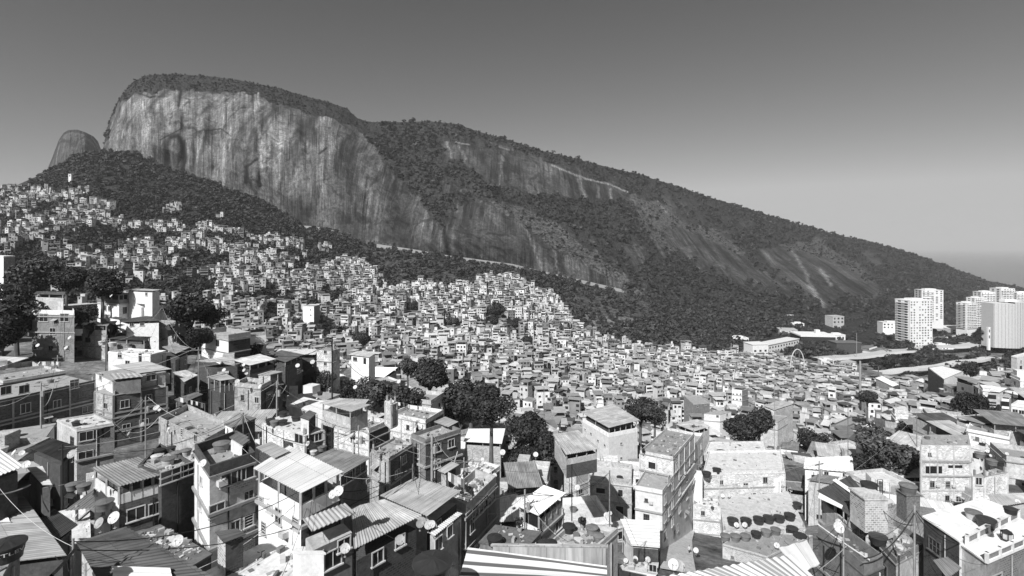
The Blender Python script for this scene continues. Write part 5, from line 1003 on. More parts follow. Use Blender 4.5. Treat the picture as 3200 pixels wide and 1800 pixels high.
# dishes (foot pixel, height of its roof, size)
for k, lst in dict(h4=[(295, 1505, .9), (372, 1545, .8, 'g')], h27=[(345, 1205, .9)], h28=[(258, 1330, .85)], h26=[(492, 1282, .9), (498, 1290, .85), (548, 1300, .7), (527, 1352, .9)], h24=[(824, 1340, .9), (962, 1402, 1.)],
    h23=[(1040, 1305, 1.), (1084, 1318, 1.), (1065, 1292, 1.2), (1135, 1312, 1.2), (1010, 1302, .8), (1155, 1322, .9)], h46=[(900, 1278, .7), (990, 1250, .6)], h46d=[(1240, 1300, .9), (1325, 1310, 1.), (1312, 1348, 1.1), (1290, 1300, .8), (1262, 1300, .7)],
    h22=[(1502, 1330, .8), (1538, 1345, .9)], h22b=[(1470, 1462, 1.), (1487, 1470, 1.), (1504, 1462, 1.), (1508, 1445, .8), (1520, 1466, .8), (1572, 1425, 1.)], h21b=[(1780, 1452, .9), (1800, 1462, 1.), (1835, 1452, .9), (1820, 1442, .8), (1785, 1470, .8)],
    h14b=[(2218, 1555, .8), (2340, 1530, .7)], h14=[(2258, 1560, 1.), (2277, 1560, 1.), (2302, 1655, 1.), (2328, 1655, 1.)], h14f=[(2428, 1720, 1.1), (2175, 1735, 1.)], h15=[(2622, 1668, 1.3), (2740, 1700, 1.2)], h8=[(1378, 1560, .9), (1455, 1590, .8), (1520, 1500, .8), (1545, 1500, .8)],
    h9=[(1805, 1540, .9), (1838, 1655, .9), (1895, 1625, .8)], h13e=[(1955, 1765, 1.), (1985, 1762, 1.), (2025, 1765, 1.2)], h6=[], h18b=[(3085, 1420, 1.1), (3095, 1432, 1.)], h16e=[(3180, 1580, .8)]).items():
    for t in lst: dish(t[0], t[1], A[k]['zf'], t[2], t[3] if len(t) > 3 else 'w')
for px, py, Y, d, kd in ((1040, 1570, 32.5, 1.05, 'w'), (1058, 1564, 32.5, 1.05, 'w'), (1312, 1660, 36, 1., 'g'), (1350, 1660, 36, 1., 'w'), (1338, 1665, 36, .9, 'w'), (1078, 1742, 30, 1.05, 'w'), (1250, 1715, 30, 1.05, 'g'), (635, 1470, 37, .9, 'w'), (357, 1652, 30, 1.1, 'w'), (311, 1665, 30, 1.1, 'g'),
    (556, 1722, 25, .9, 'w'), (44, 1432, 36, .75, 'w'), (68, 1432, 36, .75, 'w'), (82, 1474, 33, .85, 'w'), (487, 1290, 62, 1., 'w'), (445, 1340, 66, 1., 'g'), (403, 1368, 60, 1., 'g'), (225, 1445, 48, 1.5, 'g'), (1570, 1430, 60, 1.1, 'w'), (1674, 1435, 60, 1.1, 'w'), (762, 1150, 78, 1., 'w'), (763, 1168, 78, 1., 'w'), (770, 1176, 78, .9, 'w'), (813, 1222, 70, 1., 'w'),
    (742, 1205, 72, 1., 'w'), (930, 1155, 80, 1.3, 'w'), (977, 1145, 84, 1.2, 'w'), (1110, 1222, 78, 1.1, 'w'), (1247, 1205, 80, 1.1, 'w'), (118, 1090, 96, 1.3, 'w'), (207, 1100, 96, 1.3, 'w'), (218, 1068, 100, 1.3, 'w'), (348, 935, 112, 1.3, 'w'), (700, 1168, 80, 1., 'w'), (2105, 1795, 24, .8, 'w'), (2125, 1800, 24, .8, 'w'), (2620, 1680, 36, 1.2, 'w'), (2580, 1785, 26, .01, 'w')):
    if d > .1: p = P(px, py, Y); dish(px, py, p.z, d, kd)
# poles and cables
POLES = []
def pole(px, py0, py1, Y, label, r=.13, arm=True, mat=None):
    b = P(px, py1, Y); t = P(px, py0, Y); root = empty('utility_pole', (b.x, b.y, b.z)); m = MB(); g = min(0, Hxy(b.x, b.y)-b.z); m.tube((0, 0, g), (0, 0, t.z-b.z), r, r*.7, 8); m.build('post', mat or M_CONC, root)
    if arm: a = MB(); a.box((0, 0, t.z-b.z-.5), (1.6, .1, .1), .4); a.build('crossarm', M_WOOD, root); a = MB(); a.tube((.3, 0, t.z-b.z-2), (.3, 0, t.z-b.z-1.2), .18, .18, 10); a.build('transformer', M_CONC, root)
    tag(root, label, 'utility pole', 'poles carrying the cables'); POLES.append((t, b)); return root
pole(1038, 1052, 1180, 84, 'tall dark utility pole in front of the tall brick house', .16, True, M_WIRE); pole(865, 1190, 1272, 66, 'pale pole beside the taller stained tower block'); pole(128, 1195, 1300, 74, 'pole in front of the long dark brick block'); pole(195, 1388, 1480, 50, 'dark pole in the shade under the ragged awning', .1, False, M_WIRE)
pole(1350, 1362, 1500, 58, 'thick pole at the corner of the dark walled house', .2); pole(503, 958, 1040, 100, 'thin mast above the bare brick wall house', .05, False, M_WIRE); pole(1787, 1450, 1560, 60, 'slim dark pole beside the small terrace with dishes', .08, False, M_WIRE)
pole(229, 1682, 1740, 24, 'short mottled post at the left corner of the dark corrugated roof', .07, False); pole(3003, 1700, 1560, 38, 'unused', .06, False) if False else None
pole(2858, 1580, 1740, 37, 'pole with cable bundle in front of the white terrace', .1, False); pole(2636, 1600, 1700, 38, 'pale post in front of the balcony wing', .07, False); pole(2285, 1072, 1130, 470, 'tall lamp mast at the forest edge left of the school', .3, False); pole(2038, 1070, 1118, 470, 'thin mast at the forest edge above the houses', .22, False); pole(2677, 1040, 1100, 520, 'thin lamp mast in front of the dark sports court', .25, False)
pole(2688, 1128, 1175, 330, 'white flat column left of the elevated road', .8, False)
CAB = []
def cable(a, b, sag, label, r=.02, mat=None, n=14):
    a, b = Vector(a), Vector(b); m = MB(); pts_ = [a.lerp(b, k/n)+Vector((0, 0, -sag*4*(k/n)*(1-k/n))) for k in range(n+1)]; o = a.copy()
    for p, q in zip(pts_, pts_[1:]): m.tube(p-o, q-o, r, r, 4, caps=False)
    c = m.build('cable', mat or M_WIRE); c.location = o; tag(c, label, 'cable', 'cables hanging between houses and poles'); return c
def pc(x0, y0, Y0, x1, y1, Y1, sag, lab, r=.02, mat=None): cable(P(x0, y0, Y0), P(x1, y1, Y1), sag, lab, r, mat)
pc(130, 1270, 74, 172, 1190, 80, 1.2, 'bright cable from the dark brick block pole up to its roof', .045, M_WIREL); pc(355, 1320, 62, 495, 1305, 66, 1.6, 'cable from grey two-storey house to the long stained house', .035, M_WIREL); pc(352, 1318, 62, 495, 1340, 66, 2., 'lower slack cable between grey house and long stained house', .03)
pc(865, 1232, 66, 895, 1205, 70, .4, 'short bright cable beside the pale pole', .04, M_WIREL); pc(1345, 1380, 58, 1430, 1410, 60, 3.2, 'thick pale cable looping below the dark walled house', .06, M_WIREL); pc(1350, 1362, 58, 1440, 1345, 62, 1.2, 'cable from the thick pole to the dark walled house', .03)
pc(1038, 1070, 84, 822, 1100, 86, 1.5, 'black cable running left from the tall dark utility pole', .04); pc(1038, 1072, 84, 1240, 1190, 80, 2.5, 'black cable running right from the tall dark utility pole', .04); pc(1038, 1060, 84, 900, 1050, 110, 1.5, 'upper black cable behind the tall dark utility pole', .04)
pc(2560, 1780, 30, 2650, 1700, 36, .1, 'pale diagonal wire at the bottom right', .03, M_WIREL); pc(2450, 1690, 45, 2620, 1790, 28, .3, 'pale cable crossing beside the slanting sheets', .02); pc(2700, 1745, 36, 2860, 1600, 37, .8, 'cable bundle from the pole to the low balcony', .05); pc(2858, 1590, 37, 3000, 1700, 38, .5, 'dark cable from the pole to the white terrace', .03)
pc(2860, 1640, 37, 2720, 1540, 42, .8, 'dark cable from the pole to the ladder tank', .03); pc(2555, 1638, 40, 2718, 1750, 37, .05, 'long pale rail pipe along the balcony wing', .06, M_WIREL); pc(230, 1720, 24, 160, 1800, 20, .05, 'thick bundle of conduits below the dark corrugated roof', .09, M_WOOD)
pc(0, 1545, 34, 95, 1515, 36, .1, 'pale rail along the shaded house left of the tin strips', .05, M_WIREL); pc(2430, 1230, 130, 2560, 1110, 300, 6, 'thin cable over the houses right of centre', .05)
POLEX = [(455, 1240, 1330, 64), (760, 1290, 1360, 50), (1120, 1330, 1420, 56), (1290, 1450, 1540, 46), (620, 1085, 1150, 88), (980, 1500, 1600, 36), (1640, 1530, 1600, 46), (1905, 1470, 1560, 56), (2560, 1440, 1520, 70), (2865, 1290, 1350, 110), (2420, 1180, 1230, 160), (1700, 1210, 1260, 140), (1450, 1430, 1500, 58), (330, 1060, 1120, 92), (180, 1110, 1170, 92), (2650, 1240, 1290, 130)]
NEWP = []; NEWC = []
for i, (px, y0, y1, Y) in enumerate(POLEX): NEWP.append(pole(px, y0, y1, Y, 'x', .1, i % 2 == 0, [M_CONC, M_WOOD][i % 2]))
tops = [t for t, b in POLES if t.y < 170]
for i, t in enumerate(tops):
    nb = sorted(tops, key=lambda u: (u-t).length)[1:4]
    for u in nb:
        if (u-t).length < 45 and (t.x < u.x or rng.random() < .35): NEWC.append(cable(t+Vector((rng.uniform(-.5, .5), 0, -rng.uniform(0, .6))), u+Vector((rng.uniform(-.5, .5), 0, -rng.uniform(0, .6))), rng.uniform(.8, 2.2), 'x', rng.uniform(.014, .026), rng.choice([M_WIRE, M_WIRE, M_WIRE, M_WIREL])))
for k, h in list(A.items()):          # service lines from the nearest pole to the houses
    if h['z'] < 0 and 20 < h['xy'][0][1] < 120 and h['zf'] < h['z']+1:
        c = Vector((h['xy'][0][0], h['xy'][0][1], h['z']-.2)); t = min(tops, key=lambda u: (u-c).length)
        if 4 < (t-c).length < 34: NEWC.append(cable(c, t-Vector((0, 0, .4)), rng.uniform(.5, 1.6), 'x', rng.uniform(.012, .02), rng.choice([M_WIRE, M_WIRE, M_WIREL])))
for o in NEWC: o['_k'] = 'thin cable sagging between roofs'
for o in NEWP: o['_k'] = 'slim utility pole'
# ladder beside the raised tank
lr = empty('ladder', tuple(P(2750, 1590, 42))); m = MB(); lh = (1590-1500)/F*42
for s_ in (-.22, .22): m.tube((s_, 0, -1.2), (s_, 0, lh), .03, .03, 6)
for k in range(9): m.tube((-.22, 0, k*.3), (.22, 0, k*.3), .02, .02, 5)
m.build('rails_and_rungs', M_WIRE, lr); tag(lr, 'dark ladder leaning up to the wide black raised tank', 'ladder')
# frame under the raised tank, stilts under the sheeted tank
for (px, py, Y, w_, h_, lab) in ((2714, 1545, 41.3, 1.8, 2.6, 'whitewashed block carrying the wide black tank'), (2838, 1540, 57.5, 1.5, 3., 'dark stilt frame carrying the sheeted tank')):
    p = P(px, py, Y); m = MB(); m.box((0, 0, -h_/2), (w_, w_, h_)); m.box((0, 0, .05), (w_+.2, w_+.2, .1)); o = m.build('tank_stand', M_CREAM if w_ > 1.6 else M_WOOD); o.location = p; tag(o, lab, 'tank stand')
# white patch sheet on the dark roof, sheet on roof A
def patch(px4, z, mat, lab, nm='roof_sheet', pitch=.5):
    q = [onz(*p, z) for p in px4]; c = sum(q, Vector())/4; m = MB(); corrugated(m, q[0]-c, q[1]-c, q[3]-c, q[2]-c, pitch, .04); o = m.build(nm, mat); o.location = c; tag(o, lab, 'roof sheet'); return o
patch([(352, 1770), (352, 1812), (540, 1812), (532, 1776)], A['roofB']['z']+.16, S_PLAIN, 'bright white plastic sheet laid on the dark corrugated roof', pitch=.62)
patch([(-20, 1617), (-20, 1632), (34, 1632), (25, 1617)], A['roofA']['z']+.2, S_PLAIN, 'white offcut lying on the grey roof above the lettered tank')
patch([(2612, 1496), (2600, 1500), (2712, 1580), (2722, 1570)], A['h15']['z']+.14, S_PLAIN, 'long pale strip laid across the patched dark tile roof', pitch=.2)
patch([(2560, 1540), (2556, 1556), (2630, 1590), (2634, 1580)], A['h15']['z']+.16, S_PLAIN, 'light broken sheet on the left corner of the patched dark roof')
# parapet with open panels between the two white terraces, emblem, railings
def pierced(pa, pb, z, h, n, lab, mat, hole=M_GREY):
    a, b = onz(*pa, z), onz(*pb, z); ax = (b-a); L = ax.length; an = math.atan2(ax.y, ax.x); root = empty('pierced_parapet', tuple(a), an)
    for k in range(n+1): m = MB(); m.box((L*k/n, 0, h/2), (.16, .2, h)); m.build('pillar', mat, root)
    m = MB(); m.box((L/2, 0, h-.06), (L+.2, .24, .12)); m.build('top_rail', mat, root); m = MB(); m.box((L/2, 0, .1), (L, .18, .2)); m.build('base', mat, root)
    m = MB(); m.box((L/2, .04, h/2), (L-.1, .06, h-.3)); m.build('block_panel', hole, root); tag(root, lab, 'parapet'); return root
pierced((3022, 1706), (3182, 1624), A['h16b']['zf'], .85, 5, 'white parapet with five textured panels between the two white terraces', M_WHITE)
pierced((3084, 1760), (3270, 1680), A['h16b']['zf']-.1, .8, 5, 'lower white parapet with open panels at the right edge', M_WHITE)
p = onz(3146, 1690, A['h16b']['zf']); root = empty('lantern', tuple(p)); R0 = .36
m = MB(); m.lathe([(.0, .9), (R0, .68), (R0, .62)], 6); m.build('cap', M_TANKD, root); m = MB()
for k in range(6): t = math.pi*k/3; m.tube((R0*math.cos(t), R0*math.sin(t), .12), (R0*math.cos(t), R0*math.sin(t), .68), .035, .035, 4)
m.lathe([(R0+.02, .12), (R0+.02, .17)], 6); m.lathe([(R0+.02, .62), (R0+.02, .67)], 6); m.build('frame', M_TANKD, root); m = MB(); m.lathe([(R0, .14), (R0*.8, .02), (0, 0)], 6); m.build('base', M_TANKD, root); m = MB(); m.lathe([(R0*.8, .16), (R0*.8, .6)], 6); m.build('glass', M_FRAME, root); tag(root, 'dark six-sided lantern standing on the lower white deck', 'lantern')
# laundry lines
def laundry(pa, pb, z, n, lab):
    a, b = onz(*pa, z), onz(*pb, z); ax = b-a; L = ax.length; root = empty('clothesline', tuple(a), math.atan2(ax.y, ax.x)); m = MB(); m.tube((0, 0, 1.7), (L, 0, 1.7), .012, .012, 4)
    for x in (0, L): m.tube((x, 0, 0), (x, 0, 1.75), .03, .03, 5)
    m.build('line', M_STEEL, root)
    for k in range(n):
        w_ = rng.uniform(.35, .8); x = L*(k+.5)/n; h_ = rng.uniform(.5, 1.); m = MB()
        for j in range(4): y0 = .05*math.sin(j*2.1+k); y1 = .05*math.sin(j*2.1+2.1+k); xa = x-w_/2+w_*j/4; m.face([(xa, y0, 1.7-h_), (xa+w_/4, y1, 1.7-h_), (xa+w_/4, y1*.2, 1.71), (xa, y0*.2, 1.71)])
        m.build('garment', [M_CLOTH, M_FRAMED, M_DISH][k % 3], root)
    tag(root, lab, 'clothesline')
laundry((1100, 1300), (1180, 1318), zf('h23'), 5, 'clothesline on the brick rooftop with shade roof'); laundry((560, 1278), (640, 1300), zf('h26'), 5, 'clothesline on the brown terrace of the stained long house'); laundry((1240, 1280), (1330, 1300), zf('h46d'), 6, 'clothesline on the walled terrace left of the big trees')
laundry((2736, 1560), (2780, 1572), A['h15c']['zf'], 4, 'laundry hanging on the rendered shed beside the ladder'); laundry((3036, 1388), (3080, 1398), zf('h18b'), 4, 'laundry on the white walled house behind the brick house'); laundry((1400, 1530), (1450, 1555), zf('h8'), 5, 'clothesline on the terrace of the long narrow building'); laundry((130, 1160), (185, 1160), zf('h29b'), 4, 'clothesline on the fenced terrace above the dark block')
# pot plants
def shrub(px, py, z, s, lab):
    q, _, _ = crown_faces(240, int(px), 4, .16); p = onz(px, py, z); root = empty('potted_plant', tuple(p)); v = q*s; v[:, :, 2] += s*1.1+.25
    c = npmesh('leaves', v.reshape(-1, 3), np.arange(len(v)*4).reshape(-1, 4), M_LEAF); c.parent = root; m = MB(); m.lathe([(.0, 0), (.15, 0), (.22, .32), (.18, .32)], 10); m.build('pot', M_CONC, root); tag(root, lab, 'plant')
for px, py, k, s, lab in ((1470, 1560, 'h8', .4, 'bushy plant on the terrace of the long narrow building'), (1440, 1555, 'h8', .3, 'small plant beside the bushy one on the narrow terrace'), (560, 1290, 'h26', .4, 'plant on the brown terrace of the stained long house'), (1090, 1308, 'h23', .4, 'plant under the pale square shade roof'), (1360, 1520, 'h8', .35, 'plant at the back of the long narrow terrace'), (2180, 1568, 'h14w', .5, 'plant at the corner of the brick front wing'), (1820, 1650, 'slab9b', .6, 'shrub behind the black barrel tank'), (2010, 1420, 'h13b', .5, 'plant on the brick penthouse'), (1625, 1660, 'slab9', .5, 'shrub at the wall foot beside the low grey slab'), (2720, 1590, 'h15c', .4, 'plant beside the rendered shed')): shrub(px, py, zf(k), s, lab)
# loose material lying about on the terraces: nobody could count it
v = []; fmat = []
for k in ('h4b', 'h5', 'corner', 'h8', 'h14', 'h14f', 'h14b', 'h14c', 'h23', 'h24', 'h26', 'h28', 'h29', 'h29b', 'h39', 'h44', 'h46d', 'h22b', 'h21b', 'h13', 'h13b', 'slab9', 'slab9b', 'h16d', 'h25b', 'h25c', 'h15c', 'h15b', 'h18', 'h13e', 'h17', 'h14w', 'h38', 'h37', 'h34', 'yard', 'rub', 'wally'):
    h = A[k]; xy = h['xy']; nn_ = {'rub': 160, 'yard': 30, 'wally': 0, 'h8': 130, 'h16d': 110, 'h22b': 50, 'h4b': 60, 'h13b': 80, 'h13': 60, 'slab9b': 60}.get(k, 26)
    for _ in range(nn_):
        u, w_ = rng.uniform(.07, .93), rng.uniform(.07, .93); a = lerp2(xy[0], xy[1], u); b = lerp2(xy[3], xy[2], u); x, y = lerp2(a, b, w_); s = rng.choice([.12, .18, .28, .5])*(.8 if k == 'rub' else 1); e = (s*rng.uniform(.4, 1.6), s*rng.uniform(.3, 1), s*rng.uniform(.1, .7))
        c_, s_ = math.cos(_), math.sin(_); P8 = [(x+dx*e[0]*c_-dy*e[1]*s_, y+dx*e[0]*s_+dy*e[1]*c_, h['zf']+.004+dz*e[2]) for dz in (0, 1) for dx, dy in ((-.5, -.5), (.5, -.5), (.5, .5), (-.5, .5))]
        for f_ in ((0, 1, 5, 4), (1, 2, 6, 5), (2, 3, 7, 6), (3, 0, 4, 7), (4, 5, 6, 7)): v.extend([P8[i] for i in f_]); fmat.append(_ % 4)
cl = npmesh('rooftop_clutter', np.array(v), np.arange(len(v)).reshape(-1, 4), [M_CREAM, M_WOOD, M_CONC, M_CONCD], mi=fmat); tag(cl, kind='stuff')

# person in the lane
def person(px, py, label, shirt, trousers, az=0., stride=.25):
    g = hit(px, py, 60); s = 1.
    me = bpy.data.meshes.new('body'); J = [((0, 0, .95), .13), ((0, 0, 1.12), .12), ((0, 0, 1.35), .155), ((0, 0, 1.46), .06), ((0, -.01, 1.53), .055), ((0, -.02, 1.62), .095), ((0, -.02, 1.72), .075),
        ((-.1, 0, .9), .1), ((-.11, -stride*.6, .5), .065), ((-.11, -stride*.5, .08), .045), ((-.11, -stride*.5-.16, .04), .035), ((.1, 0, .9), .1), ((.11, stride*.5, .5), .065), ((.11, stride, .1), .045), ((.11, stride-.14, .04), .035),
        ((-.19, 0, 1.4), .06), ((-.25, .05, 1.12), .045), ((-.25, -.08, .88), .032), ((-.25, -.12, .8), .03), ((.19, 0, 1.4), .06), ((.25, -.06, 1.12), .045), ((.25, -.2, .92), .032), ((.25, -.26, .86), .03)]
    E = [(0, 1), (1, 2), (2, 3), (3, 4), (4, 5), (5, 6), (0, 7), (7, 8), (8, 9), (9, 10), (0, 11), (11, 12), (12, 13), (13, 14), (2, 15), (15, 16), (16, 17), (17, 18), (2, 19), (19, 20), (20, 21), (21, 22)]
    me.from_pydata([j[0] for j in J], E, []); o = bpy.data.objects.new('body', me); col.objects.link(o); md = o.modifiers.new('s', 'SKIN'); sk = me.skin_vertices[0].data
    for i, j in enumerate(J): sk[i].radius = (j[1], j[1])
    sk[0].use_root = True; o.modifiers.new('u', 'SUBSURF').levels = 1
    dg = bpy.context.evaluated_depsgraph_get(); m2 = bpy.data.meshes.new_from_object(o.evaluated_get(dg)); bpy.data.objects.remove(o)
    for m_ in (M_SKIN, shirt, trousers, M_TANKD): m2.materials.append(m_)
    for p in m2.polygons: z = p.center.z; x = abs(p.center.x); p.material_index = 3 if z > 1.66 or z < .09 else 0 if z > 1.47 or (x > .21 and z < 1.12) else 1 if z > .95 else 2
    m2.polygons.foreach_set('use_smooth', [True]*len(m2.polygons)); root = empty('person', tuple(g), az); b = bpy.data.objects.new('body', m2); col.objects.link(b); b.parent = root; tag(root, label, 'person')
person(2154, 1736, 'person in white top and dark trousers walking up the lane', M_DISH, M_TANKD, .3)

# ------------------------------------------------------------------ far right: towers, school, hall, roads
def mpoint(px, py):
    """point of the slope or valley floor behind the houses seen at this pixel"""
    return hit(px, py, 250)
def boxb(name, label, x0, x1, ytop, ybot, Y, rz, dfac, wall, floors, cols, balc='', wtone=M_GLASS, roofbox=True, cat='apartment tower', sides=True):
    a, b = P(x0, ytop, Y), P(x1, ytop, Y); w = (b.x-a.x)/(abs(math.cos(rz))+abs(math.sin(rz))*dfac); d = w*dfac; cx = (a.x+b.x)/2; cy = Y+d/2
    g = P(0, ybot, Y).z; zt = a.z; h = zt-g; root = empty(name, (cx, cy, g), rz); m = MB(); m.prism([(-w/2, -d/2), (w/2, -d/2), (w/2, d/2), (-w/2, d/2)], -12, h, 0, True); m.build('wall', wall, root)
    if roofbox: m = MB(); m.box((0, 0, h+1.2), (w*.5, d*.5, 2.4)); m.build('roof_room', wall, root)
    m = MB(); m.prism([(-w/2-.2, -d/2-.2), (w/2+.2, -d/2-.2), (w/2+.2, d/2+.2), (-w/2-.2, d/2+.2)], h+.003, h+.8, 0, True, True); m.build('roof', wall, root)
    fh = h/floors; cnt = 0; extra = MB()
    for k in range(floors):
        for j in range(cols):
            if rng.random() < .22: continue
            c = (-w/2+w*(j+.5)/cols, -d/2, fh*(k+.5)); q = quad_at(c, (1, 0, 0), (0, 0, 1), (0, -1, 0), w/cols*rng.choice([.35, .5]), fh*.5, .06)
            if cnt < 72: m = MB(); m.face(q); m.build('window', wtone, root); cnt += 1
            else: extra.face(q)
        for sg in (-1, 1):
            if sides and sg in ((-1,) if 'l' in balc else (-1, 1)):
                for yy in (-d*.25, d*.2): extra.face(quad_at((sg*w/2, yy, fh*(k+.5)), (0, sg, 0), (0, 0, 1), (sg, 0, 0), d*.2, fh*.5, .06))
        if 'l' in balc: m = MB(); m.box((-w/2-.9, 0, fh*k+.1), (1.8, d*.8, .3)); m.build('balcony', wall, root)
        if 'f' in balc: m = MB(); m.box((-w*.2 if 'F' in balc else 0, -d/2-.7, fh*k+.5), (w*.5 if 'F' in balc else w*.95, 1.4, 1.)); m.build('balcony', wall, root)
        if 'r' in balc: m = MB(); m.box((w/2+.7, 0, fh*k+.5), (1.4, d*.7, 1.)); m.build('balcony', wall, root)
    if extra.f: tag(extra.build('window', wtone, root), kind='stuff')
    tag(root, label, cat); return root
boxb('apartment_tower', 'tall white tower with open balconies down its left side, nearest of the towers', 2834, 2918, 940, 1085, 640, .12, .7, M_WHITE, 18, 8, 'l')
boxb('apartment_tower', 'slim white tower standing just behind the nearest tower', 2884, 2950, 908, 1002, 790, -.15, .6, M_WHITE, 16, 5, 'fF')
boxb('apartment_tower', 'leftmost stepped tower of the group at the right edge', 3010, 3055, 948, 1026, 780, .25, .8, M_WHITE, 15, 4, 'fl')
boxb('apartment_tower', 'second stepped tower, joined to the right of the leftmost one', 3040, 3078, 932, 1026, 800, .2, .8, M_WHITE, 17, 4, 'fF')
boxb('apartment_tower', 'taller white tower with ribbed middle left of the netted tower', 3068, 3112, 914, 1022, 830, -.1, .8, M_WHITE, 20, 5, 'f')
boxb('apartment_tower', 'white tower whose top shows above the netted building', 3122, 3174, 903, 1010, 860, .1, .7, M_WHITE, 20, 5, 'f')
boxb('apartment_tower', 'white tower cut by the right edge behind the netted building', 3182, 3225, 916, 1010, 850, -.2, .7, M_WHITE, 19, 4, 'f')
boxb('apartment_tower', 'narrow white tower between the ribbed tower and the one above the netting', 3098, 3124, 930, 1010, 880, .1, .9, M_WHITE, 17, 3, 'f')
# netted building: broad curved front, grey netting in vertical strips
c0 = P(3160, 1060, 600); root = empty('netted_tower', tuple(c0)); m = MB(); ht = (1060-948)/F*600; n = 26
prof = [(-20.5+41*k/n, -4.5*math.sin(math.pi*k/n)-3*(k/n-.5)) for k in range(n+1)]
for k, ((x0, y0), (x1, y1)) in enumerate(zip(prof, prof[1:])):
    dz = 0 if k < 13 else 1.5; off = .25*(k % 2); m.face([(x0, y0-off, -10), (x1, y1-off, -10), (x1, y1-off, ht+dz), (x0, y0-off, ht+dz)], 0)
    m.face([(x0, y0-off, ht+dz), (x1, y1-off, ht+dz), (x1, 16, ht+dz), (x0, 16, ht+dz)], 1)
for x0 in (-20.5, 20.5): m.face([(x0, 0, -10), (x0, 16, -10), (x0, 16, ht), (x0, 0, ht)], 0)
m.face([(20.5, 16, -10), (-20.5, 16, -10), (-20.5, 16, ht), (20.5, 16, ht)], 0)
m.build('netting', [plaster('scaffold_netting', .6, .3, .1), M_WHITE], root); m = MB(); m.box((4, 8, ht+2.4), (14, 8, 3)); m.build('roof_room', M_WHITE, root); tag(root, 'broad curved tower wrapped in grey scaffold netting at the right edge', 'apartment tower')
boxb('pylon', 'white upright slab in front of the dark trees by the netted tower', 3089, 3095, 1025, 1062, 590, 0, 1, M_WHITE, 2, 1, '', roofbox=False, cat='pylon', sides=False)
# long school wing, sports hall, court
def longwing():
    a, b = P(2372, 1108, 560), P(2497, 1082, 610); ax = (b-a); ax.z = 0; L = ax.length; an = math.atan2(ax.y, ax.x); root = empty('school_building', (a.x, a.y, a.z-8), an); H_ = 16.
    m = MB(); m.prism([(0, 0), (L, 0), (L, 14), (0, 14)], -6, H_, 0, True); m.build('wall', M_WHITE, root); m = MB(); m.prism([(-.6, -.6), (L+.6, -.6), (L+.6, 14.6), (-.6, 14.6)], H_+.003, H_+.6, 0, True, True); m.build('roof', M_CONCL, root)
    cnt = 0
    for r_ in range(3):
        for k in range(14):
            m = MB(); m.face(quad_at((L*(k+.7)/14.4, 0, 4+r_*4.4), (1, 0, 0), (0, 0, 1), (0, -1, 0), L/14.4*.42, 2., .08)); m.build('window', M_GLASS, root)
    tag(root, 'long white school wing with three rows of dark windows', 'school')
    c, d = P(2352, 1078, 545), P(2405, 1078, 545); root = empty('school_building', (c.x, c.y, c.z-8), .15); w = d.x-c.x; m = MB(); m.prism([(0, 0), (w, 0), (w, 16), (0, 16)], -6, 8, 0, True); m.build('wall', M_WHITE, root)
    m = MB(); m.prism([(-.5, -.5), (w+.5, -.5), (w+.5, 16.5), (-.5, 16.5)], 8.003, 8.5, 0, True, True); m.build('roof', M_WHITE, root)
    for k in range(3): m = MB(); m.face(quad_at((w*(k+.5)/3, 0, 1.5), (1, 0, 0), (0, 0, 1), (0, -1, 0), 2.5, 2, .08)); m.build('window', M_GLASS, root)
    tag(root, 'white square block at the left end of the long school wing', 'school')
longwing()
def sports():
    c = P(2506, 1078, 640); root = empty('sports_hall', tuple(c), -.12); m = MB(); m.prism([(0, 0), (36, 0), (36, 26), (0, 26)], -14, 5.5, 0, True); m.build('wall', M_WHITE, root)
    m = MB(); m.prism([(-2, -3), (38, -3), (38, 28), (-2, 28)], 6, 11, 0, True, True); m.build('upper_floor', M_TANKD, root); m = MB(); m.prism([(-3, -4), (39, -4), (39, 29), (-3, 29)], 11.003, 12.5, 0, True, True); m.build('roof', M_WHITE, root)
    for k in range(9): m = MB(); m.face(quad_at((2+k*4, 0, 2.5), (1, 0, 0), (0, 0, 1), (0, -1, 0), 2.6, 2.4, .1)); m.build('window', M_GLASS, root)
    m = MB(); m.box((24, 14, 15), (5, 5, 5)); m.build('roof_room', M_WHITE, root)
    tag(root, 'white hall with dark recessed upper floor under a flat roof', 'sports hall')
    boxb('annex_building', 'white blank annex right of the hall with dark upper floor', 2598, 2642, 1048, 1085, 650, 0, .6, M_WHITE, 2, 3, '', cat='building', sides=False)
    c = P(2614, 1098, 560); root = empty('covered_court', tuple(c)); m = MB(); m.prism([(0, 0), (27, 0), (27, 14), (0, 14)], -6, 9, 0, True); m.build('netting', M_DARKR, root); m = MB(); m.prism([(-.6, -.6), (27.6, -.6), (27.6, 14.6), (-.6, 14.6)], 9.003, 9.6, 0, True, True); m.build('roof', M_CONCD, root); tag(root, 'dark netted sports court with flat rim', 'sports court')
    # footbridge arch
    c = P(2492, 1150, 450); root = empty('arch', tuple(c)); m = MB(); n = 18; prev = None
    for k in range(n+1):
        t = math.pi*k/n; p = Vector((6.2*math.cos(t), 0, 16.5*math.sin(t))); 
        if prev is not None: m.tube(prev, p, .42, .42, 6)
        prev = p
    m.build('arch_ring', M_CONCL, root); m = MB(); m.tube((-1.8, 0, -1), (-1.8, 0, 14.5), .2, .2, 5); m.tube((1.8, 0, -1), (1.8, 0, 14.5), .2, .2, 5); m.build('hanger', M_TANKM, root); tag(root, 'slender white arch of the footbridge beside the school', 'arch')
sports()
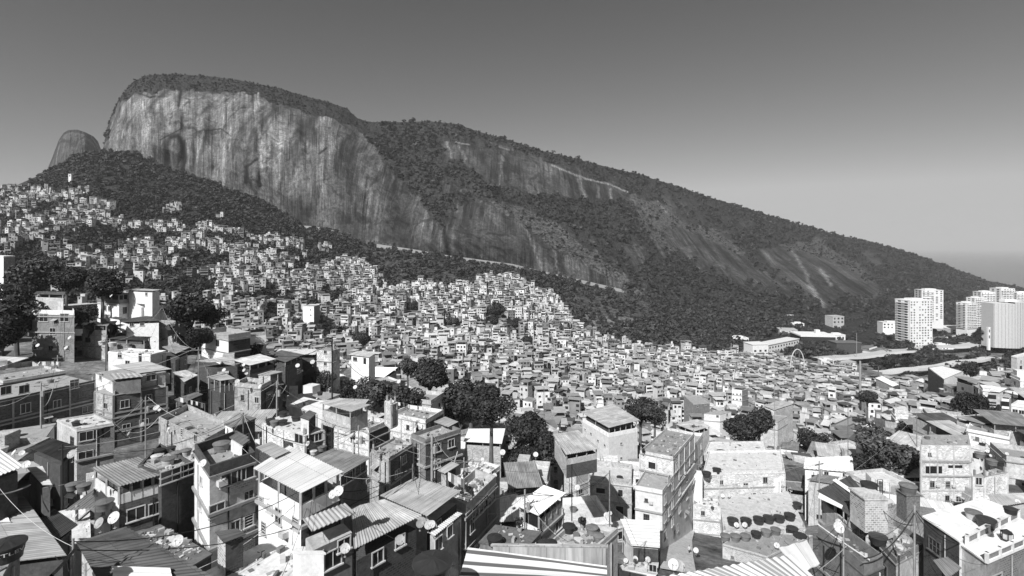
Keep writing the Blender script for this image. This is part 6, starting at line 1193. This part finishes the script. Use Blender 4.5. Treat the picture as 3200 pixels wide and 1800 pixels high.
for i, (x0, x1, yt, yb, Y, lab) in enumerate(((2478, 2515, 1012, 1040, 760, 'small pale house among the trees, left one above the sports hall'), (2596, 2640, 990, 1012, 800, 'white house in the forest edge above the sports hall'), (2763, 2830, 1010, 1028, 760, 'row house with two storeys in the trees left of the nearest tower'), (2540, 2562, 1020, 1035, 800, 'tiny pale hut in the trees left of the forest edge house'),
    (2290, 2340, 1058, 1075, 560, 'pale huts at the forest edge left of the school'), (2460, 2480, 985, 1000, 860, 'small white house alone in the forest left of the sports hall'), (2975, 3080, 1030, 1042, 640, 'long low building at the foot of the stepped towers'), (2610, 2680, 1134, 1150, 430, 'white block below the viaduct in the right middle'), (2568, 2608, 1128, 1150, 400, 'flat white shop building below the viaduct'),
    (2440, 2500, 1032, 1050, 690, 'flat roofed building behind the long school wing'), (2860, 2900, 1096, 1106, 520, 'low flat building under the nearest tower'), (3020, 3080, 1078, 1088, 480, 'row of workshops near the road below the netted tower'), (2930, 2990, 1082, 1092, 500, 'low white depot beside the upper road'))):
    if yb > 1040: Y = hit((x0+x1)/2, yb, 250).y
    boxb('house', lab, x0, x1, yt, yb, Y, rng.uniform(-.3, .3), rng.uniform(.5, .9), [M_WHITE, M_CREAM][i % 2], 2, 3 if x1-x0 < 50 else 6, '', roofbox=i % 2 == 0, cat='house', sides=False)
boxb('lookout_house', 'tiny white tower house highest on the wooded slope, far left', 213, 222, 545, 562, 760, .1, 1, M_WHITE, 2, 1, '', roofbox=False, cat='house', sides=False)
boxb('house', 'bright white house standing out below the wooded spur left of centre', 773, 795, 743, 758, 640, .1, .8, M_WHITE, 2, 2, '', roofbox=False, cat='house', sides=False)
# long sheds right of centre
for x0, y0, x1, y1, Y, lab in ((2735, 1175, 2810, 1208, 240, 'white long shed roof below the lower road, left one'), (2815, 1190, 2880, 1222, 225, 'white long shed roof below the lower road, middle one'), (2860, 1182, 2925, 1202, 240, 'white long shed roof below the lower road, right one')):
    HB(lab, [(x0, y0+6), (x1-20, y1), (x1, y1-6), (x0+22, y0)], Y, M_CREAM, M_DARKR, 'sheet', S_PLAIN, gap=.4, over=.5, name='shed', cat='shed', pitch=1.)
# roads
def road(name, pts, w, mat, lift=.35, walls=None, lab=None):
    c = [mpoint(*p) for p in pts]; m = MB(); f_ = []
    dense = []
    for a, b in zip(c, c[1:]): dense += [a.lerp(b, k/8) for k in range(8)]
    dense.append(c[-1])
    for i, p in enumerate(dense):
        t = (dense[min(i+1, len(dense)-1)]-dense[max(i-1, 0)]); t.z = 0; t.normalize(); n = Vector((t.y, -t.x, 0)); z = max(Hxy(p.x+s*n.x, p.y+s*n.y) for s in (-w/2, 0, w/2))+lift
        f_.append((Vector((p.x, p.y, z))+n*w/2, Vector((p.x, p.y, z))-n*w/2))
    for (a, b), (c_, d) in zip(f_, f_[1:]): m.face([a, b, d, c_]); 
    o = m.build(name, mat); tag(o, kind='structure'); return f_
M_ASPH = plaster('asphalt', .16, .2, .1, 'Object'); M_PAVE = plaster('pale_pavement', .6, .3, .1, 'Object')
def barrier(edge, side, lab, mat=M_WHITE, h=1.1):
    m = MB(); pts_ = [e[side] for e in edge]; o = pts_[0].copy()
    for a, b in zip(pts_, pts_[1:]):
        a = a-o; b = b-o; n = Vector((0, .3, 0)); dn = Vector((0, 0, -1.3)); q = [a+dn, b+dn, b+Vector((0, 0, h)), a+Vector((0, 0, h))]; m.face(q); m.face([p+n for p in q[::-1]]); m.face([q[3], q[2], q[2]+n, q[3]+n])
    w_ = m.build('road_barrier', mat); w_.location = o; tag(w_, lab, 'barrier')
e1 = road('road', [(2560, 1143), (2680, 1134), (2830, 1116), (2960, 1102), (3080, 1089), (3200, 1077), (3300, 1068)], 16, M_PAVE, 7); barrier(e1, 0, 'white barrier along the upper road below the towers')
e2 = road('road', [(2740, 1186), (2850, 1176), (2950, 1163), (3060, 1146), (3110, 1138)], 10, M_PAVE, 7); barrier(e2, 0, 'white barrier along the lower curving road')
e3 = road('road', [(2700, 1092), (2800, 1080), (2900, 1062), (2990, 1050), (3060, 1045)], 12, M_ASPH); barrier(e3, 0, 'pale wall along the road at the foot of the nearest tower')
e4 = road('pavement', [(2480, 1112), (2600, 1106), (2700, 1100)], 14, M_PAVE)
# lane between the houses near the centre
lane = [hit(x, y, 40) for x, y in ((2120, 1800), (2115, 1740), (2118, 1690), (2135, 1640), (2155, 1600), (2168, 1560))]; m = MB(); pr2 = []
for p in lane: pr2.append((Vector((p.x-2.6, p.y, Hxy(p.x-2.6, p.y)+.3)), Vector((p.x+2.6, p.y, Hxy(p.x+2.6, p.y)+.3))))
for (a, b), (c_, d) in zip(pr2, pr2[1:]): m.face([a, b, d, c_])
tag(m.build('alley', M_CONCL), kind='structure')
# containment wall along the foot of the rock
WL = [(866, 650), (893, 690), (905, 697)], [(945, 708), (990, 712), (1043, 723), (1080, 738)], [(1180, 766), (1290, 782), (1400, 801), (1480, 812), (1600, 828), (1715, 855), (1825, 880), (1965, 912)]
def ms(px, py):
    pb = np.interp(px, bx, by_); pr = np.interp(px, rx, ry)
    if py >= pb: return hit(px, py, 560)
    t = (pb-py)/(pb-pr); _, pyy, Y = msurf(px, t); return P(px, float(pyy), float(Y))
for i, ln in enumerate(WL):
    m = MB(); pts_ = []
    for (x0, y0), (x1, y1) in zip(ln, ln[1:]): pts_ += [ms(x0+(x1-x0)*k/8, y0+(y1-y0)*k/8) for k in range(8)]
    o = pts_[0].copy()
    for a, b in zip(pts_, pts_[1:]):
        a = a-o; b = b-o; a.y -= 6; b.y -= 6; up = Vector((0, 0, 1.9)); dn = Vector((0, 0, -4)); n = Vector((0, 1.2, 0)); m.face([a+dn, b+dn, b+up, a+up]); m.face([a+up, b+up, b+up+n, a+up+n]); m.face([b+dn+n, a+dn+n, a+up+n, b+up+n])
    w_ = m.build('boundary_wall', M_CONC); w_.location = o; tag(w_, ['short pale wall climbing the wooded spur beside the cliff', 'pale wall segment at the foot of the big cliff', 'long pale boundary wall along the foot of the rock slabs'][i], 'wall')

# ------------------------------------------------------------------ fill the middle and far distance
PROTO = [make_house(900+i) for i in range(40)]
X, Y, PXs, Zs, PYs = HS
idx = [i for i in np.argsort(Y) if KEEP[i]]
LOW = [p for p in PROTO if p['h'] < 8.5]
NIND = 215; placed = []; rest = []
NOGO = NOGO if 'NOGO' in globals() else []
def blocked(i):
    if Y[i] < 190:
        e = 3.6/Y[i]*F; rt_ = PYs[i]-6/Y[i]*F
        for h in HB_ALL:
            x0, x1, yn = h['bb']
            if x0 > -50 and Y[i] < h['Y'] and PXs[i]+e > x0+4 and PXs[i]-e < x1-4 and rt_ < yn+4.6/h['Y']*F and PYs[i] > yn: return True
    for tx, ty, tr, tY in TREEPX:
        if abs(PXs[i]-tx) < tr*1.05 and Y[i] < tY*1.25 and -tr*.6 < PYs[i]-3/Y[i]*F-ty < tr*1.5: return True
    if not free(X[i], Y[i], 3.6 if Y[i] > 100 else 4.2): return True
    if Y[i] < 110 and PYs[i]-5/Y[i]*F > 1760: return True
    for (x0, y0, x1, y1, Ymax) in NOGO:
        if x0 < PXs[i] < x1 and Y[i] < Ymax and y0 < PYs[i]-6/Y[i]*F < y1: return True
    return False
order = []
for i in idx:
    if blocked(i): continue
    order.append(i)
vis = [i for i in order if -60 < PXs[i] < 3260 and PYs[i]-7/Y[i]*F < 1800]
ind = set(vis[:NIND])
for i in order:
    az = math.atan2(X[i], Y[i]); rz = -az*.55+rng.choice([-.5, -.25, 0, 0, .25, .5])+rng.uniform(-.15, .15)
    if i in ind:
        near_ = Y[i] < 90 or (PXs[i] < 1250 and Y[i] < 140); p = rng.choice(LOW if near_ else PROTO); o = p['o'] if not p['used'] else copy_tree(p['o']); p['used'] = True
        s = rng.uniform(.92, 1.08) if Y[i] > 120 else .95
        o.location = (X[i], Y[i], Zs[i]+rng.uniform(-.8, 1.2)-(2.2 if near_ else 0)); o.rotation_euler = (0, 0, rz); o.scale = (s, s, rng.uniform(.9, 1.12)); placed.append((o, p))
    else: rest.append((i, rz))
for p in PROTO:
    if not p['used']:
        for c in KIDS[p['o'].name]: bpy.data.objects.remove(c)
        bpy.data.objects.remove(p['o'])
for o in bpy.data.objects:
    if '_d' in o: del o['_d']
# the thousands beyond them: one mesh, each house with its walls, slab or sheet roof, dark openings
V = []; T = []
def q4(pts, tone):
    V.extend(pts); T.extend([tone]*4)
for i, rz in rest:
    r = rng; x, y, z = X[i], Y[i], Zs[i]; px = PXs[i]
    ks = 1 if y < 240 else .78; w = r.choice([r.uniform(3.4, 6), r.uniform(4.6, 8.6), r.uniform(3.4, 6), r.uniform(5, 9)])*ks; d = r.uniform(4.2, 7.5)*ks; st = r.choice([2, 2, 3, 3, 4, 5]) if y > 240 else r.choice([1, 2, 2, 3])
    if px > 2300 and y > 330: st = min(st, 2)
    h = 2.6*st+r.uniform(-.4, .9); tone = r.choice([.78, .84, .66, .5, .42, .3, .74, .6, .36, .2, .82])*(.74 if px < 1100 else .9)
    c, s = math.cos(rz), math.sin(rz)
    def W(a, b, e): return (x+a*c-b*s, y+a*s+b*c, z+e)
    xs = (-w/2, w/2); b0 = -7
    q4([W(-w/2, -d/2, b0), W(w/2, -d/2, b0), W(w/2, -d/2, h), W(-w/2, -d/2, h)], tone)
    q4([W(w/2, -d/2, b0), W(w/2, d/2, b0), W(w/2, d/2, h), W(w/2, -d/2, h)], tone)
    q4([W(-w/2, d/2, b0), W(-w/2, -d/2, b0), W(-w/2, -d/2, h), W(-w/2, d/2, h)], tone)
    q4([W(w/2, d/2, b0), W(-w/2, d/2, b0), W(-w/2, d/2, h), W(w/2, d/2, h)], tone)
    rt = r.random(); e = r.uniform(.15, .6); rtone = r.choice([.7, .55, .42, .3, .2, .1, .5, .26])*(.7 if px < 1100 else .9)
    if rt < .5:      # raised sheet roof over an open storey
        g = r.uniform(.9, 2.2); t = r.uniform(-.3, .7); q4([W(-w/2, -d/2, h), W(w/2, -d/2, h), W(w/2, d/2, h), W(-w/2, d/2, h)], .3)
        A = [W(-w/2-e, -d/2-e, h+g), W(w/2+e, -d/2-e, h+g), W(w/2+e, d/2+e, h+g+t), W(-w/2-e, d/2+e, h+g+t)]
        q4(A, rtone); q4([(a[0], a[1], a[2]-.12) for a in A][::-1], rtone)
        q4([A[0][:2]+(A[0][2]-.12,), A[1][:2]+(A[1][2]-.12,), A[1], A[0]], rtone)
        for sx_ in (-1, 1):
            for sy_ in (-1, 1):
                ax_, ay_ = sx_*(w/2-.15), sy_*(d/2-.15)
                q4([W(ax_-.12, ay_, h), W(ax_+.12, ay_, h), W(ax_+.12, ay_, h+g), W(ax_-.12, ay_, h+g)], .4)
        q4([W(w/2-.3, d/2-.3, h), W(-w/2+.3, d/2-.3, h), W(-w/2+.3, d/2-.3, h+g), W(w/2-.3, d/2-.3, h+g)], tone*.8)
    else:
        q4([W(-w/2-.25, -d/2-.25, h+.15), W(w/2+.25, -d/2-.25, h+.15), W(w/2+.25, d/2+.25, h+.15), W(-w/2-.25, d/2+.25, h+.15)], rtone)
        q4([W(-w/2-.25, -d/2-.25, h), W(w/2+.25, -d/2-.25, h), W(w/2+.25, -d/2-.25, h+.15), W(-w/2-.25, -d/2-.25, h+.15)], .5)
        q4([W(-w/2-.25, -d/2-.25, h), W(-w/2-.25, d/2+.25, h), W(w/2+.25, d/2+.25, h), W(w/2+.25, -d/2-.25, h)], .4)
        if r.random() < .6:
            u0 = r.uniform(-w/2, 0); u1 = u0+r.uniform(1.5, 3); v0 = r.uniform(-d/2+.3, 0); v1 = v0+2; hh = h+.15+r.uniform(.8, 2.4); tn = r.choice([tone, .1, .6])
            for (a0, b0_), (a1, b1_) in (((u0, v0), (u1, v0)), ((u1, v0), (u1, v1)), ((u0, v1), (u0, v0)), ((u1, v1), (u0, v1))): q4([W(a0, b0_, h+.15), W(a1, b1_, h+.15), W(a1, b1_, hh), W(a0, b0_, hh)], tn)
            q4([W(u0, v0, hh), W(u1, v0, hh), W(u1, v1, hh), W(u0, v1, hh)], .5)
    for k in range(st):
        zc = 2.6*k+1.45
        if zc+.6 > h: break
        kind = r.random()
        if kind < .22 and k > 0:
            q4([W(-w/2+.4, -d/2-.04, zc-.5), W(w/2-.4, -d/2-.04, zc-.5), W(w/2-.4, -d/2-.04, zc+.75), W(-w/2+.4, -d/2-.04, zc+.75)], .03)
            q4([W(-w/2+.2, -d/2-.8, zc-1.4), W(w/2-.2, -d/2-.8, zc-1.4), W(w/2-.2, -d/2-.8, zc-.45), W(-w/2+.2, -d/2-.8, zc-.45)], min(.8, tone*1.1))
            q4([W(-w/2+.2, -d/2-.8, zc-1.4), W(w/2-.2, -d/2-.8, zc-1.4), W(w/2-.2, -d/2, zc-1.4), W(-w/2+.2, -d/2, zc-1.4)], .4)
        else:
            m = max(1, int(w/2.1))
            for j in range(m):
                if r.random() < .2: continue
                xc = -w/2+w*(j+.5)/m+r.uniform(-.3, .3); ww = r.choice([.4, .55, .75]); hh = r.choice([.45, .55, .7])
                q4([W(xc-ww, -d/2-.04, zc-hh), W(xc+ww, -d/2-.04, zc-hh), W(xc+ww, -d/2-.04, zc+hh), W(xc-ww, -d/2-.04, zc+hh)], .03)
        for sg in (-1, 1):
            if r.random() < .5: yc = r.uniform(-d/4, d/4); q4([W(sg*(w/2+.04), yc-.45*sg, zc-.5), W(sg*(w/2+.04), yc+.45*sg, zc-.5), W(sg*(w/2+.04), yc+.45*sg, zc+.5), W(sg*(w/2+.04), yc-.45*sg, zc+.5)], .03)
print('houses', len(ind), len(rest), len(V)//4)
dh = npmesh('distant_houses', np.array(V), np.arange(len(V)).reshape(-1, 4), M_VC, dict(tone=np.array(T))); tag(dh, kind='stuff')

# ------------------------------------------------------------------ dishes and tanks on the nearer copied houses, then labels
for n_, (o, p) in enumerate(placed):
    if o.location.y > 150: continue
    ztop = o.location.z+p['h']*o.scale[2]-1.7
    if 'flat roof' in p['desc'] and rng.random() < .75:
        c, s = math.cos(o.rotation_euler.z), math.sin(o.rotation_euler.z); a, b = rng.uniform(-.1, .3)*p['w'], rng.uniform(-.3, .1)*p['d']; q = (o.location.x+a*c-b*s, o.location.y+a*s+b*c, o.location.z+(p['h']-2+.16)*o.scale[2]); x, y = proj(q); tank(x, y, q[2], rng.uniform(1.1, 1.4), rng.choice('ddml'))
    if rng.random() < .5:
        c, s = math.cos(o.rotation_euler.z), math.sin(o.rotation_euler.z); a, b = rng.choice([-.46, .46])*p['w'], -.46*p['d']; q = (o.location.x+a*c-b*s, o.location.y+a*s+b*c, o.location.z+(p['h']-2+(.9 if 'patio' in p['desc'] or 'flat' in p['desc'] else .1))*o.scale[2]); x, y = proj(q)
        if y > HZ+20: dish(x, y, q[2], rng.uniform(.9, 1.2), 'w')
LM = [(h['root'], h['label']) for h in HB_ALL]+[(o, o['label']) for o in bpy.data.objects if o.parent is None and o.get('category') in ('tree', 'apartment tower', 'school', 'sports hall')]
def wp(o): v = o.location; return proj((v.x, v.y, v.z+3))
LMP = []
SHORT = {}
for o, l in LM:
    w_ = l.split(); k = ' '.join(w_[:7]); 
    while k.split()[-1] in ('the', 'a', 'with', 'of', 'and', 'in', 'above', 'below', 'behind', 'beside', 'under', 'by', 'right', 'left', 'at', 'on', 'over', 'to', 'dark', 'bright', 'white', 'big', 'wide', 'broad', 'upper', 'deep', 'two', 'three', 'long', 'raw', 'its', 'just', 'pale', 'far', 'high', 'large', 'tall', 'open', 'between', 'small', 'sunlit', 'brown', 'flat', 'grey', 'narrow', 'front', 'covered', 'thin', 'near', 'cut', 'lower', 'bare', 'square', 'concrete', 'lowest', 'leaning', 'middle', 'nearest', 'running', 'facing', 'half', 'attached', 'carrying', 'wooded'): k = ' '.join(k.split()[:-1])
    if len(k.split()) < 2: k = ' '.join(w_[:5])
    SHORT.setdefault(k, []).append(o); LMP.append((o, k))
LMP = [(o, k) for o, k in LMP if len(SHORT[k]) == 1]; LMP = [(wp(o), k) for o, k in LMP]
used = {}
ORD = ['nearest', 'second', 'third', 'fourth', 'fifth', 'sixth', 'seventh', 'eighth', 'ninth', 'tenth']
def autolabel(items):
    grp = {}
    for o, desc in items:
        x, y = wp(o); best = sorted(LMP, key=lambda l: math.hypot(l[0][0]-x, (l[0][1]-y)*1.4))[0]; dx, dy = x-best[0][0], y-best[0][1]
        d = 'left of' if dx < -abs(dy)*1.2 else 'right of' if dx > abs(dy)*1.2 else 'below' if dy > 0 else 'above'
        grp.setdefault((desc, d, best[1]), []).append((math.hypot(dx, dy), o))
    for (desc, d, k), l in grp.items():
        l.sort(key=lambda t: t[0])
        for i, (_, o) in enumerate(l):
            s = '%s %s the %s' % (desc, d, k) if len(l) == 1 else '%s, %s %s the %s' % (desc, ORD[min(i, 9)], d, k)
            w_ = s.split(); o['label'] = ' '.join(w_[:16])
autolabel([(o, p['desc'].replace('single-storey', 'low').replace(' over an open patio', '').replace('with ', 'with ')) for o, p in placed])
for o, p in placed: tag(o, None, 'house', 'houses packed on the slopes below the mountain')
autolabel([(o, o['_k']) for o in TANKS+DISHES if 'label' not in o])
for o in NEWP+NEWC: del o['label']
autolabel([(o, o['_k']) for o in NEWP+NEWC])
for o in TANKS+DISHES+NEWP+NEWC: del o['_k']
seen = {}
for o in bpy.data.objects:
    if o.parent is None and 'label' in o: seen.setdefault(o['label'], []).append(o.name)
print('dup labels', {k: v for k, v in seen.items() if len(v) > 1})

# ------------------------------------------------------------------ haze, sky, sun, camera
def haze():
    m = bpy.data.materials.new('haze'); m.use_nodes = True; nt = m.node_tree; nt.nodes.clear()
    o = nt.nodes.new('ShaderNodeOutputMaterial'); v = nt.nodes.new('ShaderNodeVolumePrincipled')
    v.inputs['Color'].default_value = (.9, .9, .9, 1); v.inputs['Density'].default_value = HAZE; v.inputs['Anisotropy'].default_value = 0
    nt.links.new(v.outputs[0], o.inputs['Volume'])
    b = MB(); b.box((10000, 27000, 115), (104000, 66400, 570+0), 0); h = b.build('haze', m); tag(h, kind='stuff')
HAZE = 7.5e-5
haze()
SUN_AZ, SUN_EL = 206., 42.
w = bpy.data.worlds.new('World'); sc.world = w; w.use_nodes = True; nt = w.node_tree
bg = nt.nodes['Background']; sky = nt.nodes.new('ShaderNodeTexSky'); sky.sky_type = 'NISHITA'; sky.sun_disc = False
sky.sun_elevation = R(SUN_EL); sky.sun_rotation = R(SUN_AZ); sky.altitude = 100; sky.air_density = 1.0; sky.dust_density = 1.0; sky.ozone_density = 1
sep = nt.nodes.new('ShaderNodeSeparateColor'); nt.links.new(sky.outputs[0], sep.inputs[0])     # black-and-white film behind a red filter
nt.links.new(math_(nt, 'MULTIPLY', math_(nt, 'POWER', math_(nt, 'MINIMUM', sep.outputs[0], 4.8), SKYP), SKYM), bg.inputs[0]); bg.inputs[1].default_value = .078
sl = bpy.data.lights.new('sun', 'SUN'); sl.energy = 5; sl.angle = R(.5); sl.color = (1, 1, 1)
so = bpy.data.objects.new('sun', sl); col.objects.link(so)
sd = Vector((math.sin(R(SUN_AZ))*math.cos(R(SUN_EL)), math.cos(R(SUN_AZ))*math.cos(R(SUN_EL)), math.sin(R(SUN_EL))))
so.rotation_euler = sd.to_track_quat('Z', 'Y').to_euler()
cd = bpy.data.cameras.new('camera'); cd.sensor_width = 36; cd.lens = 36*F/3200; cd.shift_y = -(900-HZ)/3200
cd.clip_start = .5; cd.clip_end = 120000
co = bpy.data.objects.new('camera', cd); col.objects.link(co); co.rotation_euler = (R(90), 0, 0); sc.camera = co
sc.view_settings.view_transform = 'Standard'; sc.view_settings.look = 'None'; sc.view_settings.gamma = 1; sc.view_settings.exposure = EXPO
